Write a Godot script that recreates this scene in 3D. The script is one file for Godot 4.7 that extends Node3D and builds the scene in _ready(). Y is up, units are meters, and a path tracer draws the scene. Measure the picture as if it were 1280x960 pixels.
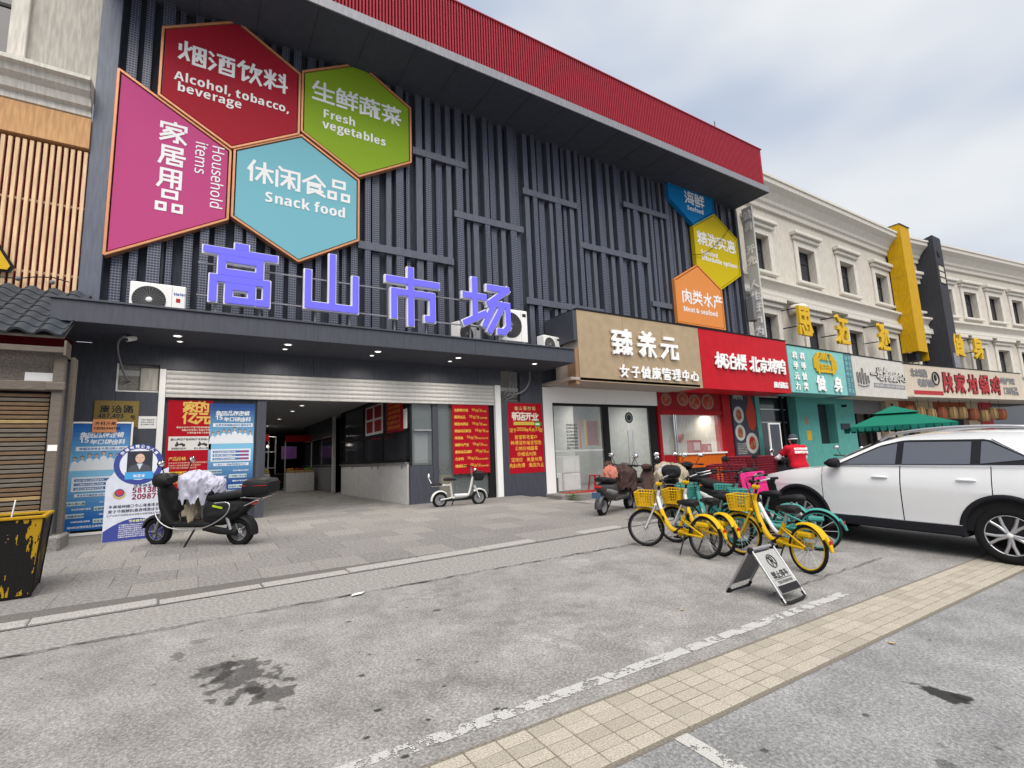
extends Node3D
# Street front with a covered market, shops, parked bicycles and a car. x runs along the shop fronts, -z into them.

const EYE := 1.573
const SLOPE := 0.0325
const FLOOR := 0.43
var rng := RandomNumberGenerator.new()
var taken := {}
var mats := {}
var noises := {}
var strokes := {}

# ---------------------------------------------------------------- shapes
class Shape:
	var st := SurfaceTool.new()
	var count := 0
	func _init() -> void:
		st.begin(Mesh.PRIMITIVE_TRIANGLES)
		st.set_color(Color.WHITE)
	func paint(c: Color) -> Shape:
		st.set_color(c)
		return self
	func tri(a: Vector3, b: Vector3, c: Vector3, group := -1) -> void:
		st.set_smooth_group(group)
		st.add_vertex(a)
		st.add_vertex(b)
		st.add_vertex(c)
		count += 1
	func quad(a: Vector3, b: Vector3, c: Vector3, d: Vector3, group := -1) -> void:
		tri(a, b, c, group)
		tri(a, c, d, group)
	func quad_uv(p: Array, uv: Array) -> void:
		st.set_smooth_group(0)
		for i in [0, 1, 2, 0, 2, 3]:
			st.set_uv(uv[i])
			st.add_vertex(p[i])
	func box(o: Vector3, s: Vector3, bevel := 0.0, t := Transform3D.IDENTITY) -> Shape:
		var h := s * 0.5
		var b: float = minf(bevel, minf(h.x, minf(h.y, h.z)) * 0.9)
		if b <= 0.0:
			var p := []
			for i in 8:
				p.append(t * (o + Vector3(h.x if i & 1 else -h.x, h.y if i & 2 else -h.y, h.z if i & 4 else -h.z)))
			for f in [[4, 6, 7, 5], [0, 1, 3, 2], [5, 7, 3, 1], [0, 2, 6, 4], [6, 2, 3, 7], [4, 5, 1, 0]]:
				quad(p[f[0]], p[f[1]], p[f[2]], p[f[3]])
			return self
		var k := {}
		for i in 8:
			var sg := Vector3(1 if i & 1 else -1, 1 if i & 2 else -1, 1 if i & 4 else -1)
			for a in 3:
				var q := h - Vector3(b, b, b)
				q[a] = h[a]
				k[i * 3 + a] = t * (o + q * sg)
		for f in [[4, 6, 7, 5, 2], [0, 1, 3, 2, 2], [5, 7, 3, 1, 0], [0, 2, 6, 4, 0], [6, 2, 3, 7, 1], [4, 5, 1, 0, 1]]:
			quad(k[f[0] * 3 + f[4]], k[f[1] * 3 + f[4]], k[f[2] * 3 + f[4]], k[f[3] * 3 + f[4]])
		for e in [[0, 1, 0], [2, 3, 0], [4, 5, 0], [6, 7, 0], [0, 2, 1], [1, 3, 1], [4, 6, 1], [5, 7, 1], [0, 4, 2], [1, 5, 2], [2, 6, 2], [3, 7, 2]]:
			var a1: int = (e[2] + 1) % 3
			var a2: int = (e[2] + 2) % 3
			quad(k[e[0] * 3 + a1], k[e[1] * 3 + a1], k[e[1] * 3 + a2], k[e[0] * 3 + a2])
		for i in 8:
			tri(k[i * 3], k[i * 3 + 1], k[i * 3 + 2])
		return self
	func ring(o: Vector3, u: Vector3, w: Vector3, r: float, sides: int) -> PackedVector3Array:
		var out := PackedVector3Array()
		for i in sides:
			var a := TAU * i / sides
			out.append(o + (u * cos(a) + w * sin(a)) * r)
		return out
	func join(a: PackedVector3Array, b: PackedVector3Array, closed := true, group := 1) -> void:
		var n := a.size()
		for i in (n if closed else n - 1):
			var j := (i + 1) % n
			quad(a[i], a[j], b[j], b[i], group)
	func cap(a: PackedVector3Array) -> void:
		for i in range(1, a.size() - 1):
			tri(a[0], a[i], a[i + 1])
	func tube(pts: Array, r, sides := 8, caps := true) -> Shape:
		var n := pts.size()
		var last := PackedVector3Array()
		var dir0: Vector3 = (pts[1] - pts[0]).normalized()
		var u := dir0.cross(Vector3.UP if absf(dir0.y) < 0.9 else Vector3.RIGHT).normalized()
		for i in n:
			var d: Vector3
			if i == 0: d = pts[1] - pts[0]
			elif i == n - 1: d = pts[i] - pts[i - 1]
			else: d = (pts[i] - pts[i - 1]).normalized() + (pts[i + 1] - pts[i]).normalized()
			d = d.normalized()
			u = (u - d * u.dot(d)).normalized()
			var rr: float = r[i] if r is Array else r
			var g := ring(pts[i], u, d.cross(u), rr, sides)
			if i > 0: join(last, g)
			elif caps: cap(g)
			if i == n - 1 and caps: cap(g)
			last = g
		return self
	func lathe(prof: Array, seg := 16, t := Transform3D.IDENTITY, group := 1) -> Shape:
		var last := PackedVector3Array()
		for p in prof:
			var g := PackedVector3Array()
			for i in seg:
				var a := TAU * i / seg
				g.append(t * Vector3(cos(a) * p.x, p.y, sin(a) * p.x))
			if last.size(): join(last, g, true, group)
			last = g
		return self
	func torus(o: Vector3, axis: Vector3, big: float, small: float, seg := 28, sides := 8, flat := 1.0) -> Shape:
		axis = axis.normalized()
		var u := axis.cross(Vector3.UP if absf(axis.y) < 0.9 else Vector3.RIGHT).normalized()
		var w := axis.cross(u)
		var first := PackedVector3Array()
		var last := PackedVector3Array()
		for i in seg + 1:
			var a := TAU * (i % seg) / seg
			var d := u * cos(a) + w * sin(a)
			var g := PackedVector3Array()
			for j in sides:
				var b := TAU * j / sides
				g.append(o + d * (big + small * cos(b)) + axis * small * flat * sin(b))
			if i > 0: join(last, g)
			last = g
		return self
	func prism(poly: PackedVector2Array, z0: float, z1: float, t := Transform3D.IDENTITY) -> Shape:
		var idx := Geometry2D.triangulate_polygon(poly)
		for k in range(0, idx.size(), 3):
			var a := poly[idx[k]]
			var b := poly[idx[k + 1]]
			var c := poly[idx[k + 2]]
			tri(t * Vector3(a.x, a.y, z1), t * Vector3(b.x, b.y, z1), t * Vector3(c.x, c.y, z1))
			tri(t * Vector3(a.x, a.y, z0), t * Vector3(c.x, c.y, z0), t * Vector3(b.x, b.y, z0))
		for i in poly.size():
			var a := poly[i]
			var b := poly[(i + 1) % poly.size()]
			quad(t * Vector3(a.x, a.y, z0), t * Vector3(b.x, b.y, z0), t * Vector3(b.x, b.y, z1), t * Vector3(a.x, a.y, z1))
		return self
	func sheet(rows: Array, group := 1) -> Shape:
		for i in rows.size() - 1:
			join(rows[i], rows[i + 1], false, group)
		return self
	func ball(o: Vector3, r: Vector3, seg := 14, rows := 9) -> Shape:
		var prof := []
		for i in rows + 1:
			var a := -PI / 2 + PI * i / rows
			prof.append(Vector2(maxf(cos(a), 0.001), sin(a)))
		return lathe(prof, seg, Transform3D(Basis.from_scale(r), o))
	func mesh() -> ArrayMesh:
		st.generate_normals()
		return st.commit()

func v(x: float, y: float, z: float) -> Vector3: return Vector3(x, y, z)

func smooth(pts: Array, times := 2) -> Array:
	for k in times:
		var out := [pts[0]]
		for i in pts.size() - 1:
			out.append(pts[i].lerp(pts[i + 1], 0.25))
			out.append(pts[i].lerp(pts[i + 1], 0.75))
		out.append(pts[-1])
		pts = out
	return pts

# ---------------------------------------------------------------- nodes
func numbered(called: String) -> String:
	taken[called] = taken.get(called, 0) + 1
	return called if taken[called] == 1 else "%s_%03d" % [called, taken[called] - 1]

func thing(called: String, label: String, category: String, at := Vector3.ZERO, turn := 0.0, group := "") -> Node3D:
	var o := Node3D.new()
	o.name = numbered(called)
	add_child(o)
	o.position = at
	o.rotation.y = turn
	o.set_meta("label", label)
	o.set_meta("category", category)
	if group: o.set_meta("group", group)
	return o

func setting(called: String) -> Node3D:
	var o := Node3D.new()
	o.name = numbered(called)
	add_child(o)
	o.set_meta("kind", "structure")
	return o

func part(parent: Node3D, called: String, shape, material: Material, at := Transform3D.IDENTITY) -> MeshInstance3D:
	var o := MeshInstance3D.new()
	o.name = called
	o.mesh = shape.mesh() if shape is Shape else shape
	o.material_override = material
	o.transform = at
	parent.add_child(o, true)
	return o

func cube(parent: Node3D, called: String, material: Material, o: Vector3, s: Vector3, bevel := 0.0) -> MeshInstance3D:
	return part(parent, called, Shape.new().box(o, s, bevel), material)

# a box given by its ends: x0..x1, y0..y1, z0..z1
func slab(parent: Node3D, called: String, material: Material, x0: float, x1: float, y0: float, y1: float, z0: float, z1: float, bevel := 0.0) -> MeshInstance3D:
	return cube(parent, called, material, v((x0 + x1) / 2, (y0 + y1) / 2, (z0 + z1) / 2), v(absf(x1 - x0), absf(y1 - y0), absf(z1 - z0)), bevel)

func again(root: Node3D, label: String, at: Vector3, turn := 0.0) -> Node3D:
	var r: Node3D = root.duplicate()
	var base := str(root.name)
	if base.length() > 4 and base[base.length() - 4] == "_" and base.right(3).is_valid_int(): base = base.left(base.length() - 4)
	r.name = numbered(base)
	add_child(r)
	r.position = at
	r.rotation = Vector3(0, turn, 0)
	if label: r.set_meta("label", label)
	return r

func ground(x: float, z: float) -> float:
	var up := SLOPE * clampf(-z, -60.0, 13.2)
	var t := smoothstep(8.5, 9.7, x) * smoothstep(6.5, 9.5, -z)
	return lerpf(up, minf(up, 0.2), t)

# stand a vehicle on the slope: its wheels at two points of the ground, heading from the first to the second
func stand(o: Node3D, x: float, z: float, heading: Vector2, lean := 0.0) -> void:
	o.position = v(x, ground(x, z), z)
	o.basis = Basis(Vector3.RIGHT, SLOPE) * Basis(Vector3.UP, atan2(-heading.y, heading.x)) * Basis(Vector3.RIGHT, lean)

# ---------------------------------------------------------------- materials
func lin(r: float, g: float, b: float) -> Color: return Color(r, g, b).linear_to_srgb()

func noise(key: String, freq: float, low: float, octaves := 4, bump := false, kind := FastNoiseLite.TYPE_SIMPLEX_SMOOTH, size := 512) -> NoiseTexture2D:
	if noises.has(key): return noises[key]
	var f := FastNoiseLite.new()
	f.seed = 7 + noises.size()
	f.noise_type = kind
	f.frequency = freq
	f.fractal_octaves = octaves
	var t := NoiseTexture2D.new()
	t.width = size
	t.height = size
	t.seamless = true
	t.noise = f
	if bump:
		t.as_normal_map = true
		t.bump_strength = low
	else:
		var g := Gradient.new()
		g.set_color(0, Color(low, low, low))
		g.set_color(1, Color.WHITE)
		t.color_ramp = g
	noises[key] = t
	return t

# mat: base colour in linear values; wear = how mottled the colour is; grit = bump
func mat(key: String, c := Color(0.5, 0.5, 0.5), rough := 0.7, metal := 0.0, wear := "soft", tile := 0.6, grit := 0.0) -> StandardMaterial3D:
	if mats.has(key): return mats[key]
	var m := StandardMaterial3D.new()
	m.resource_name = key
	m.albedo_color = c.linear_to_srgb()
	m.roughness = rough
	m.metallic = metal
	if wear != "":
		m.uv1_triplanar = true
		m.uv1_world_triplanar = true
		m.uv1_scale = Vector3.ONE * tile
		m.albedo_texture = noises[wear]
		if grit > 0.0:
			m.normal_enabled = true
			m.normal_scale = grit
			m.normal_texture = noises["bumpy"]
	m.metallic_specular = 0.5 if rough < 0.34 or metal > 0.05 else 0.2
	mats[key] = m
	return m

func make_materials() -> void:
	noise("soft", 0.012, 0.92, 5)
	noise("streak", 0.03, 0.82, 4)
	noise("worn", 0.045, 0.68, 6)
	noise("speck", 0.25, 0.52, 3)
	noise("fine", 0.12, 0.7, 4)
	noise("bumpy", 0.08, 6.0, 4, true)
	var ink := mat("print", Color.WHITE, 0.55, 0.0, "")
	ink.vertex_color_use_as_albedo = true
	var gloss := mat("gloss_print", Color.WHITE, 0.3, 0.0, "")
	gloss.vertex_color_use_as_albedo = true
	mat("charcoal", Color(0.066, 0.072, 0.093), 0.5, 0.1, "soft", 0.5)
	mat("charcoal_dark", Color(0.064, 0.071, 0.094), 0.6, 0.0, "soft", 0.5)
	mat("fin", Color(0.12, 0.13, 0.17), 0.45, 0.2, "soft", 0.7)
	mat("pilaster", Color(0.115, 0.132, 0.18), 0.45, 0.1, "soft", 0.4)
	mat("soffit", Color(0.066, 0.072, 0.093), 0.6, 0.0, "soft", 0.4)
	mat("fascia_grey", Color(0.26, 0.265, 0.3), 0.5, 0.1, "soft", 0.5)
	mat("batten_red", Color(0.36, 0.035, 0.055), 0.5, 0.0, "soft", 0.8)
	mat("red_back", Color(0.36, 0.035, 0.055), 0.8, 0.0, "")
	mat("copper", Color(0.62, 0.27, 0.13), 0.4, 0.25, "soft", 0.8)
	mat("white_metal", Color(0.8, 0.8, 0.79), 0.45, 0.0, "")
	mat("shutter", Color(0.62, 0.61, 0.59), 0.55, 0.0, "soft", 1.1)
	mat("black", Color(0.018, 0.018, 0.02), 0.5, 0.0, "soft", 1.0)
	mat("rubber", Color(0.022, 0.022, 0.023), 0.85, 0.0, "fine", 3.0, 0.2)
	mat("steel", Color(0.5, 0.5, 0.51), 0.35, 0.8, "soft", 2.0)
	mat("chrome", Color(0.75, 0.75, 0.76), 0.15, 1.0, "")
	mat("cream", Color(0.66, 0.62, 0.55), 0.85, 0.0, "soft", 0.35, 0.05)
	mat("cream_trim", Color(0.72, 0.69, 0.63), 0.75, 0.0, "soft", 0.45)
	mat("beige_wall", Color(0.52, 0.5, 0.45), 0.85, 0.0, "soft", 0.35, 0.05)
	mat("pane_dark", Color(0.03, 0.032, 0.04), 0.08, 0.0, "")
	mat("window_frame", Color(0.045, 0.043, 0.045), 0.5, 0.0, "")
	mat("wood_slat", Color(0.86, 0.61, 0.39), 0.6, 0.0, "worn", 1.5)
	mat("wood_panel", Color(0.68, 0.39, 0.19), 0.5, 0.0, "worn", 0.9)
	mat("old_wood", Color(0.19, 0.165, 0.14), 0.85, 0.0, "worn", 2.5, 0.4)
	mat("old_wood_pale", Color(0.42, 0.3, 0.15), 0.75, 0.0, "worn", 2.0, 0.3)
	mat("old_wood_dark", Color(0.2, 0.135, 0.085), 0.8, 0.0, "worn", 2.0, 0.3)
	mat("roof_tile", Color(0.075, 0.088, 0.105), 0.45, 0.0, "worn", 2.0)
	mat("concrete", Color(0.3, 0.29, 0.275), 0.9, 0.0, "worn", 0.9, 0.4)
	mat("granite", Color(0.295, 0.285, 0.275), 0.85, 0.0, "worn", 0.8, 0.35)
	mat("granite_b", Color(0.27, 0.262, 0.255), 0.85, 0.0, "worn", 0.7, 0.35)
	mat("granite_c", Color(0.325, 0.315, 0.3), 0.85, 0.0, "worn", 0.9, 0.35)
	mat("kerb", Color(0.47, 0.46, 0.44), 0.9, 0.0, "worn", 1.4, 0.4)
	mat("joint", Color(0.19, 0.18, 0.17), 0.95, 0.0, "worn", 1.5)
	mat("paver", Color(0.52, 0.475, 0.4), 0.9, 0.0, "worn", 3.0, 0.5)
	mat("paver_b", Color(0.47, 0.43, 0.365), 0.9, 0.0, "worn", 3.4, 0.5)
	mat("paver_c", Color(0.56, 0.51, 0.435), 0.9, 0.0, "worn", 2.7, 0.5)
	mat("floor_tile", Color(0.2, 0.2, 0.2), 0.35, 0.0, "soft", 0.6)
	mat("white_board", Color(0.62, 0.62, 0.62), 0.5, 0.0, "soft", 0.6)
	mat("ceiling_white", Color(0.4, 0.4, 0.41), 0.8, 0.0, "soft", 0.6)
	mat("shop_white", Color(0.6, 0.62, 0.6), 0.6, 0.0, "soft", 0.6)
	mat("teal_wall", Color(0.13, 0.42, 0.38), 0.7, 0.0, "soft", 0.5)
	mat("gold_panel", Color(0.56, 0.41, 0.25), 0.36, 0.6, "soft", 0.35)
	mat("taupe_soffit", Color(0.42, 0.37, 0.33), 0.7, 0.0, "soft", 0.5)
	mat("gold_side", Color(0.3, 0.19, 0.12), 0.6, 0.0, "soft", 0.5)
	mat("sign_red", Color(0.5, 0.012, 0.022), 0.35, 0.0, "soft", 0.3)
	mat("sign_teal", Color(0.22, 0.52, 0.5), 0.5, 0.0, "soft", 0.4)
	mat("sign_teal_dark", Color(0.1, 0.2, 0.25), 0.5, 0.0, "soft", 0.4)
	mat("sign_white", Color(0.66, 0.64, 0.6), 0.55, 0.0, "soft", 0.4)
	mat("sign_beige", Color(0.62, 0.54, 0.45), 0.6, 0.0, "soft", 0.4)
	mat("letter_white", Color(0.8, 0.8, 0.8), 0.5, 0.0, "")
	mat("letter_yellow", Color(0.66, 0.42, 0.03), 0.5, 0.0, "soft", 2.0)
	mat("letter_red", Color(0.36, 0.035, 0.04), 0.5, 0.0, "soft", 2.0)
	mat("letter_blue", Color(0.16, 0.15, 0.82), 0.4, 0.0, "")
	mat("letter_dark", Color(0.03, 0.03, 0.035), 0.5, 0.0, "")
	mat("sign_yellow", Color(0.62, 0.36, 0.012), 0.5, 0.0, "soft", 0.5)
	mat("sign_slate", Color(0.055, 0.057, 0.068), 0.6, 0.0, "soft", 0.5)
	mat("duck_red", Color(0.36, 0.012, 0.018), 0.45, 0.0, "soft", 0.5)
	mat("duck_orange", Color(0.62, 0.13, 0.012), 0.5, 0.0, "soft", 0.5)
	mat("dark_red", Color(0.28, 0.02, 0.025), 0.6, 0.0, "soft", 1.0)
	mat("brass", Color(0.42, 0.29, 0.08), 0.35, 0.6, "worn", 2.0)
	mat("plastic_grey", Color(0.2, 0.2, 0.21), 0.6, 0.0, "soft", 2.0)
	mat("plastic_black", Color(0.02, 0.02, 0.022), 0.45, 0.0, "soft", 2.0)
	mat("bike_yellow", Color(0.84, 0.52, 0.016), 0.38, 0.0, "worn", 3.0)
	mat("bike_teal", Color(0.09, 0.4, 0.36), 0.4, 0.0, "worn", 3.0)
	mat("bike_white", Color(0.68, 0.68, 0.67), 0.35, 0.1, "soft", 2.0)
	mat("green_cloth", Color(0.012, 0.155, 0.105), 0.8, 0.0, "soft", 1.0)
	mat("green_cloth_dark", Color(0.012, 0.13, 0.1), 0.8, 0.0, "soft", 1.0)
	mat("shirt_red", Color(0.5, 0.014, 0.03), 0.85, 0.0, "soft", 2.0)
	mat("skin", Color(0.42, 0.24, 0.16), 0.6, 0.0, "")
	mat("trousers", Color(0.03, 0.032, 0.04), 0.9, 0.0, "soft", 2.0)
	mat("cap_cloth", Color(0.06, 0.075, 0.1), 0.8, 0.0, "soft", 2.0)
	mat("cloth_lilac", Color(0.46, 0.46, 0.56), 0.9, 0.0, "soft", 2.0)
	mat("cloth_blush", Color(0.6, 0.42, 0.38), 0.9, 0.0, "soft", 2.0)
	mat("cloth_beige", Color(0.5, 0.43, 0.32), 0.85, 0.0, "worn", 2.0)
	mat("cloth_brown", Color(0.1, 0.065, 0.06), 0.9, 0.0, "worn", 3.0)
	mat("cloth_pink", Color(0.68, 0.26, 0.2), 0.85, 0.0, "worn", 3.0)
	mat("hot_pink", Color(0.62, 0.03, 0.2), 0.5, 0.0, "soft", 2.0)
	mat("cart_maroon", Color(0.2, 0.022, 0.035), 0.5, 0.0, "soft", 2.0)
	mat("bin_black", Color(0.022, 0.02, 0.02), 0.6, 0.0, "worn", 2.0)
	mat("bin_yellow", Color(0.55, 0.33, 0.02), 0.7, 0.0, "worn", 4.0)
	mat("leaf", Color(0.09, 0.17, 0.035), 0.7, 0.0, "")
	mat("lantern", Color(0.5, 0.33, 0.16), 0.8, 0.0, "worn", 2.0)
	mat("lantern_red", Color(0.42, 0.13, 0.07), 0.8, 0.0, "worn", 2.0)
	mat("dry_leaf", Color(0.4, 0.28, 0.14), 0.8, 0.0, "")
	for k in ["cream", "cream_trim", "beige_wall", "pilaster", "charcoal", "charcoal_dark", "teal_wall", "fascia_grey", "sign_white", "sign_beige", "fin", "sign_slate", "sign_yellow", "wood_slat", "wood_panel", "old_wood", "old_wood_pale", "old_wood_dark"]:
		var ms: StandardMaterial3D = mats[k]
		ms.albedo_texture = noises["streak"]
		ms.uv1_scale = Vector3(0.9, 0.1, 0.9) if not k.begins_with("old") else Vector3(0.3, 4.0, 4.0)
	var paint := mat("car_paint", Color(0.72, 0.73, 0.745), 0.22, 0.0, "")
	paint.clearcoat_enabled = true
	paint.clearcoat = 0.8
	paint.clearcoat_roughness = 0.05
	mat("car_glass", Color(0.075, 0.082, 0.105), 0.03, 0.0, "").metallic_specular = 0.9
	mat("cladding", Color(0.025, 0.026, 0.032), 0.6, 0.0, "fine", 4.0)
	mat("alloy", Color(0.5, 0.5, 0.52), 0.3, 0.75, "")
	mat("lamp_red", Color(0.4, 0.01, 0.01), 0.2, 0.0, "")
	mat("mirror_face", Color(0.8, 0.82, 0.85), 0.05, 1.0, "")
	var glass := mat("shop_glass", Color(0.55, 0.62, 0.6), 0.03, 0.0, "")
	glass.transparency = BaseMaterial3D.TRANSPARENCY_ALPHA
	glass.albedo_color.a = 0.12
	var glow := mat("lamp_glow", Color(0.9, 0.9, 0.88), 0.5, 0.0, "")
	glow.emission_enabled = true
	glow.emission = Color(1.0, 0.98, 0.94)
	glow.emission_energy_multiplier = 1.2
	var lilac := mat("screen_glow", Color(0.25, 0.1, 0.3), 0.5, 0.0, "")
	lilac.emission_enabled = true
	lilac.emission = Color(0.6, 0.35, 0.75)
	lilac.emission_energy_multiplier = 0.015
	var blue: StandardMaterial3D = mats["letter_blue"]
	blue.emission_enabled = true
	blue.emission = Color(0.32, 0.3, 1.0)
	blue.emission_energy_multiplier = 0.05
	# perforated sheet: punched holes seen as small dark marks
	var im := Image.create(32, 32, true, Image.FORMAT_RGB8)
	im.fill(Color(0.95, 0.95, 0.97))
	im.fill_rect(Rect2i(4, 6, 24, 18), Color(0.3, 0.3, 0.33))
	im.generate_mipmaps()
	var pf := mat("perforated", Color(0.145, 0.16, 0.212), 0.45, 0.2, "")
	pf.albedo_texture = ImageTexture.create_from_image(im)
	pf.uv1_triplanar = true
	pf.uv1_world_triplanar = true
	pf.uv1_scale = Vector3(18.0, 16.0, 18.0)

# ---------------------------------------------------------------- lettering
# Every sign's characters are drawn as strokes on a ten by ten grid, x to the right and y down, two digits to a point.
func make_strokes() -> void:
	strokes = {
	"高": "4151 0292 2373752523 1916868979 3767693937", "山": "4048 0308 8388 0888", "市": "4041 0292 1814848878 4249",
	"场": "0343 2027 0846 519154 5494988979 6448 8459", "烟": "202508 0204 4233 2538 5191995951 6484 727467 7587",
	"酒": "0112 0415 0926 3191 4393994943 515546 7175 4797", "饮": "2003 124233 232947 6054 629284 737559 7599",
	"料": "2029 0444 0113 4133 2508 2547 6172 6374 5796 8089", "生": "2004 1393 1686 0999 5059",
	"鲜": "1002 113132 0343470703 2327 0545 0949 6061 9081 5292 5494 5797 7279",
	"蔬": "0191 3032 6062 034344 2428 2545 0509 0948 5494 7365 6585 5659 7679 868999",
	"菜": "0191 3032 6062 8213 2425 4455 8475 0696 5559 4619 5689", "家": "5051 03019193 2373 4315 34666959 4507 5609 8456 6699",
	"居": "11818313 111609 2595 5457 3787893937", "用": "111709 11818979 1484 1686 5159",
	"品": "2070732320 0636390906 6696996966", "休": "2004 1319 3393 6069 6338 6398", "闲": "1021 0209 31919989 2474 5259 5428 5478",
	"食": "5004 5094 24747727 2429 2948 2575 4799 8768", "海": "0112 0415 0926 4033 4191 43838979 433888 2696 6465 6768",
	"精": "2029 0444 0113 4133 2508 2547 5191 5292 4494 7074 5955959989 5797", "选": "1021 04242709 273999 4032 4292 3494 6064 5437 747797",
	"实": "5051 03019193 2334 1425 0696 535619 6799", "惠": "1181 5055 2282852522 2484 1686 0709 27397978 8798",
	"肉": "1219 12929989 505335 5375 5538 5578", "类": "5055 1292 2031 8071 5214 5294 0696 555609 5699",
	"水": "505948 134317 8255 5498", "产": "5051 1191 3243 7263 1494 141709",
	"臻": "0141 210444 2529 0646 0948 5191 5292 5494 707355 7395 5797 7579 7759 7799", "养": "3041 7061 1292 2383 0595 515418 6599 363829 6669",
	"元": "2171 0494 343609 64699997", "女": "402579 736619 0393", "子": "217153 535939 0595",
	"健": "2004 1319 32423545 4529 364899 6282 8285 5393 5585 5787 7078", "康": "5051 1191 111609 338385 3585 2494 5259 3647 8667 2948 6799",
	"管": "2002 1141 6052 6191 04039394 25757626 2529 27878929", "理": "0131 0434 0837 2128 5090945450 5292 7079 5696 4999",
	"中": "1282861612 5059", "心": "1407 33388886 4153 7396", "枫": "0343 2029 2307 2446 515749 5181889997 6377 7367",
	"泊": "0112 0415 0926 7052 4292994942 4595", "楼": "0343 2029 2307 2446 7074 5292 5051 9081 7254 7294 665799 866759 4696",
	"北": "3039 0333 0836 60699997 9264", "京": "5051 0292 2474762624 565949 3718 6788",
	"烤": "202508 0204 4233 2538 5292 7074 4494 9146 6696 65688879", "鸭": "0141450501 0343 2129 7061 51919383 5155 55959989 5787",
	"洽": "0112 0415 0926 6034 6094 5484 4696994946", "路": "0040430300 2328 2545 0509 0948 6053 619146 6295 5696995956",
	"店": "5051 1191 111609 5356 5484 3686893936", "身": "5041 2126 21818979 2383 2484 0696 8519",
	"思": "1080851510 1282 5055 0709 27398987 4657 8698", "迈": "1021 04242709 273999 3191 515437 54848777",
	"迩": "1021 04242709 273999 5033 429283 626757 4436 8496", "地": "0343 2027 0846 449296 6067 5359 599997",
	"锅": "2003 1242 0444 0646 242947 5090935350 59559599 737668 7688", "鸡": "024208 0448 7061 51919383 5155 55959989 5787",
	"陕": "1030243516 1019 5292 5364 9384 4595 707549 7599", "禁": "0141 2024 2104 2244 5191 7074 7154 7294 2575 0797 5759 2819 7889",
	"止": "5059 5484 2329 0999", "停": "2004 1319 6061 3191 4282844442 36359596 4787 676959", "车": "1181 402484 0696 5359",
	"新": "2021 0141 1213 3233 0444 0646 2429 9051 515649 5494 8489", "开": "1181 0494 313609 6169", "业": "3138 6168 0325 9375 0999",
	"定": "5051 03019193 2474 5458 5686 2609 174999", "于": "2181 0494 515939", "年": "2003 2292 2484 2426 0696 5259",
	"月": "212709 21818979 2383 2585", "起": "2024 0141 0444 2428 2646 1508 072999 519194 5494 5457 5797", "回": "1181891911 3363663633",
	"客": "5051 03019193 422682 3479 5617 3686893936", "老": "1171 5054 0494 8117 7447 47499997", "户": "4151 12828616 121609",
	"特": "2029 1204 1343 0745 7074 5292 4494 4696 868979", "提": "2028 0333 0736 5090935350 5292 4494 7479 7696 5659 5999",
	"供": "2004 1319 4393 6067 8087 3797 5849 7899", "自": "5041 2181892921 2484 2686", "营": "0191 3032 6062 04039394 3686893936",
	"的": "2011 0141490901 0545 6053 52929979 6476", "公": "4014 6094 5418 186899", "价": "2004 1319 6034 6094 555749 7579",
	"格": "0343 2029 2307 2446 6053 619146 6295 5696995956", "绝": "201434 3416 0838 6052 6181 4484 44499997 4676", "对": "024208 0448 5393 909979 6576",
	"低": "2004 1319 8141 414867 4494 617699 5869", "数": "2024 0242 2304 2344 251647 4509 0646 6054 5292 7259 6399",
	"量": "2070732320 0494 2575772725 5559 0999", "有": "0292 4006 3439 34848979 3686", "限": "1030243516 1019 50909454 5292 505978 6599 9576",
	"先": "3013 2282 0494 5054 343609 64699997", "到": "0141 210444 2529 0646 0948 6267 919989", "得": "3003 3306 2529 5090935350 5292 4595 4797 858979 5768",
	"完": "5051 03019193 2474 1686 363809 66699997", "为": "2132 03838979 504419 5667", "集": "2003 1215 4051 1282 1383 5155 1595 0797 5659 4719 5799",
	"团": "0191990901 2474 626858 5427", "牌": "101509 3033 1343 163639 5191945451 5292 7174 4696 7579",
	"连": "1021 04242709 273999 3191 504393 3595 6368", "锁": "2003 1242 0444 0646 242947 5061 9081 7073 57539397 747659 7799",
	"口": "1181881811", "碑": "0141 2105 1545481815 5191945451 5292 7174 4696 7579", "齿": "5054 5282 2124 0494 15198985 5538 5578",
	"科": "4001 0343 2129 2307 2446 6172 6374 5796 8089", "人": "502509 4499", "好": "202549 432609 0343 519173 737969 5595",
	"一": "0595", "亿": "2004 1319 41914799 9997", "号": "2070732320 0494 3426867959", "P": "3039 306072746535", "斤": "8021 212709 2494 6469", "力": "303509 03838979",
	"学": "1012 4051 8072 04039394 247456 565949 0696", "美": "3041 7061 1191 2282 0393 5153 0696 545609 5699", "净": "0112 0926 5033 5181 5171 4384 3595 8387 4787 615949"
	}

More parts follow.
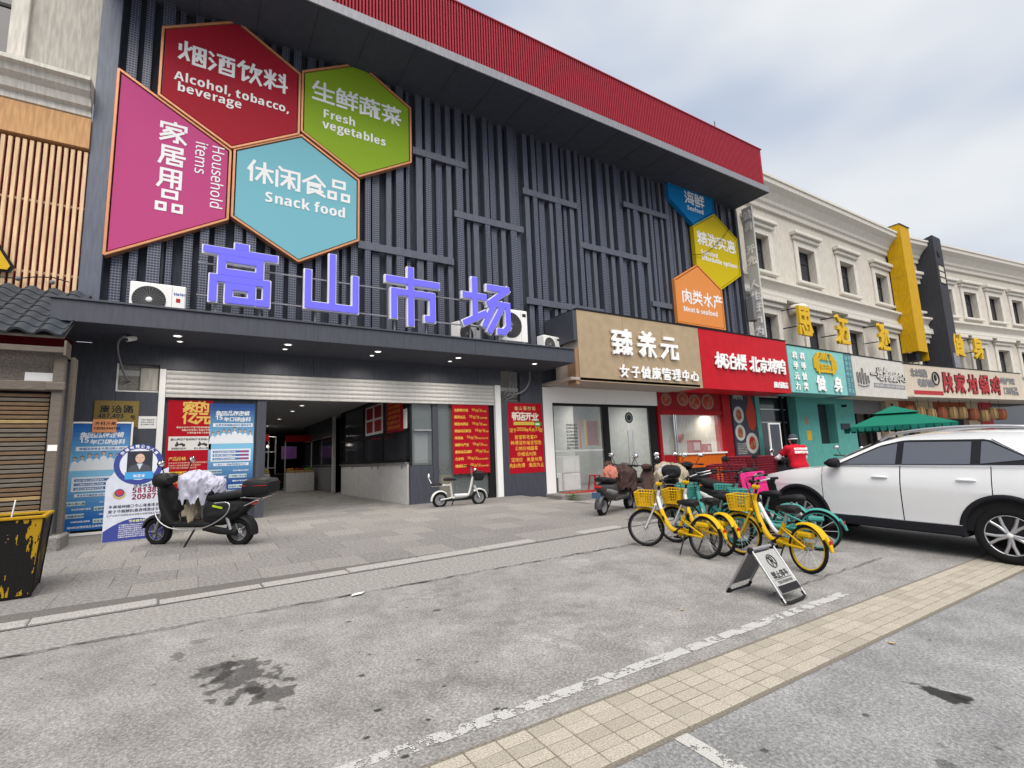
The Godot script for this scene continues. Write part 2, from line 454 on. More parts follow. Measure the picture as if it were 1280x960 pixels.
func add_char(s: Shape, ch: String, t: Transform3D, size: float, thick: float, depth: float, step := 0.0004, lift := 0.0) -> void:
	var k := size / 10.0
	var n := 0
	var half := thick * 0.5
	for stroke in str(strokes.get(ch, "")).split(" ", false):
		var pts: Array[Vector2] = []
		for i in range(0, stroke.length() - 1, 2):
			pts.append(Vector2((stroke[i].to_int() + 0.5) * k, size - (stroke[i + 1].to_int() + 0.5) * k))
		for i in pts.size() - 1:
			var d := (pts[i + 1] - pts[i]).normalized()
			var a := pts[i] - d * half * 0.9
			var b := pts[i + 1] + d * half * 0.9
			var q := Vector2(-d.y, d.x) * half
			var z := lift + depth + n * step
			n += 1
			var p := [a - q, b - q, b + q, a + q]
			var f := []
			var w := []
			for e in p:
				f.append(t * Vector3(e.x, e.y, z))
				w.append(t * Vector3(e.x, e.y, lift))
			s.quad(f[3], f[2], f[1], f[0])
			if depth > 0.004:
				for j in 4:
					var h := (j + 1) % 4
					s.quad(w[j], f[j], f[h], w[h])

# a line of characters starting at the transform's origin; down = written downwards
func write(s: Shape, text: String, t: Transform3D, size: float, thick := 0.13, depth := 0.003, pitch := 1.08, down := false, step := 0.0004) -> void:
	var at := Vector3.ZERO
	for ch in text:
		add_char(s, ch, t * Transform3D(Basis.IDENTITY, at), size, size * thick, depth, step)
		at += Vector3(0, -size * pitch, 0) if down else Vector3(size * pitch, 0, 0)

func latin(parent: Node3D, text: String, material: Material, t: Transform3D, height: float, depth := 0.006, bold := true, centre := false, serif := false) -> MeshInstance3D:
	var f := SystemFont.new()
	f.font_names = PackedStringArray(["Droid Serif" if serif else "Droid Sans"])
	f.font_weight = 700 if bold else 400
	var m := TextMesh.new()
	m.text = text
	m.font = f
	m.font_size = 32
	m.pixel_size = height / 23.0
	m.depth = depth
	m.curve_step = 2.0
	m.horizontal_alignment = HORIZONTAL_ALIGNMENT_CENTER if centre else HORIZONTAL_ALIGNMENT_LEFT
	m.vertical_alignment = VERTICAL_ALIGNMENT_BOTTOM
	return part(parent, "lettering", m, material, t)

# rows of small print whose words the photograph does not resolve
func small_print(s: Shape, c: Color, x0: float, x1: float, y: float, size: float, z: float, fill := 1.0) -> void:
	s.paint(c)
	var keys := strokes.keys()
	var x := x0
	while x + size < x0 + (x1 - x0) * fill:
		add_char(s, keys[rng.randi() % keys.size()], Transform3D(Basis.IDENTITY, v(x, y, z)), size, size * 0.13, 0.0, 0.0002)
		x += size * 1.12

func rect(s: Shape, c: Color, x0: float, x1: float, y0: float, y1: float, z: float) -> void:
	s.paint(c)
	s.quad(v(x0, y1, z), v(x1, y1, z), v(x1, y0, z), v(x0, y0, z))
func disc(s: Shape, c: Color, o: Vector3, r: float, squash := 1.0, seg := 24) -> void:
	s.paint(c)
	for i in seg:
		var a := TAU * i / seg
		var b := TAU * (i + 1) / seg
		s.tri(o, o + v(cos(b) * r * squash, sin(b) * r, 0), o + v(cos(a) * r * squash, sin(a) * r, 0))
func poly(s: Shape, c: Color, pts: PackedVector2Array, z: float) -> void:
	s.paint(c)
	var idx := Geometry2D.triangulate_polygon(pts)
	for k in range(0, idx.size(), 3):
		s.tri(v(pts[idx[k]].x, pts[idx[k]].y, z), v(pts[idx[k + 2]].x, pts[idx[k + 2]].y, z), v(pts[idx[k + 1]].x, pts[idx[k + 1]].y, z))

# ---------------------------------------------------------------- the scene
func _ready() -> void:
	rng.seed = 20
	make_camera()
	make_sky()
	make_materials()
	make_strokes()
	make_ground()
	make_market()
	make_hexagons()
	make_market_signs()
	make_interior()
	make_shops()
	make_cream_buildings()
	make_left_house()
	make_vehicles()
	make_small_things()

func make_camera() -> void:
	var c := Camera3D.new()
	c.name = "camera"
	add_child(c)
	var yaw := deg_to_rad(32.172)
	var pitch := deg_to_rad(8.291)
	var roll := deg_to_rad(-2.263)
	var f := v(sin(yaw) * cos(pitch), sin(pitch), -cos(yaw) * cos(pitch))
	var r := v(cos(yaw), 0, sin(yaw))
	var u := r.cross(f)
	var r2 := r * cos(roll) + u * sin(roll)
	var u2 := u * cos(roll) - r * sin(roll)
	c.transform = Transform3D(Basis(r2, u2, -f), v(0, EYE, 0))
	c.fov = rad_to_deg(2.0 * atan(480.0 / 633.47))
	c.near = 0.05
	c.far = 600.0
	c.current = true

func make_sky() -> void:
	var f := FastNoiseLite.new()
	f.seed = 39
	f.frequency = 1.35
	f.fractal_octaves = 5
	f.fractal_gain = 0.45
	var im := Image.create(768, 384, false, Image.FORMAT_RGBF)
	for y in 384:
		var up := PI * (0.5 - (y + 0.5) / 384.0)
		for x in 768:
			var a := TAU * ((x + 0.5) / 768.0 - 0.5)
			var d := v(sin(a) * cos(up), sin(up), -cos(a) * cos(up))
			var n := f.get_noise_3d(d.x * 1.1 + 37.0, d.y * 2.6, d.z * 1.1)
			var t := clampf(0.5 + n * 0.72, 0.0, 1.0)
			t = t * t * (3.0 - 2.0 * t)
			var c := Color(0.52, 0.61, 0.77).lerp(Color(0.93, 0.955, 0.98), t)
			if d.y < 0.0: c = Color(0.3, 0.3, 0.3)
			im.set_pixel(x, y, c)
	var s := Sky.new()
	var m := PanoramaSkyMaterial.new()
	m.panorama = ImageTexture.create_from_image(im)
	s.sky_material = m
	var e := Environment.new()
	e.background_mode = Environment.BG_SKY
	e.sky = s
	e.tonemap_mode = Environment.TONE_MAPPER_LINEAR
	e.tonemap_exposure = 3.2
	e.background_energy_multiplier = 0.29
	e.sdfgi_enabled = true
	e.ssao_enabled = true
	e.ssil_enabled = true
	var w := WorldEnvironment.new()
	w.name = "world_environment"
	w.environment = e
	add_child(w)
	var sun := DirectionalLight3D.new()
	sun.name = "sun"
	add_child(sun)
	sun.light_energy = 0.5
	sun.light_angular_distance = 60.0
	sun.light_color = Color(1.0, 0.97, 0.93)
	sun.shadow_enabled = true
	sun.look_at_from_position(v(-2.8, 12, 6.5), Vector3.ZERO)

# ---------------------------------------------------------------- ground
func blot(list: Array, x: float, z: float, rx: float, rz: float, dark: float, edge := 0.5) -> void:
	list.append([x, z, rx, rz, dark, edge])

func make_ground() -> void:
	# one picture of the asphalt from x -4 to 14 and z 1 to -8: grain, patches, oil and water stains where the photograph has them
	var w := 2048
	var h := 1024
	var n1 := FastNoiseLite.new()
	n1.seed = 3
	n1.frequency = 0.35
	n1.fractal_octaves = 2
	var n2 := FastNoiseLite.new()
	n2.seed = 5
	n2.frequency = 0.012
	n2.fractal_octaves = 5
	var n3 := FastNoiseLite.new()
	n3.seed = 9
	n3.frequency = 0.05
	n3.fractal_octaves = 4
	var a := n1.get_image(w, h, false, false, false).get_data()
	var b := n2.get_image(w, h, false, false, false).get_data()
	var c := n3.get_image(w, h, false, false, false).get_data()
	var px := PackedByteArray()
	px.resize(w * h * 3)
	for y in h:
		var z := 1.0 - 9.0 * y / h
		var near := z > -2.2
		for x in w:
			var i := y * w + x
			var k := 1.0 + (a[i] - 127) * 0.0024 + (b[i] - 127) * 0.0011 + (c[i] - 127) * 0.0006
			var r := 0.65 * k
			if near:
				px[i * 3] = int(clampf(r * 0.985, 0, 1) * 255)
				px[i * 3 + 1] = int(clampf(r * 0.99, 0, 1) * 255)
				px[i * 3 + 2] = int(clampf(r * 1.0, 0, 1) * 255)
			else:
				px[i * 3] = int(clampf(r * 1.012, 0, 1) * 255)
				px[i * 3 + 1] = int(clampf(r * 1.0, 0, 1) * 255)
				px[i * 3 + 2] = int(clampf(r * 0.985, 0, 1) * 255)
	var spots := []
	blot(spots, 0.36, -4.25, 0.19, 0.32, 0.62, 0.8)
	blot(spots, 0.52, -3.85, 0.17, 0.18, 0.6, 0.7)
	blot(spots, 0.22, -4.42, 0.12, 0.16, 0.68, 0.8)
	blot(spots, 0.1, -5.2, 0.06, 0.07, 0.8, 0.9)
	blot(spots, -0.05, -4.9, 0.05, 0.1, 0.75, 0.9)
	blot(spots, 3.92, -1.5, 0.062, 0.17, 0.3, 0.5)
	blot(spots, 3.98, -1.38, 0.04, 0.05, 0.32, 0.4)
	blot(spots, 3.12, -1.17, 0.05, 0.05, 0.72, 1.0)
	blot(spots, 3.3, -1.28, 0.03, 0.03, 0.78, 1.0)
	blot(spots, 2.05, -4.75, 0.05, 0.06, 0.55, 0.7)
	for k in 60:
		var s := rng.randf_range(0.006, 0.02)
		blot(spots, rng.randf_range(-1.0, 5.0), rng.randf_range(-5.4, -1.0), s * rng.randf_range(0.7, 1.6), s, rng.randf_range(0.45, 0.85), 0.7)
	for p in [[0.86, -3.0], [1.0, -3.25], [1.21, -2.98], [1.46, -3.3], [0.98, -2.72], [1.74, -3.55], [1.2, -4.1], [1.6, -2.86], [1.63, -2.83]]:
		blot(spots, p[0], p[1], 0.02, 0.014, 0.42, 0.6)
	for k in 26:
		blot(spots, rng.randf_range(-3.0, 9.0), rng.randf_range(-5.6, -2.8), rng.randf_range(0.15, 0.6), rng.randf_range(0.1, 0.3), rng.randf_range(0.9, 1.1), 1.6)
	var edge := FastNoiseLite.new()
	edge.seed = 21
	edge.frequency = 5.0
	edge.fractal_octaves = 4
	for s in spots:
		var g: float = 1.0 + s[5]
		var x0 := clampi(int((s[0] - s[2] * g + 4.0) / 18.0 * w), 0, w - 1)
		var x1 := clampi(int((s[0] + s[2] * g + 4.0) / 18.0 * w), 0, w - 1)
		var y0 := clampi(int((1.0 - s[1] - s[3] * g) / 9.0 * h), 0, h - 1)
		var y1 := clampi(int((1.0 - s[1] + s[3] * g) / 9.0 * h), 0, h - 1)
		for y in range(y0, y1 + 1):
			for x in range(x0, x1 + 1):
				var wx := x * 18.0 / w - 4.0
				var wz := 1.0 - y * 9.0 / h
				var q: float = Vector2((wx - s[0]) / s[2], (wz - s[1]) / s[3]).length() + edge.get_noise_2d(wx, wz) * s[5] * 1.6
				if q < 1.0:
					var soft: float = clampf((1.0 - q) * 6.0, 0.0, 1.0) if s[4] < 0.9 else clampf(1.0 - q, 0.0, 1.0)
					var i := (y * w + x) * 3
					var k: float = lerpf(1.0, s[4], soft)
					for j in 3: px[i + j] = mini(255, int(px[i + j] * k))
	var im := Image.create_from_data(w, h, false, Image.FORMAT_RGB8, px)
	var m := StandardMaterial3D.new()
	m.resource_name = "asphalt"
	m.albedo_texture = ImageTexture.create_from_image(im)
	m.roughness = 0.92
	m.detail_enabled = true
	m.detail_blend_mode = BaseMaterial3D.BLEND_MODE_MUL
	m.detail_uv_layer = BaseMaterial3D.DETAIL_UV_2
	m.uv2_triplanar = true
	m.uv2_world_triplanar = true
	m.uv2_scale = Vector3.ONE * 0.95
	m.detail_albedo = noises["speck"]
	m.normal_enabled = false
	var road := setting("road")
	var s := Shape.new()
	var xs := [-90.0, -30.0, -12.0]
	for i in 45: xs.append(-8.0 + i)
	xs.append_array([40.0, 46.0, 60.0, 90.0, 160.0])
	var zs := [60.0, 20.0, 6.0, 1.0, -2.074, -4.0, -5.7, -6.5, -7.5, -8.5, -9.5, -10.5, -12.0, -13.2, -13.9, -60.0]
	for i in xs.size() - 1:
		for j in zs.size() - 1:
			var p := []
			var uv := []
			for c4 in [[0, 0], [0, 1], [1, 1], [1, 0]]:
				var x: float = xs[i + c4[0]]
				var z: float = zs[j + c4[1]]
				p.append(v(x, ground(x, z), z))
				uv.append(Vector2((x + 4.0) / 18.0, (1.0 - z) / 9.0))
			s.quad_uv(p, uv)
	part(road, "asphalt", s, m)
	# worn white lines
	var paint := mat("road_paint", Color(0.62, 0.615, 0.6), 0.85, 0.0, "worn", 4.0)
	worn_line(road, paint, v(-1.2, 0, -2.76), v(5.62, 0, -2.81), 0.105, 0.08, 41)
	worn_line(road, paint, v(2.27, 0, -2.06), v(2.27, 0, 0.6), 0.1, 0.02, 42)
	# the strip of tactile paving: bricks 0.19 by 0.097 m, five rows, stack bond
	var strip := setting("paving_strip")
	var bed := Shape.new()
	for i in 34:
		var x := -6.0 + i
		bed.quad(v(x, ground(x, -2.6) + 0.003, -2.6), v(x + 1, ground(x, -2.6) + 0.003, -2.6), v(x + 1, ground(x, -2.06) + 0.003, -2.06), v(x, ground(x, -2.06) + 0.003, -2.06))
	part(strip, "mortar_bed", bed, mat("mortar", Color(0.25, 0.225, 0.19), 0.95, 0.0, "worn", 2.0))
	var tilt := Basis(Vector3.RIGHT, SLOPE)
	var bricks := []
	for k in 4:
		var bs := Shape.new()
		bs.box(Vector3.ZERO, v(0.184, 0.014, 0.0915), 0.004)
		if k < 3:
			for g in 4:
				bs.box(v(0, 0.0072, -0.03 + g * 0.02), v(0.172, 0.004, 0.009), 0.0015)
		bricks.append(bs.mesh())
	var skins := [mats["paver"], mats["paver_b"], mats["paver_c"], mats["paver"]]
	var rest := Shape.new()
	for i in 130:
		var x := -2.0 + (i + 0.5) * 0.1905
		for j in 5:
			var z := -2.141 - j * 0.0968
			var o := v(x, ground(x, z) - 0.001 + rng.randf_range(-0.0016, 0.0016), z)
			var b3 := tilt * Basis(Vector3.UP, rng.randf_range(-0.012, 0.012)) * Basis(Vector3.BACK, rng.randf_range(-0.008, 0.008))
			if x > 0.7 and x < 12.0:
				part(strip, "paver", bricks[rng.randi() % 4], skins[rng.randi() % 4], Transform3D(b3, o))
			else:
				rest.box(Vector3.ZERO, v(0.187, 0.014, 0.0935), 0.0, Transform3D(b3, o))
	part(strip, "pavers", rest, mats["paver_b"]).set_meta("kind", "stuff")
	# concrete apron between the asphalt and the market pavement, with a ragged front edge
	var apron := setting("concrete_apron")
	var ap := Shape.new()
	var front := []
	var back := []
	for i in 141:
		var x := -7.0 + i * 0.115
		var zf := -5.73 - 0.028 * x + edge.get_noise_1d(x * 0.6) * 0.05
		var zb := -6.58 - 0.06 * x
		front.append(v(x, ground(x, zf) + 0.012, zf))
		back.append(v(x, ground(x, zb) + 0.012, zb))
	for i in 140:
		ap.quad(back[i], back[i + 1], front[i + 1], front[i], 0)
		ap.quad(front[i], front[i + 1], front[i + 1] - v(0, 0.03, -0.004), front[i] - v(0, 0.03, -0.004))
	part(apron, "slab", ap, mat("apron", Color(0.37, 0.36, 0.345), 0.92, 0.0, "worn", 0.9, 0.4))
	part(apron, "edge_crack", crack(-6.5, 8.8, -5.705, -0.028), mats["joint"])
	part(apron, "surface_crack", crack(4.9, 7.6, -3.05, -0.03), mats["joint"])
	part(apron, "back_crack", crack(-0.15, 1.9, -6.572, -0.06), mats["joint"])
	# market pavement: granite slabs over a joint bed
	var pave := setting("market_pavement")
	var pb := Shape.new()
	for i in 18:
		var x := -9.0 + i
		for j in 8:
			var z0 := -6.55 - 0.06 * x * (1.0 if j == 0 else 0.0)
			if j > 0: z0 = -7.2 - (j - 1) * 0.85
			var z1 := -7.2 - j * 0.85
			var x2 := x + 1.0
			var z0b := z0 - (0.06 if j == 0 else 0.0)
			pb.quad(v(x, ground(x, z1) + 0.018, z1), v(x2, ground(x2, z1) + 0.018, z1), v(x2, ground(x2, z0b) + 0.018, z0b), v(x, ground(x, z0) + 0.018, z0))
	part(pave, "joint_bed", pb, mats["joint"])
	for j in 11:
		var z := -7.05 - j * 0.605 + 0.3
		for i in 26:
			var x := -8.3 + i * 0.655 + (j % 2) * 0.22
			if z > -6.9 - 0.06 * x: continue
			if z < -13.1: continue
			var g := Shape.new()
			g.box(Vector3.ZERO, v(0.651, 0.03, 0.601), 0.003)
			var o := v(x, ground(x, z) + 0.012 + rng.randf_range(-0.0015, 0.0015), z)
			var e := (ground(x + 0.3, z) - ground(x - 0.3, z)) / 0.6
			part(pave, "granite_slab", g, [mats["granite"], mats["granite_b"], mats["granite_c"]][rng.randi() % 3], Transform3D(tilt * Basis(Vector3.BACK, e), o))
	# kerb stones along its front edge
	for i in 17:
		var x := -7.6 + i * 0.98
		var sunk := 0.016 if i == 8 or i == 9 else 0.0
		var z := -6.68 - 0.06 * x
		var ks := Shape.new()
		ks.box(Vector3.ZERO, v(0.972, 0.07, 0.2), 0.012)
		var e := (ground(x + 0.3, z) - ground(x - 0.3, z)) / 0.6
		part(pave, "kerb_stone", ks, mats["kerb"] if rng.randf() < 0.6 else mats["granite_c"], Transform3D(tilt * Basis(Vector3.UP, 0.06) * Basis(Vector3.BACK, e), v(x, ground(x, z) + 0.006 - sunk + rng.randf_range(-0.004, 0.004), z)))

func crack(x0: float, x1: float, z: float, k: float) -> Shape:
	var s := Shape.new()
	var f := FastNoiseLite.new()
	f.seed = 17
	f.frequency = 1.3
	f.fractal_octaves = 4
	var x := x0
	var last := []
	while x < x1:
		var o := z + k * x + f.get_noise_1d(x * 1.6) * 0.045
		var wd := 0.006 + 0.014 * maxf(0.0, f.get_noise_1d(x * 3.0 + 70.0))
		var p := [v(x, ground(x, o) + 0.017, o - wd), v(x, ground(x, o) + 0.017, o + wd)]
		if last.size() and f.get_noise_1d(x + 300.0) > -0.22: s.quad(last[0], p[0], p[1], last[1])
		last = p
		x += 0.04
	return s

# a painted line worn to flakes: cells of about a centimetre are left out where the paint is gone
func worn_line(parent: Node3D, m: Material, a: Vector3, b: Vector3, wide: float, gone: float, sd: int) -> void:
	var f := FastNoiseLite.new()
	f.seed = sd
	f.frequency = 3.0
	f.fractal_octaves = 5
	f.fractal_gain = 0.75
	var s := Shape.new()
	var n := int(a.distance_to(b) / 0.007)
	var d := (b - a).normalized()
	var side := v(-d.z, 0, d.x)
	var across := int(wide / 0.007)
	for i in n:
		for j in across:
			var o := a + d * (i * 0.007) + side * (j * 0.007 - wide / 2)
			var rim := absf(j - across * 0.5 + 0.5) / (across * 0.5)
			if f.get_noise_2d(o.x * 2.2, o.z * 2.2) - maxf(0.0, rim - 0.7) * 0.5 + (0.2 if gone < 0.05 else 0.12 + 0.1 * smoothstep(1.4, 2.2, o.x)) < gone - 0.06 + rng.randf_range(-0.1, 0.1): continue
			var q := [o, o + d * 0.0073, o + d * 0.0073 + side * 0.0073, o + side * 0.0073]
			for e in 4: q[e].y = ground(q[e].x, q[e].z) + 0.004
			s.quad(q[0], q[1], q[2], q[3], 0)
	part(parent, "white_line", s, m)

# ---------------------------------------------------------------- the market
func lamp(parent: Node3D, o: Vector3, r: float, energy: float, called := "downlight") -> void:
	var rim := part(parent, called, Shape.new().lathe([Vector2(r * 1.25, 0.0), Vector2(r * 1.25, -0.012), Vector2(r, -0.014), Vector2(r, 0.004)], 18), mats["white_metal"], Transform3D(Basis.IDENTITY, o))
	part(rim, "lamp_disc", Shape.new().lathe([Vector2(r * 0.98, -0.006), Vector2(0.001, -0.008)], 18), mats["lamp_glow"])
	if energy > 0.0:
		var l := SpotLight3D.new()
		l.name = "lamp_light"
		rim.add_child(l, true)
		l.position = v(0, -0.03, 0)
		l.rotation.x = -PI / 2
		l.spot_angle = 84.0
		l.spot_range = 12.0
		l.spot_attenuation = 2.0
		l.light_size = r
		l.light_energy = energy
		l.light_color = Color(1.0, 0.97, 0.93)
		l.shadow_enabled = true

func make_market() -> void:
	var b := thing("market_building", "charcoal slatted market hall with red roof band and open shutter entrance", "building", v(0, 0, -13.2))
	# local z = 0 is the plane of the hexagon signs
	var c: Material = mats["charcoal"]
	slab(b, "upper_wall", mats["charcoal_dark"], -2.18, 21.1, 4.69, 12.75, -0.6, -0.3)
	slab(b, "shop_head_wall", mats["charcoal_dark"], 9.44, 21.1, 3.72, 4.686, -0.6, -0.3)
	slab(b, "side_wall", mats["charcoal_dark"], 20.8, 21.1, 0.2, 14.5, -12.0, -0.6)
	slab(b, "side_wall", mats["charcoal_dark"], -2.18, -1.88, 4.69, 14.5, -12.0, -0.6)
	slab(b, "roof_slab", mats["charcoal_dark"], -2.18, 21.1, 12.76, 12.96, -12.0, -0.3)
	slab(b, "pilaster", mats["pilaster"], -2.18, -1.82, 4.7, 12.74, -0.298, 0.02, 0.006)
	slab(b, "corner_trim", mats["charcoal"], 20.95, 21.12, 5.4, 12.7, -0.298, 0.0, 0.006)
	# vertical fins of perforated sheet, wide ones and narrow ones
	var bars := [[5.15, 6.96, 10.78], [6.48, 9.02, 9.08], [9.06, 11.4, 10.51], [3.55, 6.43, 7.5], [11.44, 14.92, 9.06], [13.77, 16.3, 11.2], [9.02, 12.39, 6.65], [14.96, 16.08, 7.33]]
	var x := -1.7
	var k := 0
	while x < 20.8:
		var wide: float = [0.21, 0.15, 0.23, 0.12, 0.19, 0.17][k % 6] + rng.randf_range(-0.02, 0.02)
		var deep := 0.14 + 0.06 * float(k % 3)
		slab(b, "fin", mats["perforated"] if k % 3 != 1 or x < 4.0 else mats["fin"], x, x + wide, 4.7, 12.745, -0.298, -0.298 + deep)
		if k % 5 == 2:
			slab(b, "fin", mats["charcoal"], x + wide + 0.004, x + wide + 0.05, 4.7, 12.745, -0.298, -0.24)
		x += wide + [0.12, 0.17, 0.09, 0.2, 0.12][k % 5] + rng.randf_range(-0.015, 0.015)
		k += 1
	for r in bars:
		slab(b, "crossbar", mats["fin"], r[0], r[1], r[2] - 0.11, r[2] + 0.11, -0.09, -0.02, 0.005)
	# overhanging roof edge with the red band
	slab(b, "soffit", mats["soffit"], -2.18, 21.0, 12.7, 12.755, -0.298, 1.66)
	for i in 18:
		slab(b, "soffit_seam", mats["black"], -1.6 + i * 1.25, -1.594 + i * 1.25, 12.695, 12.7, -0.29, 1.65)
	slab(b, "roof_fascia", mats["fascia_grey"], -2.2, 21.03, 12.68, 12.95, 1.66, 1.7, 0.004)
	slab(b, "fascia_end", mats["fascia_grey"], 21.0, 21.03, 12.68, 12.95, -0.29, 1.658)
	slab(b, "red_band", mats["red_back"], -2.18, 20.7, 12.96, 14.62, 1.4, 1.54)
	slab(b, "red_band_side", mats["red_back"], 20.6, 20.7, 12.96, 14.62, -0.3, 1.498)
	var bt := Shape.new().box(Vector3.ZERO, v(0.04, 1.68, 0.13)).mesh()
	for i in 262:
		part(b, "red_batten", bt, mats["batten_red"], Transform3D(Basis.IDENTITY, v(-2.1 + i * 0.087, 13.8, 1.61)))
	for i in 20:
		part(b, "side_batten", bt, mats["batten_red"], Transform3D(Basis(Vector3.UP, PI / 2), v(20.735, 13.8, 1.6 - i * 0.087)))
	slab(b, "band_cap", mats["batten_red"], -2.18, 20.78, 14.645, 14.68, 1.55, 1.7)
	# entrance canopy
	var can := slab(b, "canopy", c, -2.2, 9.37, 4.3, 4.64, 0.02, 1.74)
	slab(can, "fascia_panel", c, -2.215, 9.385, 4.265, 4.65, 1.744, 1.782, 0.004)
	slab(can, "top_lip", mats["charcoal"], -2.24, 9.4, 4.653, 4.69, 1.7, 1.82, 0.004)
	slab(can, "soffit_sheet", mats["soffit"], -2.2, 9.37, 4.262, 4.298, 0.02, 1.742)
	slab(can, "end_panel", c, -2.235, -2.202, 4.265, 4.65, 0.02, 1.742)
	for i in [2.2, 6.1]:
		slab(can, "panel_joint", mats["black"], i, i + 0.006, 4.27, 4.645, 1.7822, 1.784)
	for p in [-0.38, 1.67, 3.69, 5.85, 8.3]:
		lamp(can, v(p, 4.26, 1.28), 0.07, 0.9)
	for p in [-0.35, 1.68, 3.69, 5.84]:
		lamp(can, v(p, 4.26, 0.78), 0.05, 0.4)
	# walls round the opening
	slab(b, "header_panel", mats["charcoal"], -0.7, 7.9, 3.78, 4.26, -0.1, 0.0)
	for i in 5:
		slab(b, "panel_joint", mats["black"], 0.9 + i * 1.55, 0.907 + i * 1.55, 3.79, 4.255, 0.0005, 0.003)
	slab(b, "pillar_panel", c, -2.18, -1.43, FLOOR, 4.26, -0.4, 0.0)
	slab(b, "pillar_panel", c, -1.426, -0.7, FLOOR, 3.27, -0.4, 0.0)
	slab(b, "pillar_panel", c, -1.426, -0.7, 3.86, 4.26, -0.4, 0.0)
	# the opened service hatch in the pillar: bare block and plaster
	slab(b, "hatch_back", mats["concrete"], -1.42, -0.7, 3.27, 3.86, -0.4, -0.12)
	slab(b, "hatch_plaster", mats["beige_wall"], -1.05, -0.7, 3.3, 3.8, -0.118, -0.07, 0.02)
	slab(b, "hatch_frame", mats["white_metal"], -1.42, -0.7, 3.265, 3.285, -0.1, 0.012)
	slab(b, "hatch_frame", mats["white_metal"], -1.44, -1.42, 3.265, 3.86, -0.1, 0.012)
	slab(b, "panel_joint", mats["black"], -2.17, -0.71, 2.62, 2.628, 0.0005, 0.003)
	slab(b, "pillar_panel", c, 7.86, 9.44, FLOOR - 0.3, 3.27, -0.4, 0.0)
	slab(b, "pillar_panel", c, 8.6, 9.44, 3.274, 4.26, -0.4, 0.0)
	slab(b, "hatch_back", mats["concrete"], 7.86, 8.6, 3.274, 4.26, -0.4, -0.15)
	slab(b, "hatch_frame", mats["charcoal"], 7.86, 8.6, 3.27, 3.3, -0.15, 0.01)
	slab(b, "hatch_frame", mats["charcoal"], 8.58, 8.6, 3.3, 3.8, -0.15, 0.01)
	# roller shutter, half lowered, with its guide rails
	var sh := Node3D.new()
	sh.name = "roller_shutter"
	b.add_child(sh, true)
	var sl := Shape.new()
	var prof := []
	for i in 9:
		var t := i / 8.0
		prof.append(Vector2(-0.045 + 0.034 * sin(PI * t), t * 0.108))
	for i in 8:
		sl.quad(v(-0.58, prof[i + 1].y, prof[i + 1].x), v(7.66, prof[i + 1].y, prof[i + 1].x), v(7.66, prof[i].y, prof[i].x), v(-0.58, prof[i].y, prof[i].x), 1)
	sl.quad(v(-0.58, 0, -0.06), v(7.66, 0, -0.06), v(7.66, 0.108, -0.06), v(-0.58, 0.108, -0.06))
	var slat := sl.mesh()
	for i in 5:
		part(sh, "slat", slat, mats["shutter"], Transform3D(Basis.IDENTITY, v(0, 3.235 + i * 0.11, 0)))
	slab(sh, "bottom_bar", mats["shutter"], -0.58, 7.66, 3.17, 3.233, -0.07, -0.005, 0.008)
	slab(b, "guide_rail", mats["white_metal"], -0.7, -0.585, FLOOR, 3.78, -0.09, 0.03, 0.006)
	slab(b, "guide_rail", mats["white_metal"], 7.665, 7.86, FLOOR, 3.78, -0.09, 0.03, 0.006)
	slab(b, "threshold", mats["steel"], -0.58, 7.66, FLOOR - 0.02, FLOOR + 0.006, -0.1, 0.06)
	# cables hanging by the right hatch
	var cab := Shape.new()
	for i in 3:
		cab.tube(smooth([v(8.05 + i * 0.09, 4.26, 0.12), v(8.2 + i * 0.1, 3.8, 0.16), v(7.95 + i * 0.12, 3.5 - i * 0.08, 0.1), v(7.95, 3.42, -0.1)], 2), 0.018, 6)
	cab.tube(smooth([v(8.85, 4.26, 0.2), v(8.83, 3.9, 0.22), v(8.6, 3.55, 0.16), v(8.1, 3.5, -0.05)], 2), 0.03, 6)
	part(b, "hanging_cable", cab, mats["plastic_grey"])
	part(b, "loose_cable", Shape.new().tube(smooth([v(17.3, 9.7, 0.14), v(18.3, 9.9, 0.16), v(19.6, 10.9, 0.16), v(20.9, 12.2, 0.1)], 2), 0.012, 5), mats["black"])
	# mast ends above the roof band
	part(b, "roof_mast", Shape.new().tube([v(18.0, 14.6, 1.4), v(18.0, 15.25, 1.4)], 0.025, 6), mats["plastic_grey"])
	part(b, "roof_mast", Shape.new().tube([v(10.2, 14.6, 1.4), v(10.2, 14.95, 1.4)], 0.03, 6), mats["plastic_grey"])

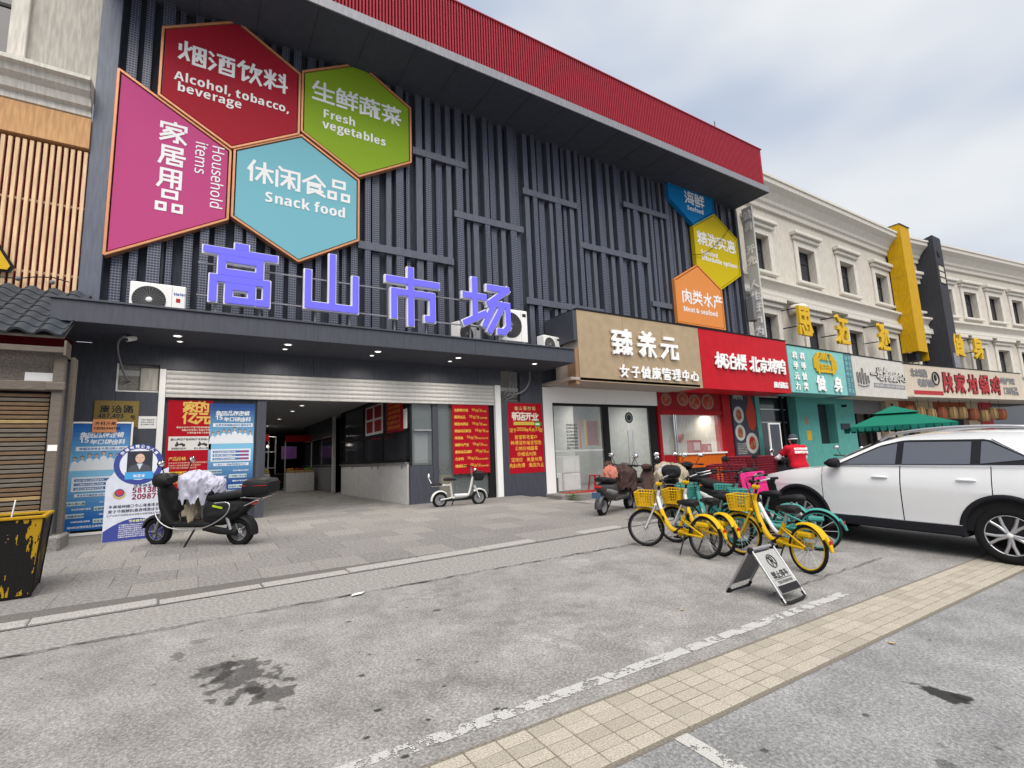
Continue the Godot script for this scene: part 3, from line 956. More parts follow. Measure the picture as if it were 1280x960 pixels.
func make_hexagons() -> void:
	var white := mat("sign_letter", Color(0.78, 0.78, 0.79), 0.5, 0.0, "")
	var list := [
		{"p": [[-1.8, 8.97], [0.44, 7.67], [0.44, 5.9], [-1.8, 4.6]], "c": Color(0.45, 0.065, 0.2), "t": "家居用品", "at": Vector2(-0.98, 7.52), "s": 0.52, "down": true, "n": "magenta cut hexagon sign for household items beside the pilaster", "d": 0.06},
		{"hex": Vector2(0.46, 9.47), "c": Color(0.32, 0.016, 0.03), "t": "烟酒饮料", "at": Vector2(-0.72, 9.62), "s": 0.56, "e": [["Alcohol, tobacco,", -0.78, 9.03, 0.22], ["beverage", -0.72, 8.76, 0.22]], "n": "dark red hexagon sign for alcohol, tobacco and beverage", "d": 0.1},
		{"hex": Vector2(3.54, 9.58), "c": Color(0.22, 0.35, 0.025), "t": "生鲜蔬菜", "at": Vector2(2.28, 9.75), "s": 0.58, "e": [["Fresh", 2.55, 9.22, 0.24], ["vegetables", 2.55, 8.9, 0.24]], "n": "lime green hexagon sign for fresh vegetables", "d": 0.1},
		{"hex": Vector2(2.03, 6.86), "c": Color(0.17, 0.42, 0.5), "t": "休闲食品", "at": Vector2(0.82, 7.0), "s": 0.58, "e": [["Snack food", 1.22, 6.45, 0.27]], "n": "sky blue hexagon sign for snack food", "d": 0.08},
		{"p": [[16.32, 11.1], [19.25, 11.1], [19.25, 10.45], [17.77, 9.6], [16.32, 10.5]], "c": Color(0.006, 0.17, 0.42), "t": "海鲜", "at": Vector2(17.35, 10.5), "s": 0.6, "e": [["Seafood", 17.45, 10.14, 0.2]], "n": "blue cut hexagon sign for seafood under the roof edge", "d": 0.1},
		{"hex": Vector2(19.26, 8.67), "c": Color(0.55, 0.42, 0.01), "t": "精选实惠", "at": Vector2(17.95, 8.78), "s": 0.62, "e": [["Selected", 18.1, 8.28, 0.2], ["affordable options", 18.1, 8.02, 0.2]], "n": "mustard yellow hexagon sign for selected affordable options", "d": 0.08},
		{"p": [[17.74, 7.76], [19.22, 6.88], [19.22, 5.1], [16.22, 5.1], [16.22, 6.9]], "c": Color(0.68, 0.25, 0.07), "t": "肉类水产", "at": Vector2(16.55, 5.98), "s": 0.62, "e": [["Meat & seafood", 16.6, 5.55, 0.21]], "n": "orange cut hexagon sign for meat above the red shop board", "d": 0.1}]
	for i in list.size():
		var q: Dictionary = list[i]
		var pts := PackedVector2Array()
		if q.has("hex"):
			for k in 6:
				var a := PI / 2 + TAU * k / 6
				pts.append(q.hex + Vector2(cos(a), sin(a)) * 1.735)
		else:
			for e in q.p: pts.append(Vector2(e[0], e[1]))
		for k in pts.size(): pts[k].y += EYE
		var mid := Vector2.ZERO
		for e in pts: mid += e / pts.size()
		var o := thing("hexagon_sign", q.n, "sign", v(mid.x, mid.y, -13.2))
		o.set_meta("group", "hexagon signs on the market front")
		for k in pts.size(): pts[k] -= mid
		var z: float = q.d - 0.02
		var small := Geometry2D.offset_polygon(pts, -0.055)[0]
		part(o, "panel", Shape.new().prism(small, z - 0.15, z), mat("hex_%d" % i, q.c, 0.55, 0.0, ""))
		var fr := Shape.new()
		for k in pts.size():
			var a := pts[k]
			var b := pts[(k + 1) % pts.size()]
			var d := (b - a).normalized()
			var l := a.distance_to(b)
			fr.box(v(l / 2, 0, 0), v(l + 0.02, 0.055, 0.2), 0.006, Transform3D(Basis(v(d.x, d.y, 0), v(-d.y, d.x, 0), Vector3.BACK), v((a.x), a.y, z - 0.08 + k * 0.0015)))
		part(o, "copper_frame" if i < 4 else "frame", fr, mats["copper"] if i < 4 else mats["hex_%d" % i])
		var s := Shape.new()
		var t0 := Transform3D(Basis.IDENTITY, v(q.at.x - mid.x, q.at.y + EYE - mid.y, z + 0.0005))
		write(s, q.t, t0, q.s, 0.12, 0.004, 1.09, q.has("down"), 0.0005)
		part(o, "lettering", s, white)
		if q.has("down"):
			for e in [["Household", -0.02, 7.72], ["items", -0.36, 7.72]]:
				latin(o, e[0], white, Transform3D(Basis(Vector3.BACK, -PI / 2), v(e[1] - mid.x, e[2] + EYE - mid.y, z + 0.006)), 0.24, 0.008, false)
		for e in q.get("e", []):
			latin(o, e[0], white, Transform3D(Basis.IDENTITY, v(e[1] - mid.x, e[2] + EYE - mid.y, z + 0.006)), e[3], 0.008, true)

func make_market_signs() -> void:
	# the lit channel letters over the canopy
	var o := thing("channel_letters", "row of four large blue channel letters with white rims on the canopy", "sign", v(0, 4.69, -11.95))
	var spots := [["高", -0.03, 5.02, 1.4, 1.46], ["山", 1.98, 4.97, 1.3, 1.48], ["市", 3.85, 4.96, 1.42, 1.5], ["场", 5.97, 5.0, 1.46, 1.5]]
	for q in spots:
		var h: float = q[4] * 1.03
		var k: float = q[3] / q[4]
		var t := Transform3D(Basis.from_scale(v(k, 1, 1)), v(q[1], q[2] - 4.69, 0))
		var rim := Shape.new()
		add_char(rim, q[0], t, h, h * (0.128 if q[0] == "高" else 0.138), 0.1, 0.0008)
		var l := part(o, "letter", rim, mats["letter_white"])
		var face := Shape.new()
		add_char(face, q[0], t, h, h * (0.096 if q[0] == "高" else 0.105), 0.006, 0.0008, 0.135)
		part(l, "letter_face", face, mats["letter_blue"])
		for e in [0.2, 0.8]:
			part(o, "post", Shape.new().box(v(q[1] + q[3] * e, 0.25, -0.05), v(0.04, 0.6, 0.04)), mats["fascia_grey"])
	for q in [[-0.1, 7.6, 0.5], [-0.1, 7.6, 1.2]]:
		part(o, "rail", Shape.new().box(v((q[0] + q[1]) / 2, q[2], -0.06), v(q[1] - q[0], 0.03, 0.03)), mats["fascia_grey"])
	# air conditioners on the canopy
	air_con("white air conditioner with round fan grille left of the blue letters", v(-0.76, 4.69, -12.3), 0.95, 0.72, 0.0, true)
	air_con("white air conditioner raised on a steel stand behind the last blue letter", v(7.95, 4.98, -12.35), 0.92, 0.98, 0.0, false, 0.3)
	air_con("smaller beige air conditioner turned sideways behind the last blue letter", v(6.45, 4.69, -12.35), 0.9, 0.68, 0.35, false)
	air_con("air conditioner tucked under the side of the gold shop board", v(9.35, 4.69, -12.4), 0.75, 0.6, 0.2, false)
	# street name plate, notes and hatch camera on the left pillar
	var pl := thing("name_plate", "brass street plate with black characters on the market pillar", "plaque", v(-1.395, 2.8, -13.2))
	slab(pl, "plate", mats["brass"], -0.37, 0.37, -0.29, 0.27, 0.001, 0.02, 0.006)
	var s := Shape.new()
	write(s, "康洽路", Transform3D(Basis.IDENTITY, v(-0.27, 0.02, 0.02)), 0.15, 0.14, 0.002, 1.3)
	part(pl, "lettering", s, mats["letter_dark"])
	latin(pl, "487,493", mats["letter_dark"], Transform3D(Basis.IDENTITY, v(-0.3, -0.12, 0.021)), 0.085, 0.004, true)
	var s2 := Shape.new()
	write(s2, "号", Transform3D(Basis.IDENTITY, v(0.23, -0.12, 0.02)), 0.09, 0.14, 0.002)
	part(pl, "lettering", s2, mats["letter_dark"])
	var nt := thing("notice", "small white paper notice beside the brass street plate", "notice", v(-0.86, 2.62, -13.2))
	slab(nt, "paper", mats["letter_white"], -0.16, 0.16, -0.13, 0.13, 0.001, 0.004)
	var sp := Shape.new()
	for i in 3: small_print(sp, Color(0.1, 0.1, 0.12), -0.12, 0.13, 0.04 - i * 0.05, 0.03, 0.0045)
	part(nt, "lettering", sp, mats["print"])
	var cam := thing("security_camera", "white bullet camera on a bent pipe under the canopy", "camera", v(-1.15, 4.26, -12.3))
	var tilt := Transform3D(Basis(Vector3.UP, -0.5) * Basis(Vector3.RIGHT, 0.35), v(0, -0.06, 0.05))
	part(cam, "body", Shape.new().box(Vector3.ZERO, v(0.085, 0.085, 0.26), 0.02, tilt), mats["white_metal"])
	part(cam, "sun_hood", Shape.new().box(v(0, 0.05, 0.02), v(0.1, 0.008, 0.3), 0.003, tilt), mats["white_metal"])
	part(cam, "lens", Shape.new().lathe([Vector2(0.03, 0.0), Vector2(0.028, 0.008), Vector2(0.001, 0.009)], 12, tilt * Transform3D(Basis(Vector3.RIGHT, PI / 2), v(0, 0, 0.13))), mats["pane_dark"])
	part(cam, "bracket", Shape.new().tube([v(0.0, 0.0, 0.0), v(0.0, -0.03, 0.0)], 0.02, 8), mats["white_metal"])
	part(cam, "conduit", Shape.new().tube(smooth([v(-0.1, 0.0, 0.05), v(-0.22, -0.12, 0.0), v(-0.24, -0.3, -0.4), v(-0.15, -0.7, -0.85), v(-0.05, -0.75, -0.98)], 2), 0.02, 7), mats["plastic_grey"])
	# red posters
	banner()
	price_list()

func air_con(label: String, at: Vector3, w: float, h: float, turn: float, badge: bool, legs := 0.06) -> void:
	var o := thing("air_conditioner", label, "air conditioner", at, turn, "outdoor air conditioner units")
	slab(o, "casing", mats["white_metal"], -w / 2, w / 2, 0.0, h, -0.32, 0.0, 0.02)
	var fx := -w * 0.16
	var r := h * 0.4
	part(o, "fan_recess", Shape.new().lathe([Vector2(r, 0.0), Vector2(r * 0.98, -0.002), Vector2(0.001, -0.002)], 28, Transform3D(Basis(Vector3.RIGHT, PI / 2), v(fx, h * 0.5, 0.006))), mats["black"])
	var g := Shape.new()
	for k in 9: g.torus(v(fx, h * 0.5, 0.012), Vector3.BACK, r * (0.28 + 0.085 * k), 0.004, 28, 4)
	for k in 28:
		var a := TAU * k / 28
		g.tube([v(fx + cos(a) * r * 0.2, h * 0.5 + sin(a) * r * 0.2, 0.014), v(fx + cos(a + 0.25) * r, h * 0.5 + sin(a + 0.25) * r, 0.012)], 0.004, 4, false)
	part(o, "fan_grille", g, mats["plastic_grey"])
	part(o, "hub", Shape.new().lathe([Vector2(r * 0.2, 0.0), Vector2(r * 0.18, 0.02), Vector2(0.001, 0.024)], 16, Transform3D(Basis(Vector3.RIGHT, PI / 2), v(fx, h * 0.5, 0.01))), mats["white_metal"] if badge else mats["plastic_grey"])
	slab(o, "side_seam", mats["plastic_grey"], w * 0.24, w * 0.245, 0.03, h - 0.03, 0.0005, 0.003)
	if badge:
		latin(o, "Haier", mat("badge_blue", Color(0.05, 0.08, 0.3), 0.5, 0.0, ""), Transform3D(Basis.IDENTITY, v(w * 0.27, h * 0.68, 0.003)), 0.06, 0.004)
		slab(o, "badge", mats["lamp_red"], w * 0.32, w * 0.4, h * 0.5, h * 0.62, 0.001, 0.004)
	else:
		slab(o, "badge", mats["letter_dark"], w * 0.3, w * 0.44, h * 0.8, h * 0.9, 0.001, 0.004)
	for e in [-0.35, 0.35]:
		slab(o, "foot", mats["steel"], w * e - 0.03, w * e + 0.03, -legs, 0.0, -0.3, -0.02)

func banner() -> void:
	var o := thing("opening_banner", "red banner with yellow characters announcing a new shop opening on the right pillar", "banner", v(8.75, 1.1, -13.2))
	slab(o, "sheet", mat("banner_red", Color(0.42, 0.008, 0.02), 0.5, 0.0, "soft", 0.8), -0.64, 0.64, 0.0, 2.15, 0.001, 0.006)
	var s := Shape.new()
	var gold := Color(0.75, 0.4, 0.06)
	s.paint(Color(0.6, 0.45, 0.2))
	write(s, "高山菜市场", Transform3D(Basis.IDENTITY, v(-0.4, 1.93, 0.007)), 0.13, 0.12, 0.001, 1.25, false, 0.0002)
	s.paint(Color(0.75, 0.72, 0.62))
	write(s, "新店开业", Transform3D(Basis.IDENTITY, v(-0.5, 1.62, 0.007)), 0.25, 0.16, 0.001, 0.98, false, 0.0002)
	rect(s, Color(0.6, 0.45, 0.08), -0.45, 0.32, 1.47, 1.57, 0.0075)
	disc(s, Color(0.06, 0.28, 0.05), v(0.45, 1.5, 0.0085), 0.09, 1.5)
	rect(s, Color(0.75, 0.73, 0.65), 0.36, 0.52, 1.47, 1.53, 0.0092)
	s.paint(gold)
	var y := 1.2
	for q in ["回客新老客户", "特提供市场自营的", "公特价格蔬菜", "价格绝对低", "定低价 数量有限", "先到先得 集完为止"]:
		var n: int = q.length()
		write(s, q, Transform3D(Basis.IDENTITY, v(-0.075 * n + 0.02, y - 0.165, 0.007)), 0.125, 0.13, 0.001, 1.14, false, 0.0002)
		y -= 0.172
	write(s, "定于", Transform3D(Basis.IDENTITY, v(-0.6, 1.25, 0.007)), 0.12, 0.13, 0.001, 1.05, false, 0.0002)
	write(s, "年", Transform3D(Basis.IDENTITY, v(-0.02, 1.25, 0.007)), 0.12, 0.13, 0.001, 1.05, false, 0.0002)
	write(s, "月", Transform3D(Basis.IDENTITY, v(0.2, 1.25, 0.007)), 0.12, 0.13, 0.001, 1.05, false, 0.0002)
	write(s, "起", Transform3D(Basis.IDENTITY, v(0.5, 1.25, 0.007)), 0.12, 0.13, 0.001, 1.05, false, 0.0002)
	part(o, "lettering", s, mats["print"])
	var y2 := mat("banner_gold", gold, 0.5, 0.0, "")
	latin(o, "2026", y2, Transform3D(Basis.IDENTITY, v(-0.34, 1.25, 0.008)), 0.11, 0.003)
	latin(o, "6", y2, Transform3D(Basis.IDENTITY, v(0.115, 1.25, 0.008)), 0.11, 0.003)
	latin(o, "27", y2, Transform3D(Basis.IDENTITY, v(0.34, 1.25, 0.008)), 0.11, 0.003)

func price_list() -> void:
	var o := thing("price_list", "red price list with nine rows of yellow print inside the shutter opening", "poster", v(6.85, 1.18, -13.24))
	slab(o, "sheet", mats["banner_red"], -0.6, 0.6, 0.0, 2.02, 0.001, 0.006)
	var s := Shape.new()
	var names := ["生鲜菜市场", "蔬菜食品", "精选肉类店", "家居用品新店", "休闲食", "海鲜水产店", "康健食品酒料", "北京鸭", "烟酒饮料"]
	for i in 9:
		var y := 1.78 - i * 0.2
		s.paint(Color(0.75, 0.45, 0.08))
		write(s, names[i], Transform3D(Basis.IDENTITY, v(-0.53, y, 0.007)), 0.085, 0.15, 0.001, 1.05, false, 0.0002)
		var x: float = -0.5 + names[i].length() * 0.092
		write(s, "元", Transform3D(Basis.IDENTITY, v(x + 0.2, y, 0.007)), 0.08, 0.15, 0.001, 1.05, false, 0.0002)
		write(s, "斤", Transform3D(Basis.IDENTITY, v(x + 0.34, y, 0.007)), 0.08, 0.15, 0.001, 1.05, false, 0.0002)
		latin(o, "10", mats["banner_gold"], Transform3D(Basis.IDENTITY, v(x + 0.07, y, 0.008)), 0.075, 0.003)
		latin(o, "/", mats["banner_gold"], Transform3D(Basis.IDENTITY, v(x + 0.29, y, 0.008)), 0.075, 0.003)
		small_print(s, Color(0.75, 0.45, 0.08), x + 0.43, 0.58, y, 0.045, 0.0075)
	part(o, "lettering", s, mats["print"])

func make_interior() -> void:
	var b: Node3D = get_node("market_building")
	# hall inside the market: floor, ceiling, walls (local z = world z + 13.2)
	var hall := Node3D.new()
	hall.name = "entrance_hall"
	b.add_child(hall, true)
	slab(hall, "hall_floor", mats["floor_tile"], -1.88, 9.5, FLOOR - 0.12, FLOOR - 0.004, -26.0, -0.1)
	slab(hall, "hall_ceiling", mats["ceiling_white"], -1.88, 9.5, 3.62, 3.74, -26.0, -0.11)
	slab(hall, "hall_back_wall", mats["plastic_grey"], -1.88, 9.5, FLOOR, 3.62, -26.3, -26.0)
	slab(hall, "hall_side_wall", mats["plastic_grey"], -1.88, -1.7, FLOOR, 3.62, -26.0, -0.4)
	slab(hall, "hall_side_wall", mats["plastic_grey"], 9.45, 9.6, FLOOR - 0.3, 3.78, -26.0, -0.4)
	slab(hall, "hall_roof_void", mats["charcoal_dark"], -1.88, 9.5, 3.76, 4.6, -26.3, -0.4)
	slab(hall, "corridor_wall", mats["plastic_grey"], 1.0, 1.22, FLOOR, 3.62, -14.0, -0.3)
	slab(hall, "corridor_pier", mats["charcoal"], 1.22, 1.42, FLOOR, 3.62, -0.3, -0.06, 0.005)
	slab(hall, "poster_backing", mats["charcoal_dark"], -0.58, 1.22, FLOOR, 3.62, -0.2, -0.1)
	for i in 3: lamp(hall, v(3.05, 3.615, -3.16 - i * 1.95), 0.08, 0.8, "ceiling_lamp")
	for i in 2: lamp(hall, v(3.05, 3.615, -10.5 - i * 4.0), 0.08, 0.9, "ceiling_lamp")  # deeper pair added only to brighten the back of the hall
	# the glazed stall along the corridor
	var st := thing("corridor_stall", "stall with white panelled base and black framed windows along the hall corridor", "stall", v(4.98, FLOOR, -13.46))
	slab(st, "base_panel", mats["white_board"], 0.0, 0.06, 0.0, 1.1, -7.4, -0.02)
	for z in [-2.4, -4.9]: slab(st, "panel_joint", mats["plastic_grey"], -0.003, -0.0005, 0.0, 1.1, z, z + 0.006)
	slab(st, "counter_edge", mats["steel"], -0.06, 0.12, 1.1, 1.14, -7.5, 0.0)
	var bracket := Shape.new()
	for z in [-0.3, -2.5, -3.2, -5.6]:
		bracket.tube(smooth([v(-0.05, 1.09, z), v(-0.03, 1.05, z - 0.1), v(-0.005, 0.95, z - 0.15)], 1), 0.012, 5)
	part(st, "bracket", bracket, mats["steel"])
	for z in [0.0, -2.2, -4.3, -7.0, -7.5]:
		slab(st, "mullion", mats["black"], 0.0, 0.08, 1.14, 3.19, z - 0.07, z)
	for y in [1.14, 1.98, 3.11]:
		slab(st, "rail", mats["black"], 0.002, 0.078, y, y + 0.08, -7.5, -0.0)
	for i in 3:
		var z0: float = [0.0, -2.2, -4.3][i]
		var z1: float = [-2.2, -4.3, -7.0][i]
		for y in [[1.22, 1.98], [2.06, 3.11]]:
			slab(st, "pane", mats["pane_dark"], 0.03, 0.036, y[0], y[1], z1, z0 - 0.07)
	slab(st, "inner_wall", mats["charcoal_dark"], 0.5, 0.6, 0.0, 3.19, -12.0, -1.2)
	# second stall further in
	var s2 := thing("corridor_stall", "dim stall with grey base deeper in the hall corridor", "stall", v(4.98, FLOOR, -22.4))
	slab(s2, "base_panel", mats["plastic_grey"], 0.0, 0.06, 0.0, 1.12, -6.6, 0.0)
	slab(s2, "end_post", mats["white_board"], -0.02, 0.1, 0.0, 3.19, -0.02, 0.14)
	slab(s2, "counter_edge", mats["steel"], -0.06, 0.1, 1.12, 1.16, -6.6, -0.03)
	slab(s2, "window", mats["pane_dark"], 0.03, 0.05, 1.16, 2.3, -6.6, -0.03)
	slab(s2, "sign_band", mats["charcoal"], 0.0, 0.08, 2.4, 3.19, -6.6, -0.03)
	slab(s2, "band_rail", mats["steel"], -0.02, 0.0, 2.34, 2.4, -6.6, -0.03)
	# wall posters on the stall windows
	var p1 := thing("menu_poster", "white poster with four dark pictures on the stall window", "poster", v(4.975, 2.5, -16.5))
	slab(p1, "sheet", mats["white_board"], -0.012, 0.0, 0.0, 0.95, -0.95, 0.95)
	for q in [[0.08, 0.45, -0.8, -0.1], [0.08, 0.45, 0.1, 0.8], [0.52, 0.9, -0.8, -0.1], [0.52, 0.9, 0.1, 0.8]]:
		slab(p1, "picture", mats["dark_red"], -0.018, -0.013, q[0], q[1], q[2], q[3])
	var p2 := thing("menu_poster", "red poster with orange characters on the stall window", "poster", v(4.975, 2.46, -14.45))
	slab(p2, "sheet", mats["banner_red"], -0.012, 0.0, 0.0, 0.98, -0.72, 0.7)
	var sp := Shape.new()
	for i in 6: small_print(sp, Color(0.6, 0.25, 0.03), -0.62, 0.6, 0.84 - i * 0.15, 0.1, 0.0135)
	part(p2, "lettering", sp, mats["print"], Transform3D(Basis(Vector3.UP, -PI / 2), Vector3.ZERO))
	var p3 := thing("notice", "plain white sheet beside the red poster on the stall window", "notice", v(4.975, 2.5, -13.55))
	slab(p3, "paper", mats["letter_white"], -0.01, 0.0, 0.0, 0.55, -0.16, 0.12)
	# far end: lit sign, lamp, dark table
	var ls := thing("lit_sign", "dim violet lit sign board at the end of the hall", "sign", v(4.1, 1.95, -27.9))
	slab(ls, "board", mats["plastic_grey"], -0.36, 0.36, 0.0, 0.64, -0.05, 0.0)
	slab(ls, "face", mats["screen_glow"], -0.33, 0.33, 0.03, 0.61, 0.001, 0.006)
	var lt := Shape.new()
	for i in 3: small_print(lt, Color(0.3, 0.12, 0.35), -0.28, 0.3, 0.42 - i * 0.17, 0.11, 0.007)
	part(ls, "lettering", lt, mats["print"])
	var tb := thing("draped_table", "table under a black cloth at the end of the hall", "table", v(3.78, FLOOR, -27.6))
	slab(tb, "cloth", mats["black"], -0.4, 0.4, 0.1, 0.82, -0.3, 0.3, 0.04)
	for e in [-0.35, 0.35]: slab(tb, "leg", mats["steel"], e - 0.02, e + 0.02, 0.0, 0.1, -0.02, 0.02)
	var bulb := thing("hanging_bulb", "bare lit bulb hanging at the end of the hall", "lamp", v(3.06, 2.59, -27.5))
	part(bulb, "bulb", Shape.new().ball(Vector3.ZERO, v(0.06, 0.07, 0.06), 10, 7), mats["lamp_glow"])
	part(bulb, "cord", Shape.new().tube([v(0, 0.06, 0), v(0, 1.02, 0)], 0.008, 5), mats["black"])
	var sf := thing("display_shelf", "pale framed display shelf far down the hall", "shelf", v(3.0, FLOOR, -28.2))
	for q in [[-0.5, 0.0], [0.5, 0.0]]: slab(sf, "upright", mats["steel"], q[0] - 0.02, q[0] + 0.02, 0.0, 2.7, -0.3, 0.0)
	for y in [0.6, 1.1, 1.9, 2.66]: slab(sf, "board", mats["white_board"], -0.48, 0.48, y, y + 0.03, -0.3, 0.0)
	# produce stalls at the back of the hall
	for q in [["left produce stall at the back of the hall with stacked crates of greens", 2.2, -24.5, [Color(0.1, 0.25, 0.04), Color(0.35, 0.12, 0.03), Color(0.4, 0.3, 0.05)]], ["right produce stall near the draped table with crates of fruit", 4.2, -25.6, [Color(0.45, 0.2, 0.03), Color(0.35, 0.03, 0.03), Color(0.15, 0.28, 0.05)]]]:
		var ps := thing("produce_stall", q[0], "stall", v(q[1], FLOOR, q[2]))
		slab(ps, "counter", mats["white_board"], -0.6, 0.6, 0.0, 0.85, -0.35, 0.35, 0.01)
		slab(ps, "canopy_board", mats["duck_red"], -0.6, 0.6, 2.3, 2.6, -0.3, -0.25)
		for e in [-0.58, 0.58]: slab(ps, "upright", mats["steel"], e - 0.02, e + 0.02, 0.86, 2.6, -0.3, -0.26)
		for i in 3:
			var cr := thing("produce_crate", ["first", "middle", "last"][i] + " open crate of produce on the " + ("left" if q[1] < 3.0 else "right") + " stall in the hall", "crate", v(q[1] - 0.4 + i * 0.4, FLOOR + 0.851, q[2] + 0.05))
			slab(cr, "box", mats["cardboard"] if mats.has("cardboard") else mats["old_wood_pale"], -0.18, 0.18, 0.0, 0.12, -0.22, 0.22, 0.008)
			var pr := Shape.new()
			for n in 24: pr.ball(v(rng.randf_range(-0.14, 0.14), rng.randf_range(0.12, 0.19), rng.randf_range(-0.18, 0.18)), Vector3.ONE * rng.randf_range(0.035, 0.05), 7, 5)
			part(cr, "produce", pr, mat("produce_%d_%d" % [i, int(q[1])], q[3][i], 0.6, 0.0, ""))
	# front glazing right of the corridor
	var fg := thing("glazed_front", "dark framed shopfront glass under the market shutter", "window", v(5.0, FLOOR, -13.2))
	slab(fg, "base_panel", mats["charcoal"], 0.0, 0.66, 0.0, 1.03, -0.2, -0.08)
	slab(fg, "frame", mats["black"], 0.0, 0.06, 1.03, 2.9, -0.18, -0.1)
	slab(fg, "frame", mats["charcoal"], 0.67, 0.84, 0.0, 2.9, -0.2, -0.09)
	slab(fg, "frame", mats["black"], 2.44, 2.64, 0.0, 2.9, -0.2, -0.09)
	slab(fg, "frame", mats["black"], 0.84, 2.44, 0.0, 0.12, -0.2, -0.09)
	slab(fg, "window_box", mats["plastic_grey"], 0.18, 0.56, 1.1, 1.95, -0.3, -0.21)
	slab(fg, "box_rail", mats["steel"], 0.12, 0.62, 1.98, 2.02, -0.15, -0.06)
	slab(fg, "pane", mats["shop_glass"], 0.845, 2.435, 0.125, 2.9, -0.16, -0.152)
	slab(fg, "pane", mats["shop_glass"], 0.065, 0.665, 1.04, 2.9, -0.16, -0.152)
	var cb := thing("cardboard_box", "tan cardboard box behind the glass under the price list", "box", v(6.12, FLOOR, -13.75))
	slab(cb, "carton", mat("cardboard", Color(0.3, 0.2, 0.09), 0.85, 0.0, "worn", 2.0), -0.3, 0.26, 0.0, 0.75, -0.2, 0.2, 0.01)
	slab(cb, "flap", mats["cardboard"], -0.28, 0.24, 0.755, 0.77, -0.2, 0.0)
	var fan := thing("fan_guard", "round dark fan guard behind the glass beside the carton", "fan", v(6.58, FLOOR, -13.7))
	var g := Shape.new()
	for k in 6: g.torus(v(0, 0.42, 0), Vector3.BACK, 0.08 + 0.055 * k, 0.007, 26, 5)
	part(fan, "guard", g, mats["plastic_grey"])
	part(fan, "stand", Shape.new().tube([v(0, 0.03, -0.03), v(0, 0.42, -0.03)], 0.02, 8), mats["plastic_grey"])
	part(fan, "foot", Shape.new().lathe([Vector2(0.001, 0.03), Vector2(0.16, 0.03), Vector2(0.18, 0.0)], 16, Transform3D(Basis.IDENTITY, v(0, 0, -0.03))), mats["plastic_grey"])
	var ex := thing("fire_extinguisher", "red fire extinguisher standing inside the glass front", "extinguisher", v(5.95, FLOOR + 0.85, -13.62))
	part(ex, "cylinder", Shape.new().lathe([Vector2(0.001, 0.0), Vector2(0.07, 0.0), Vector2(0.07, 0.3), Vector2(0.04, 0.36), Vector2(0.02, 0.38), Vector2(0.001, 0.38)], 14), mats["duck_red"])
	part(ex, "valve", Shape.new().box(v(0, 0.42, 0), v(0.04, 0.07, 0.1), 0.01), mats["black"])
	var sb := thing("side_shelf", "low dark shelf inside the glass front carrying the extinguisher", "shelf", v(6.0, FLOOR, -13.9))
	slab(sb, "board", mats["charcoal_dark"], -0.2, 0.3, 0.8, 0.85, -0.4, 0.4)
	slab(sb, "upright", mats["charcoal_dark"], -0.2, -0.15, 0.0, 0.8, -0.4, 0.4)
	dental_poster(v(-1.56, 0.0, -12.75), true)
	dental_poster(v(0.72, 1.03, -13.28), false)
	battery_poster()
	police_board()

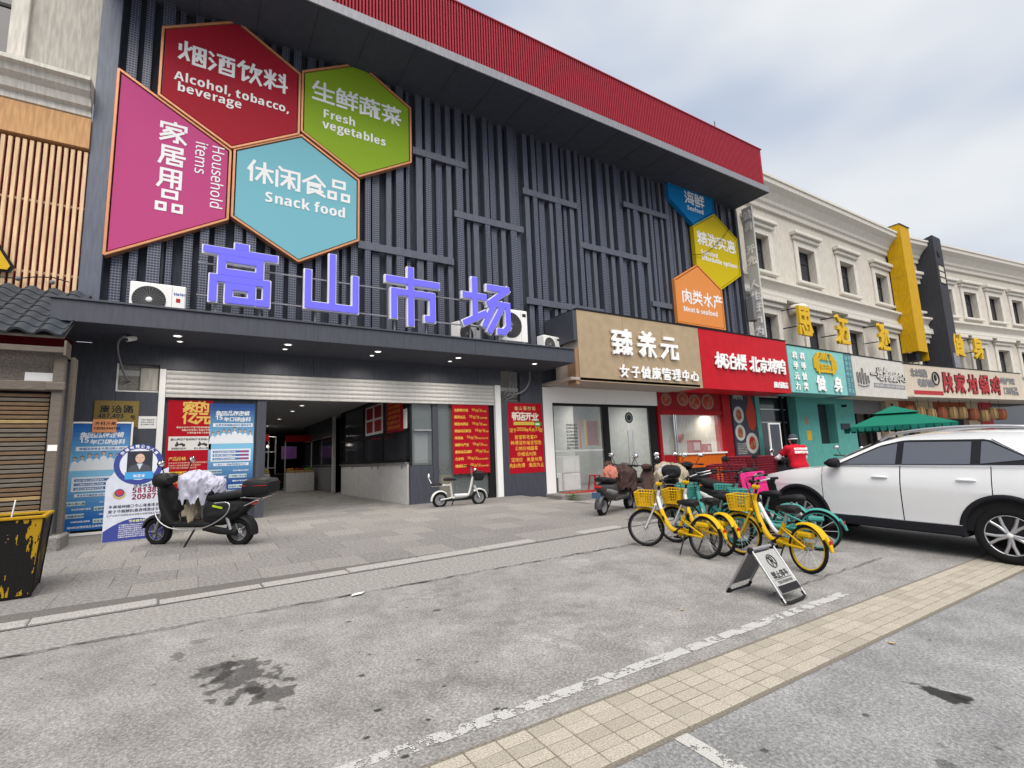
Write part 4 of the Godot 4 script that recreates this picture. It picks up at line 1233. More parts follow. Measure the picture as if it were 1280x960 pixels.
func dental_poster(at: Vector3, framed: bool) -> void:
	# local origin bottom centre, 0.92 wide and 2.05 high
	var o: Node3D
	if framed:
		o = thing("poster_stand", "blue dental poster in a white frame with an orange sticker leaning by the pillar", "poster stand", v(at.x, ground(at.x, at.z) + 0.02, at.z))
		o.rotation = Vector3(-0.06, 0.02, 0)
		for q in [[-0.49, -0.455, 0.0, 2.17], [0.455, 0.49, 0.0, 2.17]]: slab(o, "frame_side", mats["white_metal"], q[0], q[1], q[2], q[3], -0.02, 0.02, 0.006)
		slab(o, "frame_rail", mats["white_metal"], -0.455, 0.455, 2.135, 2.17, -0.02, 0.02, 0.006)
		slab(o, "frame_rail", mats["white_metal"], -0.455, 0.455, 0.0, 0.05, -0.02, 0.02, 0.006)
		for e in [-0.4, 0.4]: part(o, "prop", Shape.new().tube([v(e, 1.4, -0.02), v(e, 0.0, -0.34)], 0.012, 6), mats["white_metal"])
	else:
		o = thing("dental_poster", "blue dental poster hung beside the red battery poster", "poster", at)
	var y0 := 0.1 if framed else 0.0
	var s := Shape.new()
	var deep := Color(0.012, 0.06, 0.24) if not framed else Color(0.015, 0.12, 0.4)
	var pale := Color(0.2, 0.5, 0.72)
	# printed colour wash, deep blue at the head to pale in the middle and deep again at the foot
	var bands := 24
	for i in bands:
		var t := i / float(bands)
		var c := pale.lerp(deep, clampf(absf(t - 0.52) * 2.4, 0, 1))
		rect(s, c, -0.45, 0.45, y0 + 2.03 * t, y0 + 2.03 * (t + 1.0 / bands), 0.002)
	var w := Color(0.72, 0.76, 0.8)
	s.paint(w)
	write(s, "集团品牌连锁", Transform3D(Basis(v(1, 0, 0), v(0.15, 1, 0), Vector3.BACK), v(-0.34, y0 + 1.76, 0.003)), 0.105, 0.14, 0.001, 1.08, false, 0.0002)
	write(s, "年口碑齿科", Transform3D(Basis(v(1, 0, 0), v(0.15, 1, 0), Vector3.BACK), v(-0.18, y0 + 1.62, 0.003)), 0.105, 0.14, 0.001, 1.05, false, 0.0002)
	rect(s, w, -0.38, 0.42, y0 + 1.5, y0 + 1.58, 0.003)
	small_print(s, Color(0.02, 0.12, 0.35), -0.33, 0.4, y0 + 1.515, 0.05, 0.0035)
	# row of eight figures in white coats
	for i in 8:
		var x := -0.38 + i * 0.108
		var h: float = [0.0, 0.02, 0.06, 0.05, 0.1, 0.06, 0.05, 0.02][i]
		poly(s, Color(0.7, 0.74, 0.78), PackedVector2Array([Vector2(x - 0.065, y0 + 1.12), Vector2(x - 0.05, y0 + 1.27 + h), Vector2(x, y0 + 1.31 + h), Vector2(x + 0.05, y0 + 1.27 + h), Vector2(x + 0.065, y0 + 1.12)]), 0.003 + i * 0.0003)
		disc(s, Color(0.05, 0.04, 0.04), v(x, y0 + 1.355 + h, 0.0056), 0.036, 0.85, 12)
		disc(s, Color(0.55, 0.36, 0.28), v(x, y0 + 1.345 + h, 0.006), 0.03, 0.85, 12)
	rect(s, Color(0.66, 0.72, 0.78), -0.4, 0.4, y0 + 0.72, y0 + 1.0, 0.0065)
	for i in 3:
		rect(s, Color(0.02, 0.12, 0.36), -0.36, 0.36, y0 + 0.75 + i * 0.08, y0 + 0.8 + i * 0.08, 0.007)
		small_print(s, w, -0.34, 0.1, y0 + 0.757 + i * 0.08, 0.032, 0.0075)
		rect(s, Color(0.3, 0.05, 0.15), 0.16, 0.35, y0 + 0.757 + i * 0.08, y0 + 0.793 + i * 0.08, 0.0075)
	rect(s, w, -0.34, 0.36, y0 + 0.62, y0 + 0.68, 0.0065)
	small_print(s, Color(0.02, 0.12, 0.35), -0.3, 0.34, y0 + 0.63, 0.04, 0.007)
	for i in 4:
		var e := 1.0 if i % 2 else -1.0
		rect(s, Color(0.5, 0.62, 0.62), 0.05 * e - 0.28 + 0.2 * e, 0.05 * e + 0.08 + 0.2 * e, y0 + 0.46 - i * 0.115, y0 + 0.54 - i * 0.115, 0.0065)
		small_print(s, Color(0.02, 0.1, 0.2), 0.05 * e - 0.27 + 0.2 * e, 0.05 * e + 0.08 + 0.2 * e, y0 + 0.475 - i * 0.115, 0.045, 0.007)
		small_print(s, w, -0.36 if i % 2 else 0.05, -0.05 if i % 2 else 0.4, y0 + 0.49 - i * 0.115, 0.032, 0.007)
	small_print(s, w, -0.4, 0.4, y0 + 0.04, 0.04, 0.007)
	part(o, "print", s, mats["gloss_print"])
	slab(o, "sheet", mats["sign_teal_dark"], -0.452, 0.452, y0, y0 + 2.03, -0.004, 0.0)
	latin(o, "15", mats["letter_white"], Transform3D(Basis.IDENTITY, v(-0.345, y0 + 1.625, 0.003)), 0.1, 0.003)
	if framed:
		var st := slab(o, "sticker", mat("sticker_orange", Color(0.62, 0.26, 0.12), 0.7, 0.0, ""), -0.16, 0.22, y0 + 1.86, y0 + 2.12, 0.021, 0.024)
		var k := Shape.new()
		small_print(k, Color(0.05, 0.03, 0.03), -0.12, 0.21, y0 + 2.0, 0.075, 0.0245)
		part(st, "lettering", k, mats["print"])
		latin(st, "13585444794", mats["letter_dark"], Transform3D(Basis.IDENTITY, v(-0.14, y0 + 1.9, 0.026)), 0.05, 0.003)

func battery_poster() -> void:
	var o := thing("battery_poster", "red poster with gold headline and scooter pictures behind the black scooter", "poster", v(-0.1, 1.0, -13.28))
	slab(o, "sheet", mats["banner_red"], -0.42, 0.42, 0.0, 2.12, -0.004, 0.0)
	var s := Shape.new()
	var gold := Color(0.7, 0.45, 0.1)
	s.paint(gold)
	write(s, "家的", Transform3D(Basis.IDENTITY, v(-0.14, 1.86, 0.001)), 0.24, 0.16, 0.001, 1.0, false, 0.0002)
	write(s, "亿元", Transform3D(Basis.IDENTITY, v(-0.14, 1.6, 0.001)), 0.26, 0.16, 0.001, 1.0, false, 0.0002)
	for i in 3: small_print(s, Color(0.7, 0.6, 0.5), -0.25 + 0.1 * i, 0.4, 1.5 - i * 0.06, 0.04, 0.002)
	rect(s, Color(0.68, 0.66, 0.64), -0.38, 0.42, 1.02, 1.32, 0.002)
	small_print(s, Color(0.03, 0.03, 0.03), -0.34, 0.4, 1.23, 0.05, 0.003)
	for x in [-0.17, 0.25]:
		disc(s, Color(0.03, 0.03, 0.03), v(x - 0.06, 1.13, 0.003), 0.032, 1, 12)
		disc(s, Color(0.03, 0.03, 0.03), v(x + 0.07, 1.13, 0.0032), 0.032, 1, 12)
		poly(s, Color(0.03, 0.03, 0.03), PackedVector2Array([Vector2(x - 0.06, 1.13), Vector2(x + 0.07, 1.13), Vector2(x + 0.05, 1.18), Vector2(x - 0.02, 1.16), Vector2(x - 0.05, 1.21), Vector2(x - 0.07, 1.2)]), 0.0036)
		small_print(s, Color(0.03, 0.03, 0.03), x - 0.15, x + 0.15, 1.04, 0.04, 0.003)
	s.paint(gold)
	write(s, "产品价格", Transform3D(Basis.IDENTITY, v(-0.36, 0.8, 0.001)), 0.075, 0.14, 0.001, 1.05, false, 0.0002)
	for i in 3: small_print(s, Color(0.7, 0.4, 0.3), -0.36, 0.38 - i * 0.1, 0.73 - i * 0.055, 0.036, 0.002)
	rect(s, Color(0.72, 0.5, 0.04), -0.42, 0.42, 0.42, 0.56, 0.002)
	s.paint(Color(0.25, 0.02, 0.02))
	write(s, "到店得", Transform3D(Basis.IDENTITY, v(-0.34, 0.44, 0.0025)), 0.1, 0.14, 0.001, 1.1, false, 0.0002)
	for i in 2: small_print(s, gold, -0.3 + i * 0.2, 0.4, 0.31 - i * 0.1, 0.075, 0.002)
	part(o, "print", s, mats["gloss_print"])
	latin(o, "200", mats["letter_red"], Transform3D(Basis.IDENTITY, v(0.0, 0.445, 0.004)), 0.1, 0.003)

func police_board() -> void:
	var o := thing("police_board", "white and navy notice board with a round top and a portrait behind the black scooter", "notice board", v(-0.83, ground(-0.83, -11.5) + 0.02, -11.5))
	o.rotation = Vector3(-0.1, 0.12, 0)
	var out := PackedVector2Array([Vector2(-0.46, 0), Vector2(0.46, 0), Vector2(0.46, 1.27)])
	for i in 25:
		var a := -0.35 + (PI + 0.7) * i / 24.0
		out.append(Vector2(cos(a) * 0.37, 1.34 + sin(a) * 0.37))
	out.append(Vector2(-0.46, 1.05))
	part(o, "board", Shape.new().prism(out, -0.02, 0.0), mat("board_white", Color(0.6, 0.63, 0.72), 0.4, 0.0, "soft", 1.0))
	part(o, "prop", Shape.new().tube([v(0, 1.1, -0.02), v(0, 0.01, -0.3)], 0.015, 6), mats["steel"])
	var s := Shape.new()
	var navy := Color(0.035, 0.05, 0.24)
	disc(s, navy, v(0, 1.34, 0.001), 0.37, 1, 40)
	disc(s, Color(0.62, 0.65, 0.72), v(0, 1.34, 0.002), 0.285, 1, 40)
	rect(s, Color(0.02, 0.02, 0.035), -0.18, 0.2, 1.2, 1.58, 0.003)
	rect(s, Color(0.05, 0.3, 0.6), -0.2, 0.22, 1.07, 1.2, 0.003)
	# generic head and shoulders in a dark uniform
	poly(s, Color(0.06, 0.065, 0.08), PackedVector2Array([Vector2(-0.17, 1.2), Vector2(-0.14, 1.3), Vector2(-0.04, 1.345), Vector2(0.06, 1.345), Vector2(0.16, 1.3), Vector2(0.19, 1.2)]), 0.004)
	poly(s, Color(0.5, 0.55, 0.65), PackedVector2Array([Vector2(-0.035, 1.35), Vector2(0.055, 1.35), Vector2(0.01, 1.24)]), 0.005)
	disc(s, Color(0.025, 0.02, 0.02), v(0.01, 1.47, 0.005), 0.093, 0.85, 20)
	disc(s, Color(0.6, 0.4, 0.32), v(0.01, 1.445, 0.006), 0.086, 0.82, 20)
	for e in [-0.03, 0.05]: rect(s, Color(0.08, 0.05, 0.04), e - 0.016, e + 0.012, 1.457, 1.465, 0.0065)
	rect(s, Color(0.35, 0.15, 0.13), -0.015, 0.037, 1.39, 1.397, 0.0065)
	rect(s, Color(0.42, 0.26, 0.2), 0.005, 0.017, 1.41, 1.445, 0.0065)
	s.paint(Color(0.7, 0.72, 0.75))
	var ring := ["市", "场", "有", "限", "公", "为", "人", "高"]
	for i in ring.size():
		var a := PI * 0.78 - PI * 0.56 * i / 7.0
		add_char(s, ring[i], Transform3D(Basis(Vector3.BACK, a - PI / 2), v(cos(a) * 0.3, 1.34 + sin(a) * 0.3, 0.003)) * Transform3D(Basis.IDENTITY, v(-0.028, 0, 0)), 0.056, 0.009, 0.001, 0.0002)
	small_print(s, Color(0.7, 0.75, 0.8), -0.08, 0.14, 1.1, 0.055, 0.004)
	var badge := v(-0.26, 0.84, 0.002)
	disc(s, Color(0.45, 0.33, 0.14), badge + v(0, -0.03, 0), 0.085, 1.1, 20)
	disc(s, Color(0.04, 0.06, 0.2), badge + v(0, 0, 0.001), 0.07, 1, 20)
	disc(s, Color(0.5, 0.02, 0.03), badge + v(0, 0.005, 0.002), 0.048, 1, 20)
	small_print(s, Color(0.06, 0.06, 0.1), -0.06, 0.36, 0.92, 0.06, 0.002)
	for i in 2: small_print(s, Color(0.06, 0.06, 0.1), -0.4, 0.42, 0.57 - i * 0.08, 0.055, 0.002)
	small_print(s, Color(0.2, 0.2, 0.25), -0.42, 0.36, 0.43, 0.035, 0.002)
	var arc := PackedVector2Array([Vector2(0.455, 0.005), Vector2(-0.455, 0.005)])
	for i in 14:
		var t := i / 13.0
		arc.append(Vector2(-0.455 + 0.91 * t, 0.12 + 0.26 * sin(PI * (0.08 + 0.84 * t))))
	poly(s, navy, arc, 0.0015)
	small_print(s, Color(0.6, 0.65, 0.3), -0.1, 0.16, 0.31, 0.045, 0.003)
	for i in 7: small_print(s, Color(0.62, 0.62, 0.72), -0.24, 0.3, 0.26 - i * 0.034, 0.024, 0.003)
	part(o, "print", s, mats["gloss_print"])
	var ink := mat("number_ink", Color(0.2, 0.012, 0.04), 0.5, 0.0, "")
	latin(o, "58138572", ink, Transform3D(Basis.IDENTITY, v(-0.08, 0.79, 0.003)), 0.095, 0.003)
	latin(o, "20987110", ink, Transform3D(Basis.IDENTITY, v(-0.08, 0.675, 0.003)), 0.095, 0.003)

# ---------------------------------------------------------------- shops to the right
func sign_box(called: String, label: String, x0: float, x1: float, m: Material, side: Material, y0 := 3.79, y1 := 6.02, z := -11.7) -> Node3D:
	var o := thing(called, label, "shop sign", v((x0 + x1) / 2, y0, z))
	var h := (x1 - x0) / 2
	slab(o, "face_panel", m, -h, h, 0.0, y1 - y0, -0.04, 0.0, 0.006)
	slab(o, "box", side, -h, h, 0.02, y1 - y0 - 0.02, -1.2, -0.042)
	slab(o, "top_trim", mats["black"], -h - 0.01, h + 0.01, y1 - y0 + 0.002, y1 - y0 + 0.05, -1.2, 0.02)
	return o

func make_shops() -> void:
	# spa with the gold board
	var g := sign_box("shop_sign", "brushed gold shop board with white raised characters", 9.8, 15.5, mats["gold_panel"], mats["taupe_soffit"])
	for e in [-0.95, 0.9]: slab(g, "panel_joint", mats["gold_side"], e, e + 0.008, 0.02, 2.2, 0.0005, 0.003)
	var s := Shape.new()
	write(s, "臻养元", Transform3D(Basis.IDENTITY, v(-1.5, 0.94, 0.03)), 0.84, 0.13, 0.06, 1.33, false, 0.0006)
	write(s, "女子健康管理中心", Transform3D(Basis.IDENTITY, v(-1.25, 0.2, 0.03)), 0.4, 0.13, 0.05, 1.22, false, 0.0005)
	part(g, "lettering", s, mats["letter_white"])
	slab(g, "side_panel", mats["charcoal"], -2.99, -2.86, 1.25, 2.2, -1.5, -0.02)
	slab(g, "bracket_panel", mats["gold_side"], -2.99, -2.86, -0.1, 1.0, -0.4, -0.02)
	# duck shop board
	var r := sign_box("shop_sign", "red shop board with white brush characters", 15.52, 21.2, mats["sign_red"], mats["sign_red"])
	s = Shape.new()
	write(s, "枫泊楼", Transform3D(Basis(v(1, 0, 0), v(0.06, 1, 0), Vector3.BACK), v(-2.1, 0.8, 0.03)), 0.6, 0.125, 0.05, 1.05, false, 0.0005)
	write(s, "北京烤鸭", Transform3D(Basis(v(1, 0, 0), v(0.06, 1, 0), Vector3.BACK), v(0.02, 0.78, 0.03)), 0.6, 0.125, 0.05, 1.02, false, 0.0005)
	write(s, "康洽路店", Transform3D(Basis.IDENTITY, v(1.6, 0.2, 0.01)), 0.25, 0.13, 0.02, 1.02, false, 0.0004)
	part(r, "lettering", s, mats["letter_white"])
	# gym board
	var t := sign_box("shop_sign", "teal gym board with white characters and a yellow dumbbell emblem", 21.25, 26.0, mats["sign_teal"], mats["sign_teal"], 3.85, 5.88)
	s = Shape.new()
	write(s, "科学健美", Transform3D(Basis.IDENTITY, v(-1.45, 1.45, 0.02)), 0.32, 0.14, 0.03, 1.38, true, 0.0004)
	part(t, "lettering", s, mats["letter_white"])
	s = Shape.new()
	write(s, "科学元力", Transform3D(Basis.IDENTITY, v(-2.05, 1.45, 0.02)), 0.32, 0.14, 0.03, 1.38, true, 0.0004)
	part(t, "lettering", s, mats["letter_white"])
	s = Shape.new()
	for q in [["健", -0.35], ["身", 1.1]]:
		s = Shape.new()
		write(s, q[0], Transform3D(Basis.IDENTITY, v(q[1], 0.14, 0.03)), 0.66, 0.14, 0.05, 1.0, false, 0.0005)
		part(t, "lettering", s, mats["letter_white"])
	var em := Shape.new()
	em.box(v(0.55, 1.02, 0.04), v(1.5, 0.08, 0.05))
	for e in [-1.0, 1.0]:
		for k in 3: em.box(v(0.55 + e * (0.62 + k * 0.15), 1.38, 0.045 + k * 0.002), v(0.11, [0.95, 0.75, 0.5][k], 0.06), 0.01)
	write(em, "思迈迩", Transform3D(Basis.IDENTITY, v(0.06, 1.06, 0.03)), 0.31, 0.14, 0.03, 1.05, false, 0.0004)
	part(t, "emblem", em, mats["letter_yellow"])
	latin(t, "SMLT", mats["letter_yellow"], Transform3D(Basis.IDENTITY, v(0.55, 1.44, 0.05)), 0.34, 0.05, true, true)
	var t2 := sign_box("shop_sign", "narrow slate board with two columns of small teal characters", 26.02, 26.75, mats["sign_teal_dark"], mats["sign_teal_dark"], 3.85, 5.88)
	s = Shape.new()
	write(s, "健康科学生定美", Transform3D(Basis.IDENTITY, v(-0.27, 1.72, 0.004)), 0.21, 0.14, 0.004, 1.25, true, 0.0004)
	write(s, "有为先到好人生", Transform3D(Basis.IDENTITY, v(0.06, 1.72, 0.004)), 0.21, 0.14, 0.004, 1.25, true, 0.0004)
	part(t2, "lettering", s, mats["sign_teal"])
	# white massage board with a pointing hand
	var w := sign_box("shop_sign", "white shop board with a pointing hand emblem and grey outlined characters", 26.78, 32.4, mats["sign_white"], mats["sign_beige"], 3.87, 5.86)
	var hand := Shape.new()
	for q in [[-2.5, 0.62, 1.2], [-2.24, 0.6, 1.2], [-1.98, 0.58, 1.42], [-1.7, 0.6, 1.2], [-1.44, 0.66, 1.08]]:
		hand.tube(smooth([v(q[0], q[1], 0.03), v(q[0] - 0.05, q[2] - 0.12, 0.03), v(q[0] + 0.02, q[2], 0.03), v(q[0] + 0.1, q[2] - 0.12, 0.03), v(q[0] + 0.08, q[1], 0.03)], 1), 0.014, 5)
	hand.tube(smooth([v(-2.5, 0.55, 0.03), v(-1.95, 0.46, 0.03), v(-1.36, 0.58, 0.03)], 1), 0.016, 5)
	part(w, "hand_emblem", hand, mats["sign_slate"])
	for q in [["一", 0.0, mats["sign_slate"], 0.2], ["一", 0.03, mats["sign_white"], 0.12]]:
		for gr in [["一提", -1.1, 0.88, 0.62], ["净", 0.16, 0.88, 0.66], ["康健中心", 0.85, 0.86, 0.48]]:
			s = Shape.new()
			write(s, gr[0], Transform3D(Basis.IDENTITY, v(gr[1], gr[2], 0.004 + q[1])), gr[3], q[3], 0.02, 1.04, false, 0.0005)
			part(w, "lettering", s, q[2])
	slab(w, "number_plate", mats["plastic_grey"], -0.85, 2.7, 0.5, 0.72, 0.001, 0.01)
	s = Shape.new()
	small_print(s, Color(0.5, 0.5, 0.5), -0.8, 2.7, 0.53, 0.16, 0.011)
	part(w, "lettering", s, mats["print"])
	# stew house board, on the stretch of street that turns towards the road
	var k := sign_box("shop_sign", "beige stew house board with large red brush characters", -7.2, 7.2, mats["sign_beige"], mats["cream"], 3.95, 5.8)
	k.position = v(39.55, 3.95, -11.05)
	k.rotation.y = -0.093
	for q in [[0.0, mats["letter_dark"], 0.2], [0.03, mats["letter_red"], 0.14]]:
		s = Shape.new()
		write(s, "陕家地锅鸡", Transform3D(Basis(v(1, 0, 0), v(0.08, 1, 0), Vector3.BACK), v(-3.3, 0.4, 0.003 + q[0])), 1.12, q[2] * 0.9, 0.02, 1.32, false, 0.0006)
		part(k, "lettering", s, q[1])
	for q in [["北京精选", -6.5, 1.2, 0.42], ["老店地锅", -5.9, 0.66, 0.42], ["元中生产开家", 3.6, 1.1, 0.4], ["口碑新品", 4.3, 0.4, 0.5]]:
		s = Shape.new()
		write(s, q[0], Transform3D(Basis.IDENTITY, v(q[1], q[2], 0.003)), q[3], 0.16, 0.02, 1.03, false, 0.0004)
		part(k, "lettering", s, mats["plastic_grey"])
	slab(k, "red_strip", mats["letter_red"], -6.4, -3.3, 0.2, 0.42, 0.001, 0.012)
	var em2 := Shape.new()
	em2.torus(v(-3.95, 1.15, 0.03), Vector3.BACK, 0.36, 0.035, 24, 6)
	em2.ball(v(-3.95, 1.2, 0.02), v(0.14, 0.2, 0.03), 10, 6)
	part(k, "emblem", em2, mats["letter_dark"])
	# the spa front
	var f := thing("spa_front", "white and glass spa shopfront under the gold board", "shopfront", v(9.44, 0.2, -13.2))
	slab(f, "side_pillar", mats["white_metal"], 0.004, 0.37, 0.2, 3.6, -0.5, 0.02, 0.01)
	slab(f, "head_panel", mats["white_metal"], 0.374, 2.74, 3.1, 3.62, -0.3, 0.0, 0.004)
	slab(f, "head_panel", mats["white_metal"], 2.746, 5.3, 3.1, 3.62, -0.3, 0.0, 0.004)
	slab(f, "soffit", mats["taupe_soffit"], 0.0, 5.9, 3.62, 3.7, -0.3, 1.5)
	for q in [[0.38, 0.45], [2.6, 2.85], [4.92, 5.22]]: slab(f, "frame", mats["black"], q[0], q[1], 0.23, 3.1, -0.22, -0.06)
	slab(f, "frame", mats["black"], 0.45, 4.92, 3.02, 3.1, -0.22, -0.07)
	slab(f, "pane", mats["shop_glass"], 0.45, 2.6, 0.25, 3.02, -0.15, -0.142)
	slab(f, "pane", mats["shop_glass"], 2.85, 3.84, 0.25, 3.02, -0.15, -0.142)
	slab(f, "pane", mats["shop_glass"], 3.88, 4.92, 0.25, 3.02, -0.15, -0.142)
	for e in [3.74, 3.97]: part(f, "door_handle", Shape.new().tube([v(e, 0.9, -0.08), v(e, 2.2, -0.08)], 0.022, 8), mats["chrome"])
	slab(f, "manifest_strip", mats["shop_white"], 0.5, 2.55, 1.5, 1.56, -0.141, -0.139)
	var pl := slab(f, "platform", mats["concrete"], -0.05, 5.4, -0.1, 0.22, -0.5, 0.85, 0.03)
	slab(pl, "mat", mats["duck_red"], 0.4, 2.4, 0.222, 0.235, 0.1, 0.75)
	# spa interior
	slab(f, "interior_back", mats["shop_white"], 0.2, 5.4, 0.2, 3.62, -4.1, -4.0)
	slab(f, "interior_side", mats["shop_white"], 0.18, 0.3, 0.2, 3.62, -4.0, -0.5)
	slab(f, "interior_side", mats["shop_white"], 5.25, 5.38, 0.2, 3.62, -4.0, -0.3)
	slab(f, "interior_floor", mats["floor_tile"], 0.2, 5.4, 0.1, 0.2, -4.0, -0.5)
	slab(f, "interior_ceiling", mats["ceiling_white"], 0.2, 5.4, 3.62, 3.7, -4.0, -0.3)
	slab(f, "partition", mats["shop_white"], 2.5, 2.62, 0.2, 3.62, -4.0, -1.6)
	for q in [1.4, 4.0]: lamp(f, v(q, 3.61, -1.6), 0.12, 2.4, "ceiling_lamp")
	slab(f, "wall_mirror", mats["charcoal"], 0.5, 1.35, 1.3, 3.2, -3.98, -3.95)
	slab(f, "orange_board", mats["duck_orange"], 2.0, 2.05, 1.6, 2.6, -0.7, -0.66)
	var pic := Shape.new()
	disc(pic, Color(0.05, 0.06, 0.06), v(3.9, 2.65, -0.138), 0.2, 1.0, 24)
	disc(pic, Color(0.25, 0.3, 0.3), v(3.9, 2.65, -0.137), 0.15, 1.0, 24)
	disc(pic, Color(0.05, 0.06, 0.06), v(3.9, 2.65, -0.136), 0.1, 1.0, 24)
	part(f, "door_decal", pic, mats["print"])
	s = Shape.new()
	for i in 8: small_print(s, Color(0.06, 0.07, 0.07), 1.0, 1.5, 2.35 - i * 0.11, 0.07, -0.137)
	part(f, "window_print", s, mats["print"])
	var ob := thing("hanging_board", "brown and orange board hanging inside the spa window", "board", v(11.8, 1.9, -13.6))
	slab(ob, "panel", mats["dark_red"], -0.25, 0.25, 0.0, 0.85, -0.02, 0.0)
	slab(ob, "border", mats["letter_yellow"], -0.33, -0.252, -0.03, 0.88, -0.02, 0.003)
	slab(ob, "border", mats["letter_yellow"], 0.252, 0.33, -0.03, 0.88, -0.02, 0.003)
	for q in [["white storage cabinet stacked on another inside the spa window", 10.75, 1.0], ["white storage cabinet standing on the spa floor under another cabinet", 10.75, 0.42]]:
		var cb := thing("storage_cabinet", q[0], "cabinet", v(q[1], q[2], -13.75))
		slab(cb, "carcass", mats["white_metal"], -0.35, 0.35, 0.0, 0.565, -0.3, 0.2, 0.01)
		slab(cb, "door", mats["white_metal"], -0.33, 0.12, 0.03, 0.54, 0.201, 0.215, 0.004)
		slab(cb, "door", mats["white_metal"], 0.135, 0.33, 0.03, 0.54, 0.201, 0.215, 0.004)
	var c3 := thing("storage_cabinet", "low white cabinet beside the stacked cabinets in the spa window", "cabinet", v(10.15, 0.42, -13.8))
	slab(c3, "carcass", mats["white_metal"], -0.22, 0.22, 0.0, 0.6, -0.3, 0.2, 0.01)
	slab(c3, "kick_panel", mats["black"], -0.2, 0.05, 0.02, 0.45, 0.201, 0.21)
	var stl := thing("plastic_stool", "red plastic stool beside the white cabinets", "stool", v(11.3, 0.435, -13.05))
	part(stl, "seat", Shape.new().box(v(0, 0.46, 0), v(0.28, 0.03, 0.28), 0.01), mats["duck_red"])
	for q in [[-1, -1], [1, -1], [-1, 1], [1, 1]]:
		part(stl, "leg", Shape.new().tube([v(q[0] * 0.11, 0.45, q[1] * 0.11), v(q[0] * 0.16, 0.0, q[1] * 0.16)], 0.022, 5), mats["duck_red"])
	# the duck shop front
	var d := thing("duck_shop_front", "red roast duck shopfront with orange serving counter", "shopfront", v(14.7, 0.2, -13.2))
	slab(d, "left_column", mats["duck_red"], 0.02, 0.16, 0.0, 3.75, -0.4, 0.0)
	slab(d, "right_column", mats["duck_red"], 3.84, 4.36, 0.0, 3.75, -0.4, 0.05)
	slab(d, "head_band", mats["dark_red"], 0.164, 3.83, 2.95, 3.75, -0.3, -0.02)
	slab(d, "head_rail", mats["duck_red"], 0.164, 3.83, 2.78, 2.946, -0.3, 0.02)
	slab(d, "counter", mats["duck_orange"], 0.96, 3.74, 0.0, 1.22, -0.6, 0.05, 0.01)
	slab(d, "counter_top", mats["white_metal"], 0.9, 3.8, 1.224, 1.29, -0.65, 0.12, 0.01)
	slab(d, "counter_niche", mats["black"], 1.5, 3.0, 0.15, 0.72, 0.051, 0.056)
	slab(d, "door_panel", mats["duck_red"], 0.17, 0.92, 0.0, 1.25, -0.2, -0.06)
	slab(d, "door_pane", mats["shop_glass"], 0.17, 0.92, 1.25, 2.78, -0.14, -0.132)
	for q in [[0.165, 0.2], [0.88, 0.935], [0.99, 1.03]]: slab(d, "steel_post", mats["chrome"], q[0], q[1], 0.0, 2.95, -0.08, -0.03)
	slab(d, "window_pane", mats["shop_glass"], 1.03, 3.8, 1.3, 2.78, -0.1, -0.092)
	slab(d, "interior_back", mats["shop_white"], 0.1, 4.3, 0.0, 3.0, -3.0, -2.9)
	slab(d, "interior_side", mats["shop_white"], 0.04, 0.12, 0.0, 3.0, -2.9, -0.4)
	slab(d, "interior_side", mats["cream"], 3.84, 3.94, 0.0, 3.0, -2.9, -0.4)
	slab(d, "interior_floor", mats["floor_tile"], 0.1, 4.3, -0.1, 0.0, -2.9, -0.4)
	slab(d, "interior_ceiling", mats["ceiling_white"], 0.1, 4.3, 2.95, 3.05, -2.9, -0.3)
	for q in [1.3, 2.1, 2.9, 3.6]: lamp(d, v(q, 2.95, -0.9), 0.05, 0.7, "ceiling_lamp")
	slab(d, "soffit", mats["duck_red"], 0.5, 6.2, 3.72, 3.8, -0.3, 1.48)
	for q in [1.2, 2.15, 3.2, 4.3]: lamp(d, v(q, 3.715, 0.7), 0.06, 0.4)
	var me := Shape.new()
	for i in 5: small_print(me, Color(0.2, 0.1, 0.08), 1.2, 3.4, 2.5 - i * 0.22, 0.1, -2.89)
	for q in [[0.55, 3.35, 0.24], [1.5, 3.4, 0.28], [2.2, 3.3, 0.3], [3.0, 3.32, 0.32]]:
		disc(me, Color(0.28, 0.18, 0.15), v(q[0], q[1], -0.017), q[2], 1.2, 20)
		disc(me, Color(0.34, 0.06, 0.04), v(q[0], q[1], -0.015), q[2] * 0.75, 1.2, 20)
		for e in 9: disc(me, Color(0.35, 0.2, 0.12).lerp(Color(0.3, 0.03, 0.03), rng.randf()), v(q[0] + rng.randf_range(-0.5, 0.5) * q[2], q[1] + rng.randf_range(-0.5, 0.5) * q[2], -0.013 + e * 0.0004), q[2] * 0.2, 1.3, 8)
	part(d, "food_print", me, mats["print"])
	for q in [["red paper box with gold trim on the duck counter", 17.0, 0.62, 0.5], ["smaller red gift box on the duck counter", 17.75, 0.3, 0.34]]:
		var bx := thing("gift_box", q[0], "box", v(q[1], 1.49, -13.5))
		slab(bx, "carton", mats["duck_red"], -q[2] / 2, q[2] / 2, 0.0, q[3], -0.12, 0.12, 0.01)
		slab(bx, "label", mats["cloth_blush"], -q[2] * 0.3, q[2] * 0.3, q[3] * 0.2, q[3] * 0.8, 0.121, 0.124)
	var fl := thing("heart_board", "red heart shaped board hanging in the duck shop window", "decoration", v(16.05, 2.1, -13.4))
	var hp := PackedVector2Array()
	for i in 30:
		var a := TAU * i / 30
		hp.append(Vector2(0.0155 * 16 * pow(sin(a), 3), 0.0155 * (13 * cos(a) - 5 * cos(2 * a) - 2 * cos(3 * a) - cos(4 * a))))
	part(fl, "heart", Shape.new().prism(hp, -0.02, 0.0), mats["duck_red"])
	part(fl, "string", Shape.new().tube([v(0, 0.15, -0.01), v(0.25, 0.85, -0.01)], 0.006, 5), mats["white_metal"])
